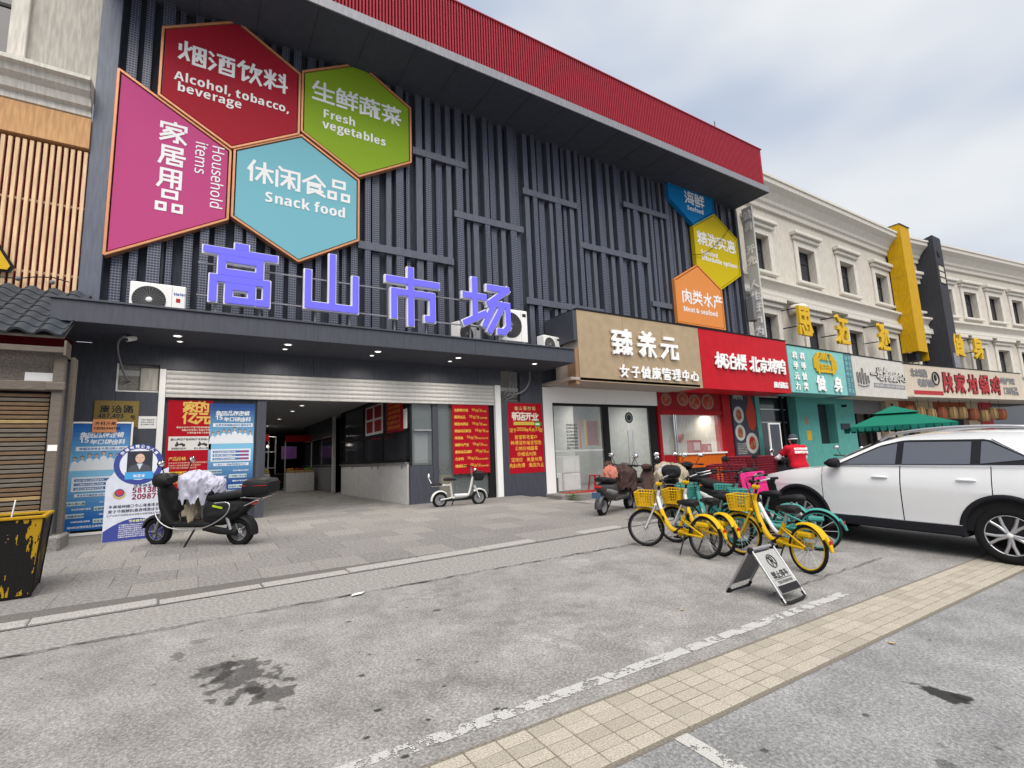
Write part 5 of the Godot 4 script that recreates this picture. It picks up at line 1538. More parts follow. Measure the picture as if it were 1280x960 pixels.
	var mb := thing("menu_board", "tall charcoal duck menu board with pictures of plates on the red column", "menu board", v(19.95, 1.25, -13.12))
	slab(mb, "panel", mats["charcoal_dark"], -0.82, 0.85, 0.0, 2.85, -0.06, 0.0)
	var pr := Shape.new()
	poly(pr, Color(0.42, 0.05, 0.03), PackedVector2Array([Vector2(0.25, 1.2), Vector2(0.5, 1.05), Vector2(0.75, 1.3), Vector2(0.8, 1.9), Vector2(0.55, 2.5), Vector2(0.5, 2.84), Vector2(0.3, 2.84), Vector2(0.38, 2.4), Vector2(0.1, 1.8)]), 0.002)
	for q in [[-0.42, 1.75, 0.36], [-0.42, 1.0, 0.34], [0.35, 0.55, 0.44]]:
		disc(pr, Color(0.5, 0.5, 0.48), v(q[0], q[1], 0.004), q[2], 1.0, 26)
		disc(pr, Color(0.3, 0.12, 0.07) if q[1] > 0.6 else Color(0.36, 0.03, 0.025), v(q[0], q[1], 0.006), q[2] * 0.66, 0.8, 22)
		for e in 10: disc(pr, Color(0.4, 0.22, 0.1).lerp(Color(0.3, 0.04, 0.03), rng.randf()), v(q[0] + rng.randf_range(-0.4, 0.4) * q[2], q[1] + rng.randf_range(-0.45, 0.45) * q[2], 0.008 + e * 0.0004), q[2] * 0.16, 1.2, 8)
	for i in 7: small_print(pr, Color(0.45, 0.43, 0.4), -0.7, 0.0, 0.52 - i * 0.07, 0.05, 0.004)
	pr.paint(Color(0.5, 0.48, 0.45))
	write(pr, "烤鸭", Transform3D(Basis.IDENTITY, v(-0.7, 2.4, 0.003)), 0.32, 0.12, 0.001, 1.05, false, 0.0003)
	part(mb, "print", pr, mats["print"])
	# gym doorway and teal wall
	var gy := thing("gym_front", "teal plastered gym front with a tall dark window and glass door", "shopfront", v(20.9, 0.2, -13.2))
	slab(gy, "door_post", mats["teal_wall"], -0.1, 0.2, 0.0, 3.75, -0.4, 0.1, 0.01)
	slab(gy, "door_pane", mats["pane_dark"], 0.2, 3.0, 0.0, 3.75, -0.5, -0.45)
	for q in [[0.75, 0.85], [2.55, 2.68], [3.0, 3.1]]: slab(gy, "door_frame", mats["black"], q[0], q[1], 0.0, 3.75, -0.45, -0.3)
	for y in [2.5, 3.1]: slab(gy, "door_rail", mats["steel"], 0.2, 3.0, y, y + 0.06, -0.44, -0.36)
	for e in [1.7, 1.9]: part(gy, "door_handle", Shape.new().tube([v(e, 0.9, -0.38), v(e, 1.9, -0.38)], 0.025, 8), mats["chrome"])
	slab(gy, "wall_panel", mats["teal_wall"], 3.1, 5.0, 0.0, 3.75, -0.4, 0.1, 0.01)
	slab(gy, "wall_panel", mats["teal_wall"], 6.64, 8.6, 0.0, 3.75, -0.4, 0.1, 0.01)
	slab(gy, "wall_panel", mats["teal_wall"], 5.004, 6.636, 0.0, 1.46, -0.4, 0.1, 0.01)
	slab(gy, "wall_panel", mats["teal_wall"], 5.004, 6.636, 3.45, 3.75, -0.4, 0.1, 0.01)
	slab(gy, "window", mats["pane_dark"], 5.004, 6.636, 1.46, 3.45, -0.38, -0.34)
	slab(gy, "window_bar", mats["window_frame"], 5.7, 5.76, 1.46, 3.45, -0.34, -0.3)
	slab(gy, "notice", mats["letter_yellow"], 3.75, 4.15, 1.65, 2.1, 0.101, 0.106)
	slab(gy, "notice", mats["lantern"], 3.7, 4.0, 2.4, 2.75, 0.101, 0.106)
	slab(gy, "upper_soffit", mats["charcoal_dark"], -0.1, 8.6, 3.76, 3.84, -0.4, 1.48)
	part(gy, "wall_camera", Shape.new().box(v(7.4, 3.35, 0.2), v(0.12, 0.12, 0.25), 0.03), mats["black"])
	slab(gy, "mail_slot", mats["charcoal_dark"], 7.0, 7.9, 2.15, 2.45, 0.101, 0.14)
	var bd := thing("standing_screen", "white framed standing sign board by the gym door", "sign board", v(20.75, 0.25, -12.35))
	for q in [[-0.42, -0.36], [0.36, 0.42]]: slab(bd, "frame_side", mats["white_metal"], q[0], q[1], 0.0, 2.35, -0.03, 0.03, 0.006)
	slab(bd, "frame_rail", mats["white_metal"], -0.36, 0.36, 2.29, 2.35, -0.03, 0.03, 0.006)
	slab(bd, "frame_rail", mats["white_metal"], -0.36, 0.36, 0.0, 0.75, -0.03, 0.03, 0.006)
	slab(bd, "screen", mats["charcoal"], -0.358, 0.358, 0.752, 2.288, -0.02, 0.015)
	# dark bay under the white board, then the stew house front
	var db := thing("shop_bay", "shaded recessed shop bay behind the green parasol", "shopfront", v(29.5, 0.2, -13.2))
	slab(db, "back_wall", mats["beige_wall"], 0.0, 6.0, 0.0, 3.75, -1.4, -1.3)
	slab(db, "lintel", mats["plastic_grey"], 0.0, 3.4, 3.0, 3.75, -0.3, 0.0)
	for e in [0.6, 1.9, 2.6]: slab(db, "post", mats["black"], e, e + 0.12, 0.0, 3.0, -0.3, -0.1)
	slab(db, "notice_panel", mats["cream"], 2.75, 3.3, 0.6, 2.6, -0.3, -0.15)
	slab(db, "soffit", mats["plastic_grey"], -0.1, 3.4, 3.76, 3.84, -1.4, 1.48)
	var sf := thing("stew_house_front", "cream stew house front with hanging lanterns and a red pier", "shopfront", v(32.6, 0.2, -13.0))
	sf.rotation.y = -0.11
	var wallm := mat("stew_wall", Color(0.5, 0.42, 0.3), 0.85, 0.0, "soft", 0.5)
	slab(sf, "pier", wallm, 0.3, 1.6, 0.0, 3.75, -0.4, 0.0)
	slab(sf, "pier", wallm, 3.4, 5.2, 0.0, 3.75, -0.4, 0.0)
	slab(sf, "pier", wallm, 9.2, 10.6, 0.0, 3.75, -0.4, 0.0)
	slab(sf, "red_pier", mats["duck_red"], 10.61, 12.2, 0.0, 3.75, -0.4, 0.05)
	slab(sf, "window", mats["pane_dark"], 1.6, 3.4, 0.0, 3.0, -0.4, -0.3)
	slab(sf, "window", mats["pane_dark"], 5.2, 9.2, 0.6, 2.7, -0.4, -0.3)
	slab(sf, "sill_band", mats["sign_white"], 5.2, 9.2, 2.72, 2.86, -0.3, 0.05)
	slab(sf, "lintel", mats["lantern_red"], 1.6, 9.2, 2.9, 3.75, -0.4, -0.1)
	slab(sf, "next_shop", mats["pane_dark"], 12.2, 20.0, 0.0, 3.75, -0.6, -0.3)
	slab(sf, "soffit", mats["cream"], 0.0, 20.0, 3.76, 3.84, -0.4, 1.6)
	var ln: Node3D
	for i in 10:
		var lx: float = [0.6, 1.7, 2.8, 3.9, 5.1, 6.2, 7.5, 8.8, 9.9, 11.0][i]
		var lx_y: float = [3.45, 3.4, 3.3, 3.4, 3.42, 3.42, 3.34, 3.25, 3.4, 3.35][i]
		var at := sf.transform * v(lx, lx_y - 0.8, 0.9)
		if i == 0:
			ln = thing("hanging_lantern", "", "lantern", at)
			part(ln, "drum", Shape.new().lathe([Vector2(0.22, 0.0), Vector2(0.28, 0.05), Vector2(0.3, 0.35), Vector2(0.27, 0.66), Vector2(0.2, 0.7)], 12), mats["lantern"])
			var rb := Shape.new()
			for k2 in 10:
				var a := TAU * k2 / 10
				rb.tube([v(cos(a) * 0.28, 0.04, sin(a) * 0.28), v(cos(a) * 0.305, 0.35, sin(a) * 0.305), v(cos(a) * 0.27, 0.67, sin(a) * 0.27)], 0.014, 4)
			part(ln, "rib", rb, mats["old_wood_dark"])
			part(ln, "cord", Shape.new().tube([v(0, 0.7, 0), v(0, 1.25, 0)], 0.012, 5), mats["black"])
		else:
			ln = again(get_node("hanging_lantern"), "", at)
		var nth: String = ["tenth", "ninth", "eighth", "seventh", "sixth", "fifth", "fourth", "third", "second", "first"][i]
		ln.set_meta("label", "%s ribbed drum lantern, %s from the red pier, under the stew house board" % ["tan" if i % 3 else "reddish", nth])
		ln.set_meta("group", "stew house lanterns")
		if i % 3 == 0:
			var dr: MeshInstance3D = ln.get_node("drum")
			dr.material_override = mats["lantern_red"]
		elif i > 0:
			var dr2: MeshInstance3D = ln.get_node("drum")
			dr2.material_override = mats["lantern"]

# ---------------------------------------------------------------- cream buildings
func long_trim(b: Node3D, called: String, length: float, y: float, prof: Array, x0 := 0.0) -> void:
	# moulding: profile of (out, up) points swept along x
	var s := Shape.new()
	for i in prof.size() - 1:
		s.quad(v(x0, y + prof[i + 1].y, prof[i + 1].x), v(x0 + length, y + prof[i + 1].y, prof[i + 1].x), v(x0 + length, y + prof[i].y, prof[i].x), v(x0, y + prof[i].y, prof[i].x))
	for e in [x0, x0 + length]:
		for i in prof.size() - 2:
			s.tri(v(e, y + prof[0].y, 0.0), v(e, y + prof[i + 1].y, prof[i + 1].x), v(e, y + prof[i + 2].y, prof[i + 2].x))
	part(b, called, s, mats["cream_trim"])

func cream_block(b: Node3D, length: float, windows: Array) -> void:
	var c: Material = mats["cream"]
	# wall built round its window openings
	var ow := 1.62
	var rows := [[10.22, 12.1], [6.2, 8.0]]
	var ys := [3.9, 6.2, 8.0, 10.22, 12.1, 14.0]
	slab(b, "wall_band", c, 0, length, 8.0, 10.22, -0.4, 0.0)
	slab(b, "wall_band", c, 0, length, 12.1, 14.2, -0.4, 0.0)
	slab(b, "wall_band", c, 0, length, 3.9, 6.2, -0.4, 0.0)
	for r in rows:
		var x := 0.0
		for w in windows:
			if w > x: slab(b, "wall_pier", c, x, w, r[0], r[1], -0.4, 0.0)
			x = w + ow
		if x < length: slab(b, "wall_pier", c, x, length, r[0], r[1], -0.4, 0.0)
		for w in windows:
			var win := slab(b, "window", mats["pane_dark"], w, w + ow, r[0], r[1], -0.38, -0.34)
			for e in [0.0, ow * 0.48, ow - 0.06]: slab(win, "window_frame", mats["window_frame"], w + e, w + e + 0.06, r[0], r[1], -0.339, -0.3)
			for e in [r[0], r[0] + 1.2, r[1] - 0.06]: slab(win, "window_frame", mats["window_frame"], w + 0.06, w + ow - 0.06, e, e + 0.06, -0.338, -0.302)
			var sur := slab(b, "surround", mats["cream_trim"], w - 0.34, w - 0.002, r[0] - 0.04, r[1] + 0.34, 0.0, 0.09, 0.012)
			slab(sur, "jamb", mats["cream_trim"], w + ow + 0.002, w + ow + 0.34, r[0] - 0.04, r[1] + 0.34, 0.0, 0.09, 0.012)
			slab(sur, "head", mats["cream_trim"], w, w + ow, r[1] + 0.002, r[1] + 0.34, 0.0, 0.088, 0.012)
			slab(sur, "hood", mats["cream_trim"], w - 0.5, w + ow + 0.5, r[1] + 0.56, r[1] + 0.78, 0.0, 0.36, 0.03)
			slab(sur, "hood_bed", mats["cream_trim"], w - 0.42, w + ow + 0.42, r[1] + 0.342, r[1] + 0.558, 0.0, 0.22, 0.03)
			slab(sur, "sill", mats["cream_trim"], w - 0.42, w + ow + 0.42, r[0] - 0.2, r[0] - 0.042, 0.0, 0.2, 0.02)
	long_trim(b, "cornice", length, 13.55, [Vector2(0.0, 0.0), Vector2(0.14, 0.0), Vector2(0.16, 0.22), Vector2(0.26, 0.3), Vector2(0.3, 0.45), Vector2(0.52, 0.75), Vector2(0.78, 0.98), Vector2(0.8, 1.2), Vector2(0.86, 1.22), Vector2(0.86, 1.34), Vector2(-0.2, 1.42)])
	long_trim(b, "string_course", length, 8.75, [Vector2(0.0, 0.0), Vector2(0.34, 0.02), Vector2(0.36, 0.16), Vector2(0.2, 0.24), Vector2(0.14, 0.5), Vector2(0.3, 0.72), Vector2(0.44, 0.8), Vector2(0.44, 0.92), Vector2(0.0, 1.0)])
	slab(b, "parapet", c, 0, length, 14.2, 14.9, -0.6, -0.2)
	slab(b, "flat_roof", mats["plastic_grey"], 0, length, 13.9, 14.0, -10.0, -0.4)

func make_cream_buildings() -> void:
	var b := thing("cream_building", "cream stucco building with moulded cornice beside the market", "building", v(21.12, 0, -13.6))
	cream_block(b, 18.0, [1.35, 5.68, 10.05, 14.4])
	slab(b, "ground_floor_back", mats["cream"], 0.0, 45.0, 0.0, 3.95, -3.6, -3.4)
	slab(b, "end_wall", mats["cream"], -0.004, 0.3, 0.2, 14.2, -10.0, -0.402)
	part(b, "hood_lamp", Shape.new().lathe([Vector2(0.001, 0.5), Vector2(0.42, 0.45), Vector2(0.5, 0.3), Vector2(0.4, 0.12), Vector2(0.42, 0.0), Vector2(0.001, 0.0)], 16, Transform3D(Basis.IDENTITY, v(4.4, 8.15, 0.3))), mats["cream_trim"])
	var c := thing("cream_building", "second cream building turning towards the road beyond the slate column sign", "building", v(39.1, 0, -13.55))
	c.rotation.y = -0.145
	cream_block(c, 34.0, [0.9, 4.2, 7.3, 10.6, 13.9, 17.2, 20.5, 23.8])
	slab(c, "antenna", mats["plastic_grey"], 7.4, 7.46, 14.9, 15.5, -0.5, -0.44)
	slab(c, "antenna", mats["plastic_grey"], 6.9, 8.0, 15.4, 15.46, -0.5, -0.44)
	# vertical column signs that stand out from the fronts
	var y := thing("column_sign", "tall yellow sheet metal column sign fixed to the cream front", "sign", v(37.5, 7.0, -13.55))
	slab(y, "side_sheet", mats["sign_yellow"], 0.0, 1.35, 0.1, 8.35, 0.9, 0.95)
	slab(y, "front_sheet", mats["sign_yellow"], -0.02, 0.02, 0.1, 8.35, 0.1, 0.95)
	slab(y, "back_sheet", mats["sign_yellow"], 1.35, 1.4, -0.4, 8.35, 0.1, 0.95)
	for k in 6: slab(y, "sheet_joint", mats["gold_side"], -0.024, -0.0205, 1.2 + k * 1.25, 1.215 + k * 1.25, 0.1, 0.95)
	slab(y, "top_cap", mats["charcoal"], -0.05, 1.45, 8.352, 8.4, 0.05, 1.0)
	part(y, "bracket", Shape.new().box(v(0.5, -0.2, 0.5), v(0.8, 0.5, 0.5)), mats["black"])
	part(y, "bracket", Shape.new().box(v(0.1, 8.2, 0.05), v(0.3, 0.3, 0.3)), mats["black"])
	var g := thing("column_sign", "tall slate grey column sign with a lattice gap beyond the yellow one", "sign", v(41.2, 5.9, -13.1))
	slab(g, "side_sheet", mats["sign_slate"], 0.0, 1.3, 0.0, 9.3, 0.9, 0.95)
	part(g, "front_sheet", Shape.new().prism(PackedVector2Array([Vector2(-0.95, 0), Vector2(0.4, 0), Vector2(0.4, 9.0), Vector2(-0.95, 9.3)]), -0.02, 0.02, Transform3D(Basis(Vector3.UP, PI / 2), Vector3.ZERO)), mats["sign_slate"])
	slab(g, "back_sheet", mats["sign_slate"], 1.3, 1.35, 0.0, 9.2, -0.4, 0.95)
	slab(g, "lattice_gap", mats["cream"], 0.3, 1.1, 6.0, 7.3, 0.951, 0.955)
	for k in 4: slab(g, "lattice_bar", mats["black"], 0.25, 1.15, 6.0 + k * 0.42, 6.05 + k * 0.42, 0.956, 0.98)
	part(g, "round_hole", Shape.new().lathe([Vector2(0.3, 0.0), Vector2(0.3, 0.01), Vector2(0.001, 0.01)], 18, Transform3D(Basis(Vector3.RIGHT, PI / 2), v(0.6, 8.1, 0.95))), mats["black"])
	slab(g, "foot_panel", mats["fascia_grey"], 0.3, 1.3, 0.2, 1.3, 0.952, 0.96)
	# yellow characters on iron brackets
	for q in [["思", 24.55, 6.95, -12.9, 1.4, 0.0], ["迈", 28.2, 6.85, -12.9, 1.45, 0.0], ["迩", 32.9, 6.9, -12.9, 1.45, 0.0], ["健", 41.9, 7.05, -12.3, 1.45, -0.145], ["身", 44.75, 7.05, -12.1, 1.4, -0.145]]:
		var o := thing("wall_letter", "yellow raised character %s on iron brackets" % {"思": "with a field-shaped box on top", "迈": "with a hooked right side", "迩": "with a long sweeping foot", "健": "of two parts on the turning front", "身": "with a slanting tail"}[q[0]], "sign letter", v(q[1], q[2], q[3]), q[5])
		var s := Shape.new()
		add_char(s, q[0], Transform3D(Basis.from_scale(v(0.82, 1, 1)), v(0, 0, 0)), q[4], q[4] * 0.15, 0.14, 0.001)
		part(o, "character", s, mats["letter_yellow"])
		for e in [0.3, 0.95]: part(o, "bracket", Shape.new().tube([v(0.1, q[4] * e, 0.0), v(-0.1, q[4] * e, -0.7)], 0.03, 5), mats["black"])
	# narrow vertical board with carved characters between the market and the cream building
	var vb := thing("vertical_board", "narrow weathered white board of vertical characters at the market corner", "sign", v(21.3, 5.9, -12.8))
	slab(vb, "board", mat("pale_board", Color(0.72, 0.72, 0.7), 0.7, 0.0, "worn", 1.0), -0.05, 0.05, 0.0, 6.75, -0.25, 0.25, 0.01)
	for q in [["健身", 6.15], ["开先", 4.5], ["人生好力为", 2.83]]:
		var s3 := Shape.new()
		write(s3, q[0], Transform3D(Basis.IDENTITY, v(-0.2, q[1], 0.05)), 0.4, 0.13, 0.03, 1.36, true, 0.0006)
		part(vb, "lettering", s3, mats["letter_white"], Transform3D(Basis(Vector3.UP, -PI / 2), Vector3.ZERO))
	part(vb, "junction_box", Shape.new().box(v(-0.15, 1.9, -0.2), v(0.3, 1.1, 0.35), 0.02), mats["plastic_grey"])

# ---------------------------------------------------------------- house on the left
func make_left_house() -> void:
	var b := thing("timber_house", "plastered house with timber slat screen and tiled awning left of the market", "building", v(-2.18, 0, -13.2))
	slab(b, "upper_wall", mats["beige_wall"], -9.0, -0.004, 9.8, 16.0, -0.4, -0.02)
	long_trim(b, "cornice", 8.99, 9.16, [Vector2(0.0, 0.0), Vector2(0.1, 0.02), Vector2(0.1, 0.16), Vector2(0.2, 0.2), Vector2(0.24, 0.36), Vector2(0.36, 0.46), Vector2(0.4, 0.58), Vector2(0.5, 0.62), Vector2(0.5, 0.7), Vector2(-0.02, 0.78)], -9.0)
	slab(b, "window_trim", mats["cream_trim"], -1.42, -1.14, 10.12, 16.0, -0.018, 0.1, 0.015)
	slab(b, "window_sill", mats["cream_trim"], -3.4, -0.98, 9.96, 10.1, -0.018, 0.16, 0.02)
	slab(b, "window", mats["pane_dark"], -3.4, -1.43, 10.12, 16.0, -0.016, 0.02)
	slab(b, "window_bar", mats["window_frame"], -3.4, -1.43, 11.2, 11.27, 0.021, 0.05)
	slab(b, "timber_panel", mats["wood_panel"], -9.0, -0.006, 8.45, 9.14, -0.3, 0.1, 0.004)
	slab(b, "screen_back", mats["dark_red"], -9.0, -0.006, 3.0, 8.44, -0.35, -0.2)
	var ws := Shape.new().box(Vector3.ZERO, v(0.062, 3.4, 0.07), 0.004).mesh()
	for i in 60:
		part(b, "screen_slat", ws, mats["wood_slat"], Transform3D(Basis.IDENTITY, v(-0.05 - i * 0.107, 6.68, 0.02)))
	for y in [5.6, 7.1]: slab(b, "screen_rail", mats["wood_slat"], -6.5, -0.01, y, y + 0.05, -0.08, -0.018)
	# tiled awning, pitched towards the street
	var top := v(0, 5.22, 0.1)
	var down := (v(0, 3.84, 2.3) - top).normalized()
	var out := -Vector3.RIGHT.cross(down).normalized()
	if out.y < 0: out = -out
	var tl := Shape.new()
	var rows := []
	for i in 5:
		var r := PackedVector3Array()
		for j in 13:
			var t := j / 12.0
			var hgt := 0.04 * sin(t * TAU) + (0.03 if t > 0.85 else 0.0)
			r.append(v((t - 0.5) * 0.36, hgt + 0.022, 0.0) + v(0, 0.02 * i / 4.0, 0.36 * i / 4.0))
		rows.append(r)
	tl.sheet(rows)
	var lip := PackedVector3Array()
	for p in rows[4]: lip.append(p - v(0, 0.04, 0.0))
	tl.join(rows[4], lip, false, 2)
	var tile := tl.mesh()
	var frame := Basis(Vector3.RIGHT, out, down)
	for i in 8:
		for j in 12:
			var o := v(0.1 - j * 0.335, 0, 0) + top + down * (0.315 * i) + out * (0.03 + i * 0.002)
			part(b, "roof_tile", tile, mats["roof_tile"], Transform3D(frame, o))
	part(b, "awning_deck", Shape.new().box(v(-2.2, 0, 1.26), v(4.9, 0.04, 2.55), 0.0, Transform3D(frame, top - out * 0.02)), mats["old_wood"])
	slab(b, "verge_board", mats["old_wood"], 0.27, 0.3, 3.55, 3.8, 1.9, 2.3)
	slab(b, "eave_board", mats["old_wood"], -6.0, 0.28, 3.6, 3.7, 2.16, 2.22, 0.01)
	# old post, beam and the slat door
	slab(b, "post", mats["old_wood"], 0.12, 0.27, 0.62, 3.74, 1.93, 2.08, 0.015)
	slab(b, "post", mats["old_wood"], 0.29, 0.36, 0.5, 3.6, 1.6, 1.84, 0.01)
	slab(b, "beam_end", mats["old_wood"], 0.05, 0.3, 2.98, 3.12, 2.081, 2.14, 0.015)
	slab(b, "beam", mats["old_wood"], -6.0, 0.119, 2.98, 3.14, 1.9, 2.06, 0.015)
	slab(b, "upper_panel", mat("dull_panel", Color(0.23, 0.2, 0.18), 0.85, 0.0, "worn", 1.0), -6.0, 0.11, 3.15, 3.7, 1.85, 1.9)
	slab(b, "paper_note", mats["letter_white"], -0.26, 0.1, 3.15, 3.3, 1.901, 1.906)
	slab(b, "base_stone", mats["concrete"], 0.0, 0.42, 0.25, 0.62, 1.5, 2.25, 0.03)
	slab(b, "base_stone", mats["concrete"], -6.0, -0.01, 0.25, 0.46, 1.5, 2.3, 0.02)
	slab(b, "side_return", mats["charcoal"], 0.02, 0.1, 0.4, 3.7, 0.1, 1.6)
	for i in 34:
		var m: Material = mats["old_wood_pale"] if rng.randf() < 0.16 else (mats["old_wood_dark"] if rng.randf() < 0.6 else mats["old_wood"])
		cube(b, "door_slat", m, v(-2.94, 0.5 + i * 0.073, 1.94 + rng.randf_range(-0.008, 0.008)), v(6.05, 0.055, 0.03), 0.006)
	slab(b, "door_back", mats["black"], -6.0, 0.11, 0.45, 2.98, 1.8, 1.86)
	slab(b, "card", mats["letter_white"], 0.14, 0.26, 1.98, 2.08, 2.081, 2.086)
	var ws2 := thing("warning_sign", "yellow triangular warning sign on the timber screen", "sign", v(-3.64, 5.55, -13.05))
	part(ws2, "plate", Shape.new().prism(PackedVector2Array([Vector2(-0.5, 0.0), Vector2(0.42, 0.0), Vector2(0.46, 0.08), Vector2(0.04, 0.82), Vector2(-0.06, 0.82), Vector2(-0.54, 0.08)]), 0.0, 0.03), mats["letter_yellow"])
	part(ws2, "rim", Shape.new().prism(PackedVector2Array([Vector2(-0.54, -0.04), Vector2(0.46, -0.04), Vector2(0.52, 0.08), Vector2(0.06, 0.88), Vector2(-0.08, 0.88), Vector2(-0.6, 0.08)]), -0.02, -0.001), mats["black"])
	var st := thing("string_lights", "dark cord of small bulbs strung along the foot of the timber screen", "string lights", v(-2.3, 5.4, -13.05))
	var cord := []
	for i in 17: cord.append(v(-i * 0.25, 0.06 * sin(i * 1.3) + 0.05, 0.0))
	part(st, "cord", Shape.new().tube(cord, 0.012, 5), mats["black"])
	for i in 8: part(st, "bulb", Shape.new().ball(v(-0.25 - i * 0.5, 0.0, 0.02), v(0.045, 0.05, 0.045), 8, 6), mats["plastic_grey"])

# ---------------------------------------------------------------- vehicles
# rings of a rounded box along x: each entry is [x, y, half height, half width]
func loft(s: Shape, list: Array, power := 3.0, sides := 16, t := Transform3D.IDENTITY) -> Shape:
	var last := PackedVector3Array()
	for i in list.size():
		var q: Array = list[i]
		var g := PackedVector3Array()
		for k in sides:
			var a := TAU * k / sides
			var c := cos(a)
			var e := sin(a)
			g.append(t * v(q[0], q[1] + signf(e) * pow(absf(e), 2.0 / power) * q[2], signf(c) * pow(absf(c), 2.0 / power) * q[3]))
		if i > 0: s.join(last, g)
		else: s.cap(g)
		if i == list.size() - 1: s.cap(g)
		last = g
	return s

func wheel(parent: Node3D, at: Vector3, r: float, thick: float, tyre: Material, rim: Material, spokes: int, spoke_r := 0.002, wide := 1.0) -> Node3D:
	var w := Node3D.new()
	w.name = "wheel"
	parent.add_child(w, true)
	w.position = at
	part(w, "tyre", Shape.new().torus(Vector3.ZERO, Vector3.BACK, r - thick, thick, 36, 10, wide), tyre)
	part(w, "rim", Shape.new().torus(Vector3.ZERO, Vector3.BACK, r - thick * 2.1, thick * 0.55, 36, 8, wide * 1.2), rim)
	part(w, "hub", Shape.new().tube([v(0, 0, -0.045), v(0, 0, 0.045)], 0.022, 10), mats["plastic_grey"])
	var sp := Shape.new()
	for k in spokes:
		var a := TAU * k / spokes
		var d := v(cos(a), sin(a), 0)
		var n := v(cos(a + (0.5 if k % 2 else -0.5)), sin(a + (0.5 if k % 2 else -0.5)), 0)
		sp.tube([n * 0.018 + v(0, 0, 0.03 if k % 2 else -0.03), d * (r - thick * 2.2)], spoke_r, 4, false)
	part(w, "spokes", sp, mats["steel"] if spokes > 8 else rim)
	return w

func arc(c: Vector3, r: float, a0: float, a1: float, n := 12) -> Array:
	var out := []
	for i in n + 1:
		var a := deg_to_rad(lerpf(a0, a1, float(i) / n))
		out.append(c + v(cos(a) * r, sin(a) * r, 0))
	return out

func strip_arc(s: Shape, c: Vector3, r: float, a0: float, a1: float, half: float) -> void:
	var pts := arc(c, r, a0, a1, 14)
	for i in pts.size() - 1:
		var u: Vector3 = (pts[i] - c).normalized()
		var w: Vector3 = (pts[i + 1] - c).normalized()
		var A := [pts[i] - u * half * 0.5 + v(0, 0, -half), pts[i] + v(0, 0, -half * 0.6) + u * 0.004, pts[i] + v(0, 0, half * 0.6) + u * 0.004, pts[i] - u * half * 0.5 + v(0, 0, half)]
		var B := [pts[i + 1] - w * half * 0.5 + v(0, 0, -half), pts[i + 1] + v(0, 0, -half * 0.6) + w * 0.004, pts[i + 1] + v(0, 0, half * 0.6) + w * 0.004, pts[i + 1] - w * half * 0.5 + v(0, 0, half)]
		for k in 3: s.quad(A[k], A[k + 1], B[k + 1], B[k], 1)

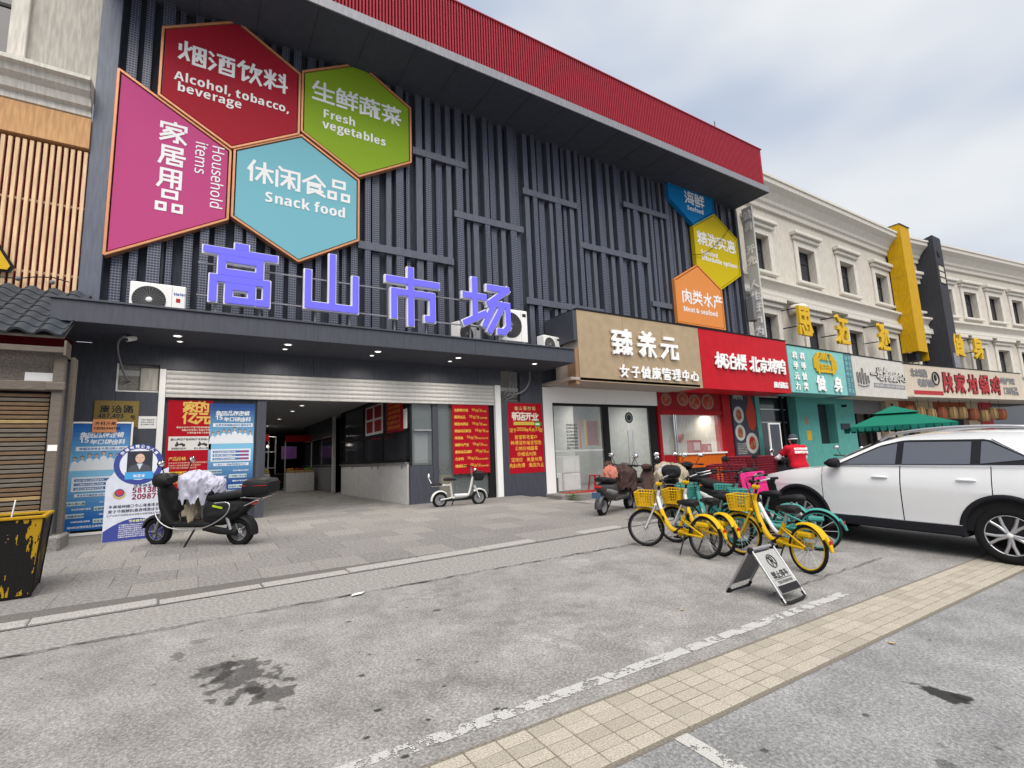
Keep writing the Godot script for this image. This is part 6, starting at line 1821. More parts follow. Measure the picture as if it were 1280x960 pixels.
# shared bicycle, x forward, origin on the ground between the wheels
func bicycle(called: String, label: String, paint: Material, head: Material, rim: Material, basket: Material, kind: String, group: String) -> Node3D:
	var o := thing(called, label, "bicycle", Vector3.ZERO, 0.0, group)
	var R := 0.275
	var rear := v(-0.5, R, 0)
	var front := v(0.55, R, 0)
	wheel(o, rear, R, 0.02, mats["rubber"], rim, 20 if kind == "yellow" else 10, 0.0022 if kind == "yellow" else 0.006)
	wheel(o, front, R, 0.02, mats["rubber"], rim, 20 if kind == "yellow" else 10, 0.0022 if kind == "yellow" else 0.006)
	var bb := v(-0.04, 0.28, 0)
	var f := Shape.new()
	f.tube(smooth([v(0.29, 0.56, 0), v(0.2, 0.42, 0), v(0.1, 0.31, 0), v(-0.02, 0.28, 0), v(-0.14, 0.285, 0)], 2), 0.034, 10)
	f.tube([bb, v(-0.15, 0.52, 0)], 0.025, 10)
	for e in [-1, 1]:
		f.tube([bb + v(-0.06, 0, 0.03 * e), rear + v(0, 0, 0.06 * e)], 0.016, 7)
		f.tube([v(-0.12, 0.46, 0.02 * e), rear + v(-0.02, 0.02, 0.06 * e)], 0.012, 7)
	part(o, "frame", f, paint)
	part(o, "head_frame", Shape.new().tube(smooth([v(0.36, 0.74, 0), v(0.33, 0.66, 0), v(0.28, 0.545, 0)], 1), 0.031, 10).tube([v(0.335, 0.84, 0), v(0.385, 0.6, 0)], 0.024, 10), head)
	var cb := Shape.new()
	for e in [-1, 1]: cb.tube(smooth([v(0.23, 1.01, 0.17 * e), v(0.42, 0.98, 0.1 * e), v(0.4, 0.85, 0.03 * e), v(0.34, 0.66, 0.035 * e), v(0.22, 0.42, 0.034 * e)], 2), 0.004, 4)
	part(o, "brake_cable", cb, mats["black"])
	part(o, "frame_decal", Shape.new().tube([v(0.235, 0.472, 0), v(0.185, 0.4, 0)], 0.0348, 10, false), mats["bike_white"] if kind == "teal" else mats["plastic_black"])
	part(o, "battery_case", Shape.new().box(v(-0.47, 0.43, 0.0), v(0.2, 0.07, 0.1), 0.02), paint)
	var fk := Shape.new()
	for e in [-1, 1]: fk.tube([v(0.39, 0.62, 0.045 * e), v(0.48, 0.42, 0.052 * e), front + v(0, 0, 0.052 * e)], 0.014, 7)
	fk.box(v(0.388, 0.625, 0), v(0.05, 0.04, 0.13), 0.012)
	part(o, "fork", fk, head)
	var fr := Shape.new()
	strip_arc(fr, rear, R + 0.025, 62.0, 150.0, 0.045)
	fr.tube([rear + v(-0.245, 0.165, 0), rear + v(-0.3, 0.09, 0), rear + v(-0.33, 0.02, 0)], [0.03, 0.026, 0.018], 6)
	part(o, "rear_fender", fr, paint)
	var ff := Shape.new()
	strip_arc(ff, front, R + 0.022, 60.0, 165.0, 0.036)
	part(o, "front_fender", ff, paint)
	part(o, "reflector", Shape.new().box(rear + v(-0.31, 0.12, 0), v(0.015, 0.05, 0.045), 0.005), mats["lamp_red"])
	part(o, "seat_post", Shape.new().tube([v(-0.14, 0.5, 0), v(-0.19, 0.67, 0)], 0.016, 8), mats["steel"])
	part(o, "saddle", loft(Shape.new(), [[-0.36, 0.7, 0.03, 0.06], [-0.31, 0.705, 0.055, 0.105], [-0.22, 0.7, 0.055, 0.095], [-0.12, 0.7, 0.04, 0.05], [-0.03, 0.695, 0.022, 0.022]], 2.3, 14), mats["plastic_black"])
	part(o, "saddle_trim", Shape.new().box(v(-0.325, 0.69, 0), v(0.06, 0.03, 0.13), 0.012), paint)
	# handlebar
	part(o, "stem", Shape.new().tube([v(0.335, 0.84, 0), v(0.3, 1.0, 0)], 0.017, 8), mats["plastic_black"])
	part(o, "handlebar", Shape.new().tube(smooth([v(0.16, 1.04, -0.29), v(0.22, 1.035, -0.22), v(0.3, 1.0, -0.06), v(0.3, 1.0, 0.06), v(0.22, 1.035, 0.22), v(0.16, 1.04, 0.29)], 2), 0.012, 7), mats["steel"])
	for e in [-1, 1]:
		part(o, "grip", Shape.new().tube([v(0.16, 1.04, 0.3 * e), v(0.21, 1.035, 0.2 * e)], 0.018, 8), mats["plastic_black"])
		part(o, "brake_lever", Shape.new().tube([v(0.24, 1.02, 0.19 * e), v(0.25, 1.0, 0.26 * e)], 0.007, 5), mats["plastic_black"])
	part(o, "smart_lock", Shape.new().box(v(0.33, 0.93, 0), v(0.09, 0.06, 0.1), 0.02), paint if kind == "yellow" else mats["plastic_black"])
	# basket with slotted sides
	var bk := Shape.new()
	var lo := 0.61
	var hi := 0.81
	var corner := [[0.42, -0.13], [0.42, 0.13], [0.66, 0.14], [0.66, -0.14]]
	for lv in 6:
		var y := lerpf(lo, hi, lv / 5.0)
		var k := lerpf(0.86, 1.08, lv / 5.0)
		var ring := []
		for c in corner + [corner[0]]: ring.append(v(0.54 + (c[0] - 0.54) * k, y, c[1] * k))
		for i in 4: bk.tube([ring[i], ring[i + 1]], 0.009 if lv in [0, 5] else 0.006, 5)
	for i in 4:
		for j in 6:
			var a: Array = corner[i]
			var b: Array = corner[(i + 1) % 4]
			var t := j / 6.0
			var x := lerpf(a[0], b[0], t)
			var z := lerpf(a[1], b[1], t)
			bk.tube([v(0.54 + (x - 0.54) * 0.86, lo, z * 0.86), v(0.54 + (x - 0.54) * 1.08, hi, z * 1.08)], 0.0085, 5)
	bk.box(v(0.54, lo, 0), v(0.2, 0.012, 0.22))
	if kind == "yellow":
		bk.box(v(0.415, 0.71, 0), v(0.012, 0.2, 0.25), 0.004)
	part(o, "basket", bk, basket)
	# drive side
	var ck := Shape.new()
	ck.tube([bb + v(0, 0, -0.08), bb + v(0, 0, 0.08)], 0.02, 8)
	ck.tube([bb + v(0, 0, 0.075), bb + v(0.13, -0.09, 0.085)], 0.011, 6)
	ck.tube([bb + v(0, 0, -0.075), bb + v(-0.13, 0.09, -0.085)], 0.011, 6)
	part(o, "crank", ck, mats["plastic_black"])
	part(o, "pedal", Shape.new().box(bb + v(0.13, -0.09, 0.13), v(0.09, 0.025, 0.08), 0.006), mats["plastic_black"])
	part(o, "pedal", Shape.new().box(bb + v(-0.13, 0.09, -0.13), v(0.09, 0.025, 0.08), 0.006), mats["plastic_black"])
	part(o, "chain_case", loft(Shape.new(), [[-0.52, 0.31, 0.04, 0.012], [-0.3, 0.295, 0.035, 0.014], [-0.04, 0.28, 0.065, 0.014], [0.06, 0.28, 0.03, 0.01]], 3.0, 10, Transform3D(Basis.IDENTITY, v(0, 0, 0.055))), paint)
	part(o, "kickstand", Shape.new().tube([v(-0.2, 0.27, -0.05), v(-0.25, 0.02, -0.2)], 0.011, 6), mats["plastic_black"])
	return o

# turn the fork, front wheel, basket and bars about the head tube
func steer(o: Node3D, angle: float) -> void:
	var at := v(0.36, 0.7, 0)
	var t := Transform3D(Basis(v(-0.2, 1, 0).normalized(), angle), Vector3.ZERO)
	t = Transform3D(Basis.IDENTITY, at) * t * Transform3D(Basis.IDENTITY, -at)
	for c in o.get_children():
		var n := str(c.name)
		var turns := n == "wheel2"
		for k in ["fork", "front_fender", "stem", "handlebar", "grip", "brake_lever", "smart_lock", "basket"]:
			if n.begins_with(k): turns = true
		if turns: c.transform = t * c.transform

func place_bike(o: Node3D, rear: Vector2, front: Vector2, lean := 0.06) -> void:
	var mid := (rear + front) * 0.5
	stand(o, mid.x, mid.y, (front - rear).normalized(), lean)

# motor scooter, x forward
func scooter(called: String, label: String, k: Dictionary) -> Node3D:
	var o := thing(called, label, "scooter", Vector3.ZERO, 0.0, "scooters parked on the pavement")
	var body: Material = k.get("body", mats["plastic_black"])
	var trim: Material = k.get("trim", mats["plastic_grey"])
	var R: float = k.get("r", 0.215)
	var rear := v(-0.66, R, 0)
	var front := v(0.66, R, 0)
	for q in [rear, front]:
		var w := Node3D.new()
		w.name = "wheel"
		o.add_child(w, true)
		w.position = q
		part(w, "tyre", Shape.new().torus(Vector3.ZERO, Vector3.BACK, R - 0.05, 0.05, 30, 10, 1.05), mats["rubber"])
		part(w, "rim", Shape.new().lathe([Vector2(R - 0.085, -0.045), Vector2(R - 0.1, -0.02), Vector2(0.05, -0.025), Vector2(0.05, 0.025), Vector2(R - 0.1, 0.02), Vector2(R - 0.085, 0.045)], 20, Transform3D(Basis(Vector3.RIGHT, PI / 2), Vector3.ZERO)), k.get("rim", mats["plastic_grey"]))
		var sp := Shape.new()
		for j in 5:
			var a := TAU * j / 5
			sp.tube([v(cos(a) * 0.03, sin(a) * 0.03, -0.04), v(cos(a) * (R - 0.09), sin(a) * (R - 0.09), -0.045)], 0.013, 5)
		part(w, "spokes", sp, k.get("rim", mats["plastic_grey"]))
	var fk := Shape.new()
	for e in [-1, 1]: fk.tube([v(0.5, 0.62, 0.07 * e), front + v(0, 0, 0.075 * e)], 0.022, 8)
	part(o, "fork", fk, mats["plastic_grey"])
	var mg := Shape.new()
	strip_arc(mg, front, R + 0.035, 10.0, 165.0, 0.075)
	part(o, "front_fender", mg, body)
	part(o, "leg_shield", loft(Shape.new(), [[0.3, 0.34, 0.05, 0.16], [0.42, 0.5, 0.17, 0.2], [0.5, 0.68, 0.2, 0.19], [0.55, 0.82, 0.14, 0.15], [0.53, 0.92, 0.08, 0.12]], 2.6, 16), body)
	part(o, "floorboard", Shape.new().box(v(0.02, 0.34, 0), v(0.62, 0.09, 0.3), 0.03), body)
	part(o, "under_body", loft(Shape.new(), [[-0.86, 0.62, 0.05, 0.07], [-0.7, 0.56, 0.14, 0.13], [-0.45, 0.5, 0.19, 0.16], [-0.22, 0.5, 0.2, 0.15], [-0.16, 0.46, 0.16, 0.12]], 3.0, 16), body)
	part(o, "seat", loft(Shape.new(), [[-0.84, 0.77, 0.04, 0.1], [-0.7, 0.77, 0.065, 0.15], [-0.42, 0.73, 0.06, 0.15], [-0.2, 0.72, 0.055, 0.12], [-0.12, 0.71, 0.03, 0.07]], 3.0, 16), mats["plastic_black"])
	part(o, "side_panel", loft(Shape.new(), [[-0.72, 0.56, 0.05, 0.145], [-0.5, 0.5, 0.1, 0.172], [-0.25, 0.47, 0.07, 0.16]], 3.0, 14), trim)
	part(o, "head_cowl", loft(Shape.new(), [[0.38, 1.0, 0.04, 0.09], [0.46, 1.0, 0.085, 0.14], [0.55, 0.97, 0.075, 0.12], [0.6, 0.94, 0.03, 0.06]], 2.4, 16), body)
	part(o, "head_lamp", Shape.new().ball(v(0.585, 0.95, 0), v(0.035, 0.045, 0.08), 12, 8), mats["mirror_face"])
	part(o, "handlebar", Shape.new().tube(smooth([v(0.3, 1.03, -0.36), v(0.37, 1.03, -0.24), v(0.42, 1.02, 0), v(0.37, 1.03, 0.24), v(0.3, 1.03, 0.36)], 2), 0.015, 8), mats["plastic_black"])
	for e in [-1, 1]:
		part(o, "grip", Shape.new().tube([v(0.3, 1.03, 0.37 * e), v(0.345, 1.03, 0.27 * e)], 0.021, 8), mats["plastic_black"])
		var mr := part(o, "mirror", Shape.new().tube([v(0.38, 1.03, 0.2 * e), v(0.36, 1.2, 0.28 * e)], 0.008, 6), mats["plastic_black"])
		part(mr, "mirror_shell", Shape.new().ball(v(0.36, 1.25, 0.3 * e), v(0.022, 0.05, 0.07), 12, 8), mats["plastic_black"])
		part(mr, "mirror_face", Shape.new().ball(v(0.345, 1.25, 0.3 * e), v(0.012, 0.044, 0.062), 12, 8), mats["mirror_face"])
	part(o, "tail_lamp", Shape.new().box(v(-0.89, 0.63, 0), v(0.05, 0.05, 0.16), 0.015), mats["lamp_red"])
	var rg := Shape.new()
	strip_arc(rg, rear, R + 0.04, 60.0, 190.0, 0.08)
	part(o, "rear_fender", rg, body)
	part(o, "swing_arm", loft(Shape.new(), [[-0.68, R, 0.04, 0.03], [-0.4, R + 0.03, 0.05, 0.035], [-0.15, R + 0.08, 0.05, 0.03]], 3.0, 10, Transform3D(Basis.IDENTITY, v(0, 0, -0.1))), trim)
	part(o, "shock", Shape.new().tube([v(-0.6, R + 0.05, -0.12), v(-0.5, 0.55, -0.12)], 0.025, 8), mats["steel"])
	part(o, "kickstand", Shape.new().tube([v(-0.02, 0.28, -0.1), v(0.06, 0.0, -0.26)], 0.014, 6), mats["plastic_black"])
	if k.get("bumper", false):
		var bp := Shape.new()
		for e in [-1, 1]:
			bp.tube(smooth([v(0.6, 0.66, 0.13 * e), v(0.52, 0.46, 0.23 * e), v(0.3, 0.29, 0.22 * e), v(-0.1, 0.28, 0.2 * e), v(-0.35, 0.34, 0.22 * e), v(-0.62, 0.5, 0.22 * e), v(-0.66, 0.68, 0.2 * e), v(-0.4, 0.66, 0.2 * e)], 2), 0.009, 6)
		part(o, "crash_bar", bp, mats["steel"])
	if k.get("rack", false):
		part(o, "rear_rack", Shape.new().box(v(-0.92, 0.72, 0), v(0.36, 0.02, 0.24), 0.006).tube([v(-0.8, 0.6, -0.1), v(-1.05, 0.71, -0.1)], 0.01, 6).tube([v(-0.8, 0.6, 0.1), v(-1.05, 0.71, 0.1)], 0.01, 6), mats["chrome"])
	if k.get("plate", false):
		part(o, "number_plate", Shape.new().box(v(-0.95, 0.46, 0), v(0.015, 0.12, 0.2), 0.004), mat("plate_blue", Color(0.06, 0.1, 0.17), 0.5, 0.0, ""))
	return o

# cloth thrown over something: a lumpy half shell hanging from a rounded top
func drape(s: Shape, o: Vector3, r: Vector3, hang: float, sd: int, folds := 7.0, crumple := 0.4) -> Shape:
	var f := FastNoiseLite.new()
	f.seed = sd
	f.frequency = 1.6
	f.fractal_octaves = 3
	var rows := []
	var fine := FastNoiseLite.new()
	fine.seed = sd + 3
	fine.frequency = 3.2
	fine.fractal_octaves = 4
	fine.noise_type = FastNoiseLite.TYPE_SIMPLEX
	for i in 22:
		var t := i / 21.0
		var g := PackedVector3Array()
		for j in 73:
			var a := TAU * (j % 72) / 72
			var rad := sin(minf(t * 1.7, 1.0) * PI / 2)
			var n := f.get_noise_3d(cos(a) * 1.5, t * 2.0, sin(a) * 1.5)
			var crease := absf(fine.get_noise_3d(cos(a) * 1.2, t * 1.6, sin(a) * 1.2))
			var wave := 1.0 + 0.07 * t * sin(a * folds + n * 5.0) + 0.16 * n - 0.5 * crumple * crease * minf(t * 2.0, 1.0)
			var y := cos(minf(t * 1.7, 1.0) * PI / 2) * r.y - maxf(0.0, t - 0.588) / 0.412 * hang * (1.0 + 0.7 * f.get_noise_2d(cos(a) * 0.8, sin(a) * 0.8))
			g.append(o + v(cos(a) * r.x * rad * wave, y + r.y * (0.5 * n - crease * crumple), sin(a) * r.z * rad * wave))
		rows.append(g)
	return s.sheet(rows)

func make_vehicles() -> void:
	make_car()
	# shared bicycles
	var grey_rim := mat("rim_dark", Color(0.05, 0.05, 0.052), 0.5, 0.2, "")
	var A := bicycle("shared_bicycle", "yellow shared bicycle with yellow rims standing behind the no parking board", mats["bike_yellow"], mats["bike_yellow"], mats["bike_yellow"], mats["bike_yellow"], "yellow", "yellow shared bicycles")
	part(A, "top_tube", Shape.new().tube(smooth([v(0.33, 0.72, 0.05), v(0.2, 0.55, 0.05), v(0.06, 0.4, 0.05), v(-0.08, 0.37, 0.03)], 2), 0.024, 8), mats["bike_white"])
	steer(A, 0.45)
	place_bike(A, Vector2(6.1, -3.38), Vector2(6.4, -4.44), 0.1)
	var B := bicycle("shared_bicycle", "yellow and white shared bicycle with black rims at the end of the row", mats["bike_yellow"], mats["bike_white"], grey_rim, mats["bike_yellow"], "yellow", "yellow shared bicycles")
	steer(B, 0.6)
	place_bike(B, Vector2(5.82, -4.6), Vector2(5.86, -5.62), 0.08)
	var C := again(B, "yellow and white shared bicycle squeezed between another yellow one and a teal one", Vector3.ZERO)
	place_bike(C, Vector2(6.12, -4.56), Vector2(6.4, -5.54), 0.08)
	var D := bicycle("shared_bicycle", "teal shared bicycle with teal rims parked beside the car's front wheel", mats["bike_teal"], mats["bike_teal"], mats["bike_teal"], mats["bike_teal"], "teal", "teal shared bicycles")
	steer(D, 0.3)
	place_bike(D, Vector2(7.46, -3.95), Vector2(7.05, -4.9), 0.08)
	var spots := [[6.75, -4.75, 6.95, -5.75, "teal shared bicycle right behind the yellow and white pair", 0.08], [7.15, -5.15, 7.45, -6.1, "teal shared bicycle between the yellow bicycle's basket and the red carts", 0.05], [7.75, -4.55, 7.6, -5.5, "teal shared bicycle against the car's wheel arch", 0.1]]
	for q in spots:
		var e := again(D, q[4], Vector3.ZERO)
		place_bike(e, Vector2(q[0], q[1]), Vector2(q[2], q[3]), q[5])
	# black scooter in front of the posters
	var s := scooter("motor_scooter", "black scooter with top box and a lilac cloth on its seat before the posters", {"bumper": true, "rack": true, "trim": mats["plastic_black"]})
	stand(s, 0.14, -10.2, Vector2(-1.17, -0.95).normalized(), -0.07)
	s.scale = Vector3.ONE * 1.12
	var tb := part(s, "top_box", loft(Shape.new(), [[-1.2, 0.86, 0.08, 0.15], [-1.16, 0.865, 0.115, 0.19], [-0.9, 0.87, 0.13, 0.2], [-0.82, 0.86, 0.11, 0.18], [-0.79, 0.85, 0.08, 0.15]], 4.0, 20), mats["plastic_black"])
	part(tb, "seam", loft(Shape.new(), [[-1.185, 0.9, 0.006, 0.196], [-0.81, 0.9, 0.006, 0.196]], 5.0, 16), mats["lamp_red"])
	part(s, "leg_apron", Shape.new().box(v(0.3, 0.68, 0), v(0.16, 0.4, 0.46), 0.06, Transform3D(Basis(Vector3.BACK, 0.25), v(0.05, -0.02, 0))), mats["plastic_black"])
	part(s, "hand_cover", loft(Shape.new(), [[0.24, 1.0, 0.05, 0.07], [0.32, 1.02, 0.1, 0.12], [0.42, 1.01, 0.1, 0.11], [0.47, 1.0, 0.04, 0.06]], 2.2, 12, Transform3D(Basis.IDENTITY, v(0, 0, -0.28))), mats["plastic_black"])
	part(s, "accent", Shape.new().box(v(-0.36, 0.6, -0.166), v(0.16, 0.03, 0.012), 0.004, Transform3D(Basis(Vector3.BACK, 0.2), v(0.05, 0.08, 0))), mat("lime", Color(0.4, 0.55, 0.03), 0.4, 0.0, ""))
	part(s, "wheel_accent", Shape.new().torus(v(0.66, 0.215, -0.05), Vector3.BACK, 0.1, 0.007, 20, 6), mat("wheel_blue", Color(0.03, 0.04, 0.3), 0.4, 0.0, ""))
	var cl := thing("thrown_cloth", "pale lilac cloth heaped over the black scooter's seat", "cloth", s.transform * v(-0.02, 0.86, -0.05))
	cl.basis = s.basis
	part(cl, "cloth", drape(Shape.new(), v(0.02, 0.13, 0), v(0.23, 0.11, 0.23), 0.3, 8, 3.0, 0.12), mats["cloth_lilac"])
	part(cl, "fold", drape(Shape.new(), v(-0.22, 0.06, 0.06), v(0.16, 0.1, 0.16), 0.12, 14, 5.0, 0.3), mats["cloth_lilac"])
	var pk := thing("tied_bag", "beige bag on the black scooter's footboard under the cloth", "bag", s.transform * v(0.12, 0.39, -0.02))
	pk.basis = s.basis
	part(pk, "sack", drape(Shape.new(), v(0, 0.28, 0), v(0.14, 0.14, 0.14), 0.26, 21, 4.0), mats["cloth_beige"])
	part(pk, "tie", Shape.new().torus(v(0, 0.4, 0), Vector3.UP, 0.03, 0.012, 12, 6), mats["cloth_blush"])
	make_small_ebike()
	# the row of mopeds by the spa
	var m1 := scooter("motor_scooter", "dark grey moped with a number plate and a pink bag parked before the spa", {"body": mat("moped_grey", Color(0.06, 0.058, 0.06), 0.4, 0.1, "soft", 2.0), "trim": mats["plastic_grey"], "plate": true})
	stand(m1, 8.02, -8.62, Vector2(0.93, -0.36).normalized(), 0.05)
	var bag := thing("pink_bag", "salmon pink bag lying on the grey moped", "bag", m1.transform * v(-0.1, 0.74, -0.1))
	bag.basis = m1.basis
	part(bag, "bag", drape(Shape.new(), v(0, 0.14, 0), v(0.22, 0.14, 0.14), 0.12, 31, 5.0), mats["cloth_pink"])
	part(bag, "flap", drape(Shape.new(), v(-0.02, -0.06, 0.0), v(0.13, 0.1, 0.15), 0.18, 32, 4.0), mats["copper"])
	var cov := thing("quilted_cover", "brown quilted wind cover over the grey moped's front", "cover", m1.transform * v(0.36, 0.5, 0))
	cov.basis = m1.basis
	part(cov, "cover", drape(Shape.new(), v(0, 0.36, 0), v(0.2, 0.16, 0.32), 0.3, 35, 6.0), mats["cloth_brown"])
	part(cov, "glove", drape(Shape.new(), v(-0.03, 0.5, -0.34), v(0.12, 0.1, 0.12), 0.08, 36, 5.0), mats["cloth_brown"])
	var m2 := scooter("motor_scooter", "moped under a beige patched cover with a black tail box beside the bicycles", {"trim": mats["plastic_grey"], "rack": true})
	stand(m2, 8.75, -7.7, Vector2(0.75, -0.66).normalized(), 0.04)
	part(m2, "tail_box", loft(Shape.new(), [[-1.16, 0.95, 0.07, 0.12], [-1.1, 0.95, 0.12, 0.18], [-0.9, 0.96, 0.13, 0.19], [-0.78, 0.95, 0.08, 0.13]], 2.6, 18), mats["plastic_black"])
	var c2 := thing("moped_cover", "beige patched cover pulled over a moped beside the bicycles", "cover", m2.transform * v(-0.05, 0.38, 0))
	c2.basis = m2.basis
	part(c2, "cover", drape(Shape.new(), v(0.05, 0.42, 0), v(0.6, 0.26, 0.36), 0.42, 44, 5.0, 0.08), mats["cloth_beige"])
	part(c2, "patch", drape(Shape.new(), v(-0.22, 0.46, -0.06), v(0.2, 0.2, 0.22), 0.1, 45, 5.0), mats["cloth_lilac"])
	var m3 := scooter("motor_scooter", "dark moped behind the grey one with its mirror raised against the glass", {"body": mats["cloth_brown"]})
	stand(m3, 9.6, -9.4, Vector2(0.9, -0.45).normalized(), 0.05)
	var m4 := scooter("motor_scooter", "black moped half hidden behind the beige covered one", {"body": mats["plastic_black"]})
	stand(m4, 10.2, -8.4, Vector2(0.7, -0.7).normalized(), 0.05)
	var m5 := scooter("motor_scooter", "moped with a hot pink leg cover between the bicycles and the car", {"body": mats["plastic_black"], "trim": mats["white_metal"]})
	stand(m5, 8.25, -5.85, Vector2(-0.3, 0.95).normalized(), 0.05)
	part(m5, "leg_cover", Shape.new().box(v(0.5, 0.78, 0), v(0.03, 0.38, 0.5), 0.012, Transform3D(Basis(Vector3.BACK, 0.2), v(0.3, -0.04, 0))), mats["hot_pink"])
	var m6 := scooter("motor_scooter", "dark delivery moped ridden by the person in red", {"body": mats["plastic_black"], "rack": true})
	stand(m6, 12.9, -7.35, Vector2(0.5, -0.87).normalized(), 0.0)
	make_person(m6)
	var m7 := scooter("motor_scooter", "teal moped with a beige seat parked by the gym wall beyond the car", {"body": mats["bike_teal"], "trim": mats["cream"]})
	stand(m7, 15.6, -7.3, Vector2(0.9, -0.4).normalized(), 0.05)

func make_small_ebike() -> void:
	var o := thing("electric_bike", "small white electric bike with black saddle parked before the price list", "electric bike", Vector3.ZERO)
	var W: Material = mats["bike_white"]
	for q in [v(-0.53, 0.2, 0), v(0.53, 0.2, 0)]:
		var w := Node3D.new()
		w.name = "wheel"
		o.add_child(w, true)
		w.position = q
		part(w, "tyre", Shape.new().torus(Vector3.ZERO, Vector3.BACK, 0.165, 0.035, 28, 10), mats["rubber"])
		part(w, "rim", Shape.new().lathe([Vector2(0.135, -0.03), Vector2(0.1, -0.02), Vector2(0.03, -0.03), Vector2(0.03, 0.03), Vector2(0.1, 0.02), Vector2(0.135, 0.03)], 18, Transform3D(Basis(Vector3.RIGHT, PI / 2), Vector3.ZERO)), mats["plastic_grey"])
	var f := Shape.new()
	f.tube(smooth([v(0.36, 0.74, 0), v(0.31, 0.5, 0), v(0.26, 0.3, 0), v(0.18, 0.24, 0), v(-0.2, 0.23, 0)], 2), 0.03, 8)
	f.tube([v(-0.2, 0.23, 0), v(-0.26, 0.62, 0)], 0.026, 8)
	f.tube([v(-0.2, 0.24, 0), v(-0.53, 0.2, 0.05)], 0.02, 7)
	f.tube([v(-0.24, 0.56, 0), v(-0.74, 0.56, 0)], 0.024, 7)
	part(o, "frame", f, W)
	part(o, "fork", Shape.new().tube([v(0.4, 0.52, 0.05), v(0.53, 0.2, 0.06)], 0.018, 7).tube([v(0.4, 0.52, -0.05), v(0.53, 0.2, -0.06)], 0.018, 7), W)
	for q in [[v(-0.53, 0.2, 0), 40.0, 185.0], [v(0.53, 0.2, 0), -5.0, 130.0]]:
		var a := Shape.new()
		strip_arc(a, q[0], 0.235, q[1], q[2], 0.05)
		part(o, "fender", a, W)
	part(o, "saddle", loft(Shape.new(), [[-0.42, 0.7, 0.03, 0.07], [-0.34, 0.71, 0.045, 0.11], [-0.2, 0.7, 0.035, 0.07], [-0.1, 0.69, 0.02, 0.03]], 2.4, 14), mats["plastic_black"])
	part(o, "rear_seat", Shape.new().box(v(-0.62, 0.59, 0), v(0.28, 0.05, 0.16), 0.02), mats["plastic_black"])
	part(o, "battery_box", Shape.new().box(v(0.03, 0.28, 0), v(0.36, 0.08, 0.14), 0.02), W)
	part(o, "column", Shape.new().tube([v(0.37, 0.5, 0), v(0.31, 0.98, 0)], 0.02, 8), mats["plastic_grey"])
	part(o, "handlebar", Shape.new().tube(smooth([v(0.2, 1.02, -0.28), v(0.3, 1.0, -0.1), v(0.3, 1.0, 0.1), v(0.2, 1.02, 0.28)], 2), 0.013, 7), mats["plastic_black"])
	part(o, "basket", Shape.new().box(v(0.52, 0.76, 0), v(0.26, 0.24, 0.26), 0.05), mats["plastic_black"])
	part(o, "head_lamp", Shape.new().ball(v(0.42, 0.92, 0), v(0.05, 0.05, 0.06), 12, 8), mats["chrome"])
	part(o, "mirror", Shape.new().tube([v(-0.72, 0.58, -0.06), v(-0.78, 0.72, -0.12)], 0.01, 6).ball(v(-0.79, 0.79, -0.12), v(0.02, 0.07, 0.045), 10, 7), mats["white_metal"])
	part(o, "kickstand", Shape.new().tube([v(-0.12, 0.22, -0.06), v(-0.16, 0.0, -0.16)], 0.014, 6), mats["plastic_black"])
	stand(o, 5.86, -12.08, Vector2(1.0, 0.1).normalized(), 0.04)

# ---------------------------------------------------------------- the car
var roof_line: Array = [[2.02, 0.5], [2.04, 0.72], [1.96, 0.86], [1.8, 0.97], [1.4, 1.06], [0.84, 1.12], [0.62, 1.24], [0.1, 1.5], [-0.15, 1.565], [-0.5, 1.61], [-1.0, 1.615], [-1.5, 1.6], [-1.85, 1.56], [-2.0, 1.38], [-2.08, 1.06], [-2.15, 0.86], [-2.16, 0.5]]

func car_top(x: float) -> float:
	for i in range(2, roof_line.size() - 3):
		var a: Array = roof_line[i]
		var b: Array = roof_line[i + 1]
		if x <= a[0] and x >= b[0]: return lerpf(a[1], b[1], (a[0] - x) / maxf(a[0] - b[0], 0.001))
	return 0.86 if x > 0 else 1.06

func car_half(x: float, y: float) -> float:
	var w := 0.9
	if x > 1.2: w -= 0.2 * pow((x - 1.2) / 0.84, 2.4)
	if x < -1.3: w -= 0.13 * pow((-x - 1.3) / 0.86, 2.4)
	var belt := 1.12 + 0.02 * (0.9 - x)
	if y > belt: w -= 0.06 + (y - belt) * 0.52
	elif y > 0.86: w -= 0.06 * pow((y - 0.86) / (belt - 0.86), 1.6)
	elif y > 0.8: w += 0.006 * (1.0 - absf(y - 0.83) / 0.03)
	else: w -= 0.03 * pow((0.8 - y) / 0.45, 1.5)
	return w

func car_skin(s: Shape, x0: float, x1: float, low: Callable, high: Callable, side: float, out := 0.0, cols := 20, rows := 12) -> Shape:
	var grid := []
	for i in cols + 1:
		var x := lerpf(x0, x1, float(i) / cols)
		var a: float = low.call(x)
		var b: float = maxf(a + 0.001, high.call(x))
		var g := PackedVector3Array()
		for j in rows + 1:
			var y := lerpf(a, b, float(j) / rows)
			g.append(v(x, y, side * (car_half(x, y) + out)))
		grid.append(g)
	return s.sheet(grid, 3)

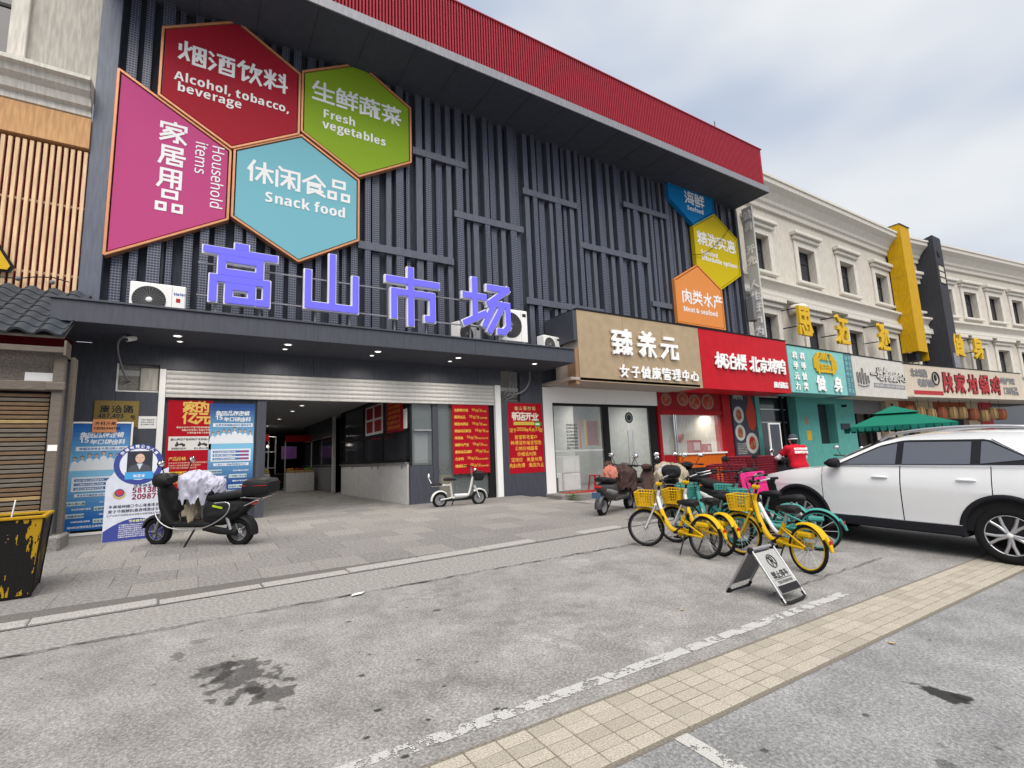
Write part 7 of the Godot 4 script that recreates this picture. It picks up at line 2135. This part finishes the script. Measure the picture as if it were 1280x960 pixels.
func make_car() -> void:
	var o := thing("parked_car", "white sport utility car parked nose to the shops with dark tinted windows", "car", Vector3.ZERO)
	var P: Material = mats["car_paint"]
	var axle := [-1.24, 1.24]
	var arch := func(x: float) -> float:
		for c in [-1.24, 1.24]:
			if absf(x - c) < 0.43: return 0.36 + sqrt(0.43 * 0.43 - (x - c) * (x - c))
		return 0.33
	var shoulder := func(x: float) -> float:
		return minf(1.12 + 0.02 * (0.9 - x), car_top(x) - 0.02)
	var roof := func(x: float) -> float: return car_top(x) - 0.03
	var body := Shape.new()
	for e in [-1.0, 1.0]:
		car_skin(body, 0.864, 2.0, arch, shoulder, e, 0.0, 44, 14)
		car_skin(body, -2.12, -1.146, arch, shoulder, e, 0.0, 44, 14)
		car_skin(body, -2.0, 0.84, shoulder, roof, e, 0.0, 40, 8)
	# top: bonnet, windscreen frame, roof and tail, from side to side
	var grid := []
	for q in roof_line:
		var g := PackedVector3Array()
		var y: float = q[1]
		var hw := car_half(clampf(q[0], -2.1, 2.0), clampf(y - 0.03, 0.4, 1.6))
		for j in 15:
			var t := j / 7.0 - 1.0
			g.append(v(q[0] - (0.12 * t * t if q[0] > 1.7 else 0.0) + (0.1 * t * t if q[0] < -1.8 else 0.0), y - 0.03 + 0.035 * (1.0 - t * t * t * t), hw * t))
		grid.append(g)
	body.sheet(grid, 3)
	part(o, "body", body, P)
	var inner := Shape.new()
	inner.box(v(-0.05, 0.62, 0), v(3.9, 0.52, 1.72))
	inner.box(v(0.0, 0.42, 0), v(1.7, 0.25, 1.66))
	part(o, "chassis", inner, mats["black"])
	for e in [-1.0, 1.0]:
		for d in [[-0.173, 0.853, 0.28], [-1.136, -0.187, -0.72]]:
			var dr := part(o, "door", car_skin(Shape.new(), d[0], d[1], arch, shoulder, e, 0.002, 16, 14), P)
			part(dr, "handle", loft(Shape.new(), [[-0.1, 0.0, 0.006, 0.01], [-0.07, 0.002, 0.017, 0.018], [0.07, 0.002, 0.017, 0.018], [0.1, 0.0, 0.006, 0.01]], 2.6, 10, Transform3D(Basis.IDENTITY, v(d[0] + 0.24, 0.985, e * 0.9))), P)
		# glass: front, rear and quarter window, black pillars between
		part(o, "pillar_trim", car_skin(Shape.new(), -1.53, 0.74, func(x: float) -> float: return 1.135 + 0.02 * (0.9 - x), func(x: float) -> float: return minf(1.5, car_top(x) - 0.075) if x > -1.1 else lerpf(1.5, 1.24, (-1.1 - x) / 0.43), e, 0.004, 34, 6), mats["cladding"])
		for w in [[-0.12, 0.66], [-0.94, -0.2], [-1.46, -1.04]]:
			part(o, "side_window", car_skin(Shape.new(), w[0], w[1], func(x: float) -> float: return 1.15 + 0.02 * (0.9 - x) + (0.0 if x > -1.0 else 0.12 * (-1.0 - x)), func(x: float) -> float: return minf(1.47, car_top(x) - 0.1) if x > -1.1 else lerpf(1.47, 1.27, (-1.1 - x) / 0.36), e, 0.009, 18, 6), mats["car_glass"])
		var strip := []
		for i in 14:
			var x := lerpf(0.72, -1.45, i / 13.0)
			strip.append(v(x, 1.13 + 0.02 * (0.9 - x), e * (car_half(x, 1.13) + 0.01)))
		strip.append(v(-1.57, 1.22, e * (car_half(-1.57, 1.22) + 0.008)))
		strip.append(v(-1.14, 1.5, e * (car_half(-1.14, 1.5) + 0.008)))
		part(o, "chrome_strip", Shape.new().tube(strip, 0.009, 6), mats["chrome"])
		part(o, "roof_rail", Shape.new().tube(smooth([v(0.12, 1.5, e * 0.6), v(-0.05, 1.6, e * 0.63), v(-0.7, 1.67, e * 0.64), v(-1.45, 1.655, e * 0.63), v(-1.65, 1.57, e * 0.62)], 2), 0.02, 8), mats["alloy"])
		part(o, "sill_cladding", Shape.new().box(v(0, 0.34, e * 0.865), v(1.66, 0.13, 0.06), 0.02), mats["cladding"])
		part(o, "sill_trim", Shape.new().box(v(0, 0.412, e * 0.892), v(1.62, 0.012, 0.012), 0.003), mats["chrome"])
		for c in axle:
			var cl := Shape.new()
			var last := PackedVector3Array()
			for i in 25:
				var a := deg_to_rad(-12.0 + 204.0 * i / 24.0)
				var g := PackedVector3Array()
				for q in [[0.405, 0.84], [0.405, 0.0], [0.425, 0.018], [0.468, 0.012], [0.473, -0.01]]:
					var p := v(c + cos(a) * q[0], 0.36 + sin(a) * q[0], 0)
					var hw := car_half(clampf(p.x, -2.1, 2.0), maxf(p.y, 0.36))
					p.z = e * (0.55 if q[1] > 0.5 else hw + q[1])
					g.append(p)
				if i > 0: cl.join(last, g, false, 4)
				last = g
			part(o, "wheel_arch", cl, mats["cladding"])
			var w := Node3D.new()
			w.name = "wheel"
			o.add_child(w, true)
			w.position = v(c, 0.345, e * 0.76)
			w.rotation.x = 0.0 if e > 0 else PI
			var turn := Transform3D(Basis(Vector3.RIGHT, PI / 2), Vector3.ZERO)
			part(w, "tyre", Shape.new().lathe([Vector2(0.23, 0.1), Vector2(0.25, 0.115), Vector2(0.3, 0.12), Vector2(0.335, 0.1), Vector2(0.345, 0.07), Vector2(0.345, -0.07), Vector2(0.335, -0.1), Vector2(0.25, -0.11)], 36, turn), mats["rubber"])
			var rim := part(w, "rim", Shape.new().lathe([Vector2(0.22, 0.06), Vector2(0.228, 0.105), Vector2(0.236, 0.11), Vector2(0.24, 0.1)], 36, turn), mats["alloy"])
			part(rim, "rim_well", Shape.new().lathe([Vector2(0.225, 0.09), Vector2(0.2, -0.02), Vector2(0.001, -0.02)], 30, turn), mats["black"])
			var sp := Shape.new()
			for j in 5:
				for f in [-0.17, 0.17]:
					var a: float = TAU * j / 5 + 0.3
					sp.tube([v(cos(a + f * 0.4) * 0.03, sin(a + f * 0.4) * 0.03, 0.085), v(cos(a + f) * 0.13, sin(a + f) * 0.13, 0.09), v(cos(a + f * 1.5) * 0.226, sin(a + f * 1.5) * 0.226, 0.095)], [0.026, 0.021, 0.02], 6)
			part(rim, "spokes", sp, mats["alloy"])
			part(rim, "hub_cap", Shape.new().lathe([Vector2(0.034, 0.09), Vector2(0.03, 0.11), Vector2(0.001, 0.112)], 16, turn), mats["white_metal"])
		var mi := part(o, "door_mirror", loft(Shape.new(), [[0.56, 1.16, 0.05, 0.05], [0.6, 1.17, 0.075, 0.1], [0.68, 1.165, 0.065, 0.1], [0.75, 1.16, 0.02, 0.05]], 2.6, 14, Transform3D(Basis.IDENTITY, v(0, 0.01, e * 0.96))), mats["cladding"])
		part(mi, "mirror_foot", Shape.new().box(v(0.64, 1.13, e * 0.88), v(0.1, 0.03, 0.12), 0.01), mats["cladding"])
		part(o, "head_lamp", Shape.new().ball(v(1.8, 0.83, e * 0.68), v(0.2, 0.07, 0.12), 14, 8), mats["mirror_face"])
		part(o, "tail_lamp", Shape.new().ball(v(-2.03, 0.98, e * 0.7), v(0.1, 0.09, 0.16), 14, 8), mats["lamp_red"])
		part(o, "fuel_flap", Shape.new().torus(v(-1.72, 0.93, e * (car_half(-1.72, 0.93) + 0.001)), Vector3.BACK, 0.075, 0.003, 24, 5), mats["plastic_grey"])
	# windscreen and tail glass
	for q in [[[0.8, 1.145], [0.12, 1.5], 0.0], [[-1.9, 1.48], [-2.045, 1.15], 0.0]]:
		var rows := []
		for i in 5:
			var x := lerpf(q[0][0], q[1][0], i / 4.0)
			var y := lerpf(q[0][1], q[1][1], i / 4.0)
			var g := PackedVector3Array()
			var hw := car_half(clampf(x, -2.1, 2.0), y) - 0.07
			for j in 11:
				var t := j / 5.0 - 1.0
				g.append(v(x + (0.02 if x > 0 else -0.02) + (0.1 * t * t if x < -1.8 else 0.0), y + 0.012 + 0.03 * (1.0 - t * t * t * t), hw * t))
			rows.append(g)
		part(o, "windscreen" if q[0][0] > 0 else "tail_window", Shape.new().sheet(rows, 3), mats["car_glass"])
	part(o, "grille", Shape.new().box(v(2.0, 0.66, 0), v(0.06, 0.2, 0.9), 0.02), mats["cladding"])
	part(o, "front_bumper", loft(Shape.new(), [[1.72, 0.44, 0.12, 0.86], [1.95, 0.44, 0.12, 0.78], [2.03, 0.44, 0.09, 0.62]], 5.0, 20), mats["cladding"])
	part(o, "rear_bumper", loft(Shape.new(), [[-2.18, 0.5, 0.12, 0.7], [-2.1, 0.48, 0.14, 0.8], [-1.75, 0.44, 0.1, 0.84]], 5.0, 20), mats["cladding"])
	stand(o, 9.21, -3.45, Vector2(0.0, -1.0))

# ---------------------------------------------------------------- a person, meshed from a skeleton
func skin(s: Shape, bones: Array, cell: float, blend := 0.03) -> Shape:
	var lo := Vector3.INF
	var hi := -Vector3.INF
	for b in bones:
		for e in [0, 1]:
			var r: float = b[2 + e] + 0.05
			lo = lo.min(b[e] - Vector3.ONE * r)
			hi = hi.max(b[e] + Vector3.ONE * r)
	var n := Vector3i(((hi - lo) / cell).ceil()) + Vector3i.ONE
	var d := PackedFloat32Array()
	d.resize(n.x * n.y * n.z)
	for z in n.z:
		for y in n.y:
			for x in n.x:
				var p := lo + Vector3(x, y, z) * cell
				var acc := 1e3
				for b in bones:
					var ab: Vector3 = b[1] - b[0]
					var t := clampf((p - b[0]).dot(ab) / maxf(ab.length_squared(), 1e-6), 0.0, 1.0)
					var q: Vector3 = p - b[0] - ab * t
					if b.size() > 4: q *= b[4]
					var e: float = q.length() - lerpf(b[2], b[3], t)
					if e > 0.2:
						acc = minf(acc, e)
						continue
					var h := maxf(blend - absf(acc - e), 0.0) / blend
					acc = minf(acc, e) - h * h * blend * 0.25
				d[x + n.x * (y + n.y * z)] = acc
	var at := {}
	for z in n.z - 1:
		for y in n.y - 1:
			for x in n.x - 1:
				var i := x + n.x * (y + n.y * z)
				var neg := 0
				var sum := Vector3.ZERO
				var hits := 0
				var c := []
				for k in 8:
					var f: float = d[i + (k & 1) + n.x * ((k >> 1 & 1) + n.y * (k >> 2 & 1))]
					c.append(f)
					if f < 0.0: neg += 1
				if neg == 0 or neg == 8: continue
				for e in [[0, 1], [2, 3], [4, 5], [6, 7], [0, 2], [1, 3], [4, 6], [5, 7], [0, 4], [1, 5], [2, 6], [3, 7]]:
					var a: float = c[e[0]]
					var b2: float = c[e[1]]
					if (a < 0.0) != (b2 < 0.0):
						var t := a / (a - b2)
						var p0 := Vector3(e[0] & 1, e[0] >> 1 & 1, e[0] >> 2 & 1)
						var p1 := Vector3(e[1] & 1, e[1] >> 1 & 1, e[1] >> 2 & 1)
						sum += p0.lerp(p1, t)
						hits += 1
				at[i] = lo + (Vector3(x, y, z) + sum / hits) * cell
	var step := [1, n.x, n.x * n.y]
	for i in at:
		for a in 3:
			var u: int = step[(a + 1) % 3]
			var w: int = step[(a + 2) % 3]
			var f0: float = d[i]
			var f1: float = d[i + step[a]]
			if (f0 < 0.0) == (f1 < 0.0): continue
			if not (at.has(i - u) and at.has(i - w) and at.has(i - u - w)): continue
			if f0 < 0.0: s.quad(at[i], at[i - w], at[i - u - w], at[i - u], 1)
			else: s.quad(at[i], at[i - u], at[i - u - w], at[i - w], 1)
	return s

func make_person(ride: Node3D) -> void:
	# seated on the moped, leaning to the bars, back towards the street; local x forward
	var o := thing("person", "person in a red shirt and dark cap sitting on a moped, seen from behind", "person", ride.transform * v(-0.32, 0.0, 0))
	o.basis = ride.basis
	var hip := v(0, 0.84, 0)
	var chest := v(0.1, 1.16, 0)
	var neck := v(0.15, 1.36, 0)
	var head := v(0.19, 1.5, 0)
	var bones := [[hip + v(0, 0, -0.09), hip + v(0, 0, 0.09), 0.13, 0.13], [hip, chest, 0.15, 0.16, v(1.15, 1, 0.85)], [chest, chest + v(0.03, 0.12, 0), 0.16, 0.13, v(1.2, 1, 0.8)], [neck - v(0.01, 0.06, 0), head - v(0, 0.06, 0), 0.055, 0.055], [head, head + v(0.01, 0.06, 0), 0.085, 0.09], [head + v(0.05, -0.06, 0), head + v(0.06, -0.03, 0), 0.055, 0.06], [head + v(0.1, -0.01, 0), head + v(0.105, -0.02, 0), 0.014, 0.016]]
	for e in [-1.0, 1.0]:
		var sh := v(0.12, 1.3, 0.2 * e)
		var el := v(0.3, 1.08, 0.34 * e)
		var wr := v(0.56, 1.04, 0.34 * e)
		bones.append_array([[chest + v(0.02, 0.12, 0.08 * e), sh, 0.08, 0.075], [sh, el, 0.06, 0.046], [el, wr, 0.045, 0.03], [wr, wr + v(0.07, 0.0, 0), 0.034, 0.03]])
		for k in 4: bones.append([wr + v(0.09, 0.02 - 0.004 * k, (0.028 - 0.018 * k)), wr + v(0.12, -0.03, (0.028 - 0.018 * k)), 0.011, 0.009])
		bones.append([wr + v(0.05, 0.01, -0.03 * e), wr + v(0.1, -0.01, -0.05 * e), 0.012, 0.01])
		bones.append([head + v(0, -0.01, 0.088 * e), head + v(-0.005, -0.03, 0.09 * e), 0.018, 0.014])
		var kn := v(0.42, 0.68, 0.16 * e)
		var an := v(0.3, 0.42, 0.15 * e)
		bones.append_array([[hip + v(0, -0.02, 0.09 * e), kn, 0.1, 0.07], [kn, an, 0.062, 0.042], [an, an + v(0.16, -0.02, 0), 0.045, 0.035]])
	part(o, "body", skin(Shape.new(), bones, 0.02), mats["skin"])
	var shirt := [[hip + v(0, 0.02, -0.08), hip + v(0, 0.02, 0.08), 0.14, 0.14], [hip, chest, 0.165, 0.175, v(1.15, 1, 0.85)], [chest, chest + v(0.03, 0.12, 0), 0.175, 0.14, v(1.2, 1, 0.8)]]
	for e in [-1.0, 1.0]:
		shirt.append([chest + v(0.02, 0.12, 0.08 * e), v(0.12, 1.3, 0.2 * e), 0.095, 0.09])
		shirt.append([v(0.12, 1.3, 0.2 * e), v(0.21, 1.19, 0.275 * e), 0.085, 0.078])
	var sh2 := part(o, "shirt", skin(Shape.new(), shirt, 0.02), mats["shirt_red"])
	var pr := Shape.new()
	for e in 2: write(pr, ["食品先到家", "康健美好生"][e], Transform3D(Basis(v(0, 0, 1), v(0.3, 0.95, 0), v(-0.95, 0.3, 0)), v(-0.113 - 0.022 * e, 1.27 - 0.08 * e, -0.17)), 0.062, 0.16, 0.004, 1.1, false, 0.0003)
	part(sh2, "lettering", pr, mats["letter_white"])
	for e in [-1.0, 1.0]:
		part(o, "arm_sleeve", skin(Shape.new(), [[v(0.25, 1.14, 0.305 * e), v(0.3, 1.08, 0.34 * e), 0.055, 0.053], [v(0.3, 1.08, 0.34 * e), v(0.5, 1.05, 0.34 * e), 0.052, 0.04]], 0.018), mats["letter_white"])
	var tr := [[hip + v(0, -0.04, -0.09), hip + v(0, -0.04, 0.09), 0.14, 0.14]]
	for e in [-1.0, 1.0]: tr.append_array([[hip + v(0, -0.03, 0.09 * e), v(0.42, 0.68, 0.16 * e), 0.112, 0.085], [v(0.42, 0.68, 0.16 * e), v(0.31, 0.45, 0.15 * e), 0.078, 0.065]])
	part(o, "trousers", skin(Shape.new(), tr, 0.022), mats["trousers"])
	part(o, "cap", skin(Shape.new(), [[head + v(-0.005, 0.05, 0), head + v(0.0, 0.07, 0), 0.102, 0.1], [head + v(0.08, 0.06, -0.03), head + v(0.16, 0.04, -0.03), 0.04, 0.03, v(1, 2.6, 1)], [head + v(0.08, 0.06, 0.03), head + v(0.16, 0.04, 0.03), 0.04, 0.03, v(1, 2.6, 1)]], 0.016), mats["cap_cloth"])
	part(o, "cap_band", Shape.new().torus(head + v(-0.004, 0.035, 0), v(0.1, 1, 0), 0.098, 0.012, 24, 6), mats["letter_white"])
	part(o, "hair", skin(Shape.new(), [[head + v(-0.03, 0.0, 0), head + v(-0.04, -0.04, 0), 0.084, 0.07]], 0.018), mats["black"])

# ---------------------------------------------------------------- smaller things
func make_small_things() -> void:
	# folding no parking board
	var o := thing("parking_board", "folding steel no parking board standing before the yellow bicycle", "sign board", v(4.95, ground(4.95, -3.23), -3.23), 0.06)
	var h := 0.46
	var f := 0.3
	for e in [-1.0, 1.0]:
		for q in [-0.2, 0.2]: part(o, "frame_side", Shape.new().tube([v(q, h, 0.015 * e), v(q, 0.02, f * e)], 0.012, 7), mats["steel"])
		part(o, "foot", Shape.new().tube(smooth([v(-0.2, 0.06, f * e * 0.88), v(-0.2, 0.01, f * e), v(0.2, 0.01, f * e), v(0.2, 0.06, f * e * 0.88)], 1), 0.016, 7), mats["plastic_black"])
		var down := (v(0, 0.05, f * e) - v(0, h, 0.015 * e)).normalized()
		var out := v(0, -down.z * e, down.y * e) * (-1.0 if e > 0 else -1.0)
		if out.z * e < 0: out = -out
		var b := Basis(v(e, 0, 0), -down, out)
		var pn := part(o, "panel", Shape.new().box(v(0, 0.26, -0.004), v(0.37, 0.42, 0.006), 0.002), mat("board_steel", Color(0.55, 0.55, 0.54), 0.45, 0.15, "worn", 3.0) if e > 0 else mats["plastic_grey"], Transform3D(b, v(0, 0.05, f * e)))
		if e > 0:
			var s := Shape.new()
			s.torus(v(0, 0.36, 0.004), Vector3.BACK, 0.066, 0.0045, 30, 5)
			s.box(Vector3.ZERO, v(0.13, 0.009, 0.004), 0.0, Transform3D(Basis(Vector3.BACK, -0.78), v(0, 0.36, 0.006)))
			add_char(s, "P", Transform3D(Basis.IDENTITY, v(-0.047, 0.312, 0.0005)), 0.095, 0.014, 0.002, 0.0002)
			part(pn, "emblem", s, mats["letter_dark"])
			s = Shape.new()
			write(s, "禁止停车", Transform3D(Basis.IDENTITY, v(-0.145, 0.195, 0.0005)), 0.068, 0.14, 0.001, 1.08, false, 0.0002)
			part(pn, "lettering", s, mats["letter_dark"])
			part(pn, "rule_line", Shape.new().box(v(0, 0.185, 0.001), v(0.3, 0.005, 0.002)), mats["letter_dark"])
			var s4 := Shape.new()
			small_print(s4, Color(0.1, 0.1, 0.1), -0.13, 0.15, 0.14, 0.03, 0.0015)
			part(pn, "small_print", s4, mats["print"])
			part(pn, "lower_band", Shape.new().box(v(0, 0.09, 0.002), v(0.36, 0.07, 0.003)), mats["plastic_black"])
	part(o, "hinge_bar", Shape.new().tube([v(-0.21, h + 0.005, 0), v(0.21, h + 0.005, 0)], 0.018, 8), mats["steel"])
	for e in [-0.2, 0.2]: part(o, "corner", Shape.new().box(v(e, h, 0), v(0.045, 0.06, 0.055), 0.012), mats["plastic_black"])
	# waste bin with old yellow paint
	var b := thing("waste_bin", "battered black waste bin with flaking yellow paint by the timber shutter", "bin", v(-1.86, ground(-1.86, -8.05), -8.05), 0.1)
	var tub := Shape.new()
	var cs := []
	for q in [[0.37, 0.0], [0.38, 0.04], [0.44, 0.86], [0.415, 0.86], [0.36, 0.08]]:
		var g := PackedVector3Array()
		for e in [[-1, -1], [1, -1], [1, 1], [-1, 1]]: g.append(v(e[0] * q[0], q[1], e[1] * q[0]))
		cs.append(g)
	for i in 4: tub.join(cs[i], cs[i + 1], true, -1)
	tub.cap(cs[4])
	part(b, "tub", tub, mats["bin_black"])
	for k in 4: part(b, "rim_bar", Shape.new().box(v(0, 0.872, 0.435), v(0.93, 0.035, 0.05), 0.008, Transform3D(Basis(Vector3.UP, k * PI / 2), v(0, k % 2 * 0.001, 0))), mats["bin_yellow"])
	for k in 4: part(b, "corner_edge", Shape.new().tube([v(0.38, 0.03, 0.38) , v(0.441, 0.85, 0.441)], 0.012, 6), mats["bin_black"], Transform3D(Basis(Vector3.UP, k * PI / 2), Vector3.ZERO))
	var nz := FastNoiseLite.new()
	nz.seed = 4
	nz.frequency = 1.5
	nz.fractal_octaves = 5
	for k in 2:
		var pt := Shape.new()
		var at := func(x: float, y: float) -> Vector3:
			var h2 := 0.38 + 0.06 * (y - 0.04) / 0.82
			return v(x * h2, y, h2 + 0.003)
		for i in 110:
			for j in 110:
				var x := -1.0 + i / 55.0
				var y := 0.05 + 0.8 * j / 110.0
				var n := nz.get_noise_2d(x * 1.6 + k * 9.0, y * 1.4) + nz.get_noise_2d(x * 9.0, y * 3.5 + k * 5.0) * 0.5 + 0.25 * smoothstep(0.4, 1.0, x * (1.0 if k == 0 else -1.0))
				if n < 0.42 - 0.4 * smoothstep(0.78, 0.85, y): continue
				pt.quad(at.call(x, y + 0.0073), at.call(x + 0.0182, y + 0.0073), at.call(x + 0.0182, y), at.call(x, y))
		part(b, "old_paint", pt, mats["bin_yellow"], Transform3D(Basis(Vector3.UP, k * PI / 2), Vector3.ZERO))
	part(b, "litter_stick", Shape.new().tube([v(0.1, 0.5, 0.1), v(0.16, 1.06, 0.12)], 0.008, 5), mats["white_metal"])
	# two-tier market parasol
	var u := thing("parasol", "green two-tier square parasol beyond the white car", "parasol", v(23.4, ground(23.4, -9.0), -9.0), 0.5)
	part(u, "pole", Shape.new().tube([v(0, 0.0, 0), v(0, 2.75, 0)], 0.035, 8), mats["black"])
	part(u, "base", Shape.new().box(v(0, 0.06, 0), v(0.7, 0.12, 0.7), 0.03), mats["concrete"])
	var can := Shape.new()
	var top := Shape.new()
	var val := Shape.new()
	var half := 1.6
	for k in 4:
		var a := Basis(Vector3.UP, k * PI / 2)
		var p := [a * v(-half, 2.02, half), a * v(half, 2.02, half), a * v(0.5, 2.5, 0.5), a * v(-0.5, 2.5, 0.5)]
		can.quad(p[0], p[3], p[2], p[1])
		top.tri(a * v(-0.72, 2.5, 0.72), v(0, 2.82, 0), a * v(0.72, 2.5, 0.72))
		for i in 14:
			var x0 := lerpf(-half, half, i / 14.0)
			var x1 := lerpf(-half, half, (i + 1) / 14.0)
			val.quad(a * v(x0, 2.02, half + 0.001), a * v(x1, 2.02, half + 0.001), a * v(x1 - 0.03, 1.84, half + 0.03 * sin(i * 1.7)), a * v(x0 + 0.03, 1.84, half + 0.03 * sin(i * 1.7)))
	part(u, "canopy", can, mats["green_cloth"])
	part(u, "top_vent", top, mats["green_cloth"])
	part(u, "valance", val, mats["green_cloth_dark"])
	part(u, "finial", Shape.new().ball(v(0, 2.87, 0), v(0.05, 0.07, 0.05), 10, 7), mats["black"])
	for k in 4:
		var a := Basis(Vector3.UP, k * PI / 2)
		part(u, "rib", Shape.new().tube([a * v(half, 2.0, half), a * v(0.03, 2.5, 0.03)], 0.015, 5), mats["black"])
	# wire carts
	for q in [["maroon wire cart with its long side to the bicycles", 10.6, -7.55, 0.5, 1.0], ["larger maroon wire cart tipped behind the first beside the menu board", 12.05, -7.9, 0.2, 1.15]]:
		var c := thing("wire_cart", q[0], "cart", v(q[1], ground(q[1], q[2]), q[2]), q[3], "maroon wire carts")
		var w := Shape.new()
		var L := 0.62
		for i in 2:
			for z in [-0.36, 0.36]:
				for n in 22:
					var x := lerpf(-L, L, n / 21.0)
					if i == 0: w.tube([v(x * 0.86, 0.3, z * 0.86), v(x, 0.98, z)], 0.011, 4, false)
		for n in 14:
			var y := lerpf(0.3, 0.98, n / 13.0)
			var k := lerpf(0.86, 1.0, n / 13.0)
			for e in [[-L, -0.36, L, -0.36], [L, -0.36, L, 0.36], [L, 0.36, -L, 0.36], [-L, 0.36, -L, -0.36]]:
				w.tube([v(e[0] * k, y, e[1] * k), v(e[2] * k, y, e[3] * k)], 0.011, 4, false)
		for x in [-L, L]:
			for n in 9:
				var z := lerpf(-0.36, 0.36, n / 8.0)
				w.tube([v(x * 0.86, 0.3, z * 0.86), v(x, 0.98, z)], 0.011, 4, false)
		part(c, "wire_basket", w, mats["cart_maroon"])
		part(c, "floor_sheet", Shape.new().box(v(0, 0.3, 0), v(1.06, 0.02, 0.6)), mats["cart_maroon"])
		part(c, "top_rail", Shape.new().tube([v(-L, 0.99, -0.36), v(L, 0.99, -0.36), v(L, 0.99, 0.36), v(-L, 0.99, 0.36), v(-L, 0.99, -0.36)], 0.016, 6), mats["cart_maroon"])
		for e in [[-0.45, -0.28], [0.45, -0.28], [-0.45, 0.28], [0.45, 0.28]]:
			part(c, "caster", Shape.new().torus(v(e[0], 0.07, e[1]), Vector3.BACK, 0.05, 0.022, 16, 6).tube([v(e[0], 0.07, e[1]), v(e[0], 0.29, e[1])], 0.015, 5), mats["plastic_black"])
		c.scale = Vector3.ONE * q[4]
	# weeds at the foot of the spa step
	var wd := thing("weed", "small green weed growing at the foot of the spa step", "plant", v(9.75, ground(9.75, -12.25), -12.25))
	var lf := Shape.new()
	for i in 70:
		var a := rng.randf() * TAU
		var r := rng.randf_range(0.02, 0.2)
		var p := v(cos(a) * r * 1.6, rng.randf_range(0.02, 0.3), sin(a) * r * 0.5)
		var d := v(rng.randf_range(-1, 1), rng.randf_range(0.1, 1.0), rng.randf_range(-1, 1)).normalized() * 0.06
		var w := d.cross(Vector3.UP).normalized() * 0.022
		lf.quad(p, p + d * 0.5 + w, p + d, p + d * 0.5 - w)
	part(wd, "leaf_cluster", lf, mats["leaf"])
	var sm := Shape.new()
	for i in 9: sm.tube([v(0, 0, 0), v(rng.randf_range(-0.25, 0.25), rng.randf_range(0.15, 0.3), rng.randf_range(-0.06, 0.06))], 0.004, 4)
	part(wd, "stem", sm, mats["leaf"])
	# litter on the ground
	for q in [["curled dry leaf on the asphalt beyond the paving strip", 4.55, -1.98, 0.028], ["dry leaf lying beside the kerb of the market pavement", -0.28, -6.35, 0.03], ["scrap of dry leaf near the white road line", 3.9, -3.4, 0.02]]:
		var l := thing("dry_leaf", q[0], "leaf", v(q[1], ground(q[1], q[2]) + 0.006, q[2]), rng.randf() * 6.0)
		var g := []
		for i in 5:
			var t := i / 4.0 - 0.5
			var w: float = q[3] * 0.6 * cos(t * 2.8)
			var row := PackedVector3Array([v(t * q[3] * 2, 0.006 + 0.3 * q[3] * t * t * 2, -w), v(t * q[3] * 2, 0.002, 0), v(t * q[3] * 2, 0.008, w)])
			g.append(row)
		part(l, "blade", Shape.new().sheet(g), mats["dry_leaf"])
	# paper scraps by the kerb
	for q in [["white paper scrap in the crack of the concrete apron", 1.55, -5.72, 0.09], ["small pale scrap near the first bicycle wheel", 5.9, -5.75, 0.07]]:
		var l := thing("paper_scrap", q[0], "litter", v(q[1], ground(q[1], q[2]) + 0.018, q[2]), 0.3)
		part(l, "scrap", Shape.new().prism(PackedVector2Array([Vector2(-q[3], -0.02), Vector2(q[3] * 0.3, -0.035), Vector2(q[3], 0.01), Vector2(q[3] * 0.2, 0.03), Vector2(-q[3] * 0.6, 0.02)]), 0.0, 0.003, Transform3D(Basis(Vector3.RIGHT, -PI / 2), Vector3.ZERO)), mats["letter_white"])
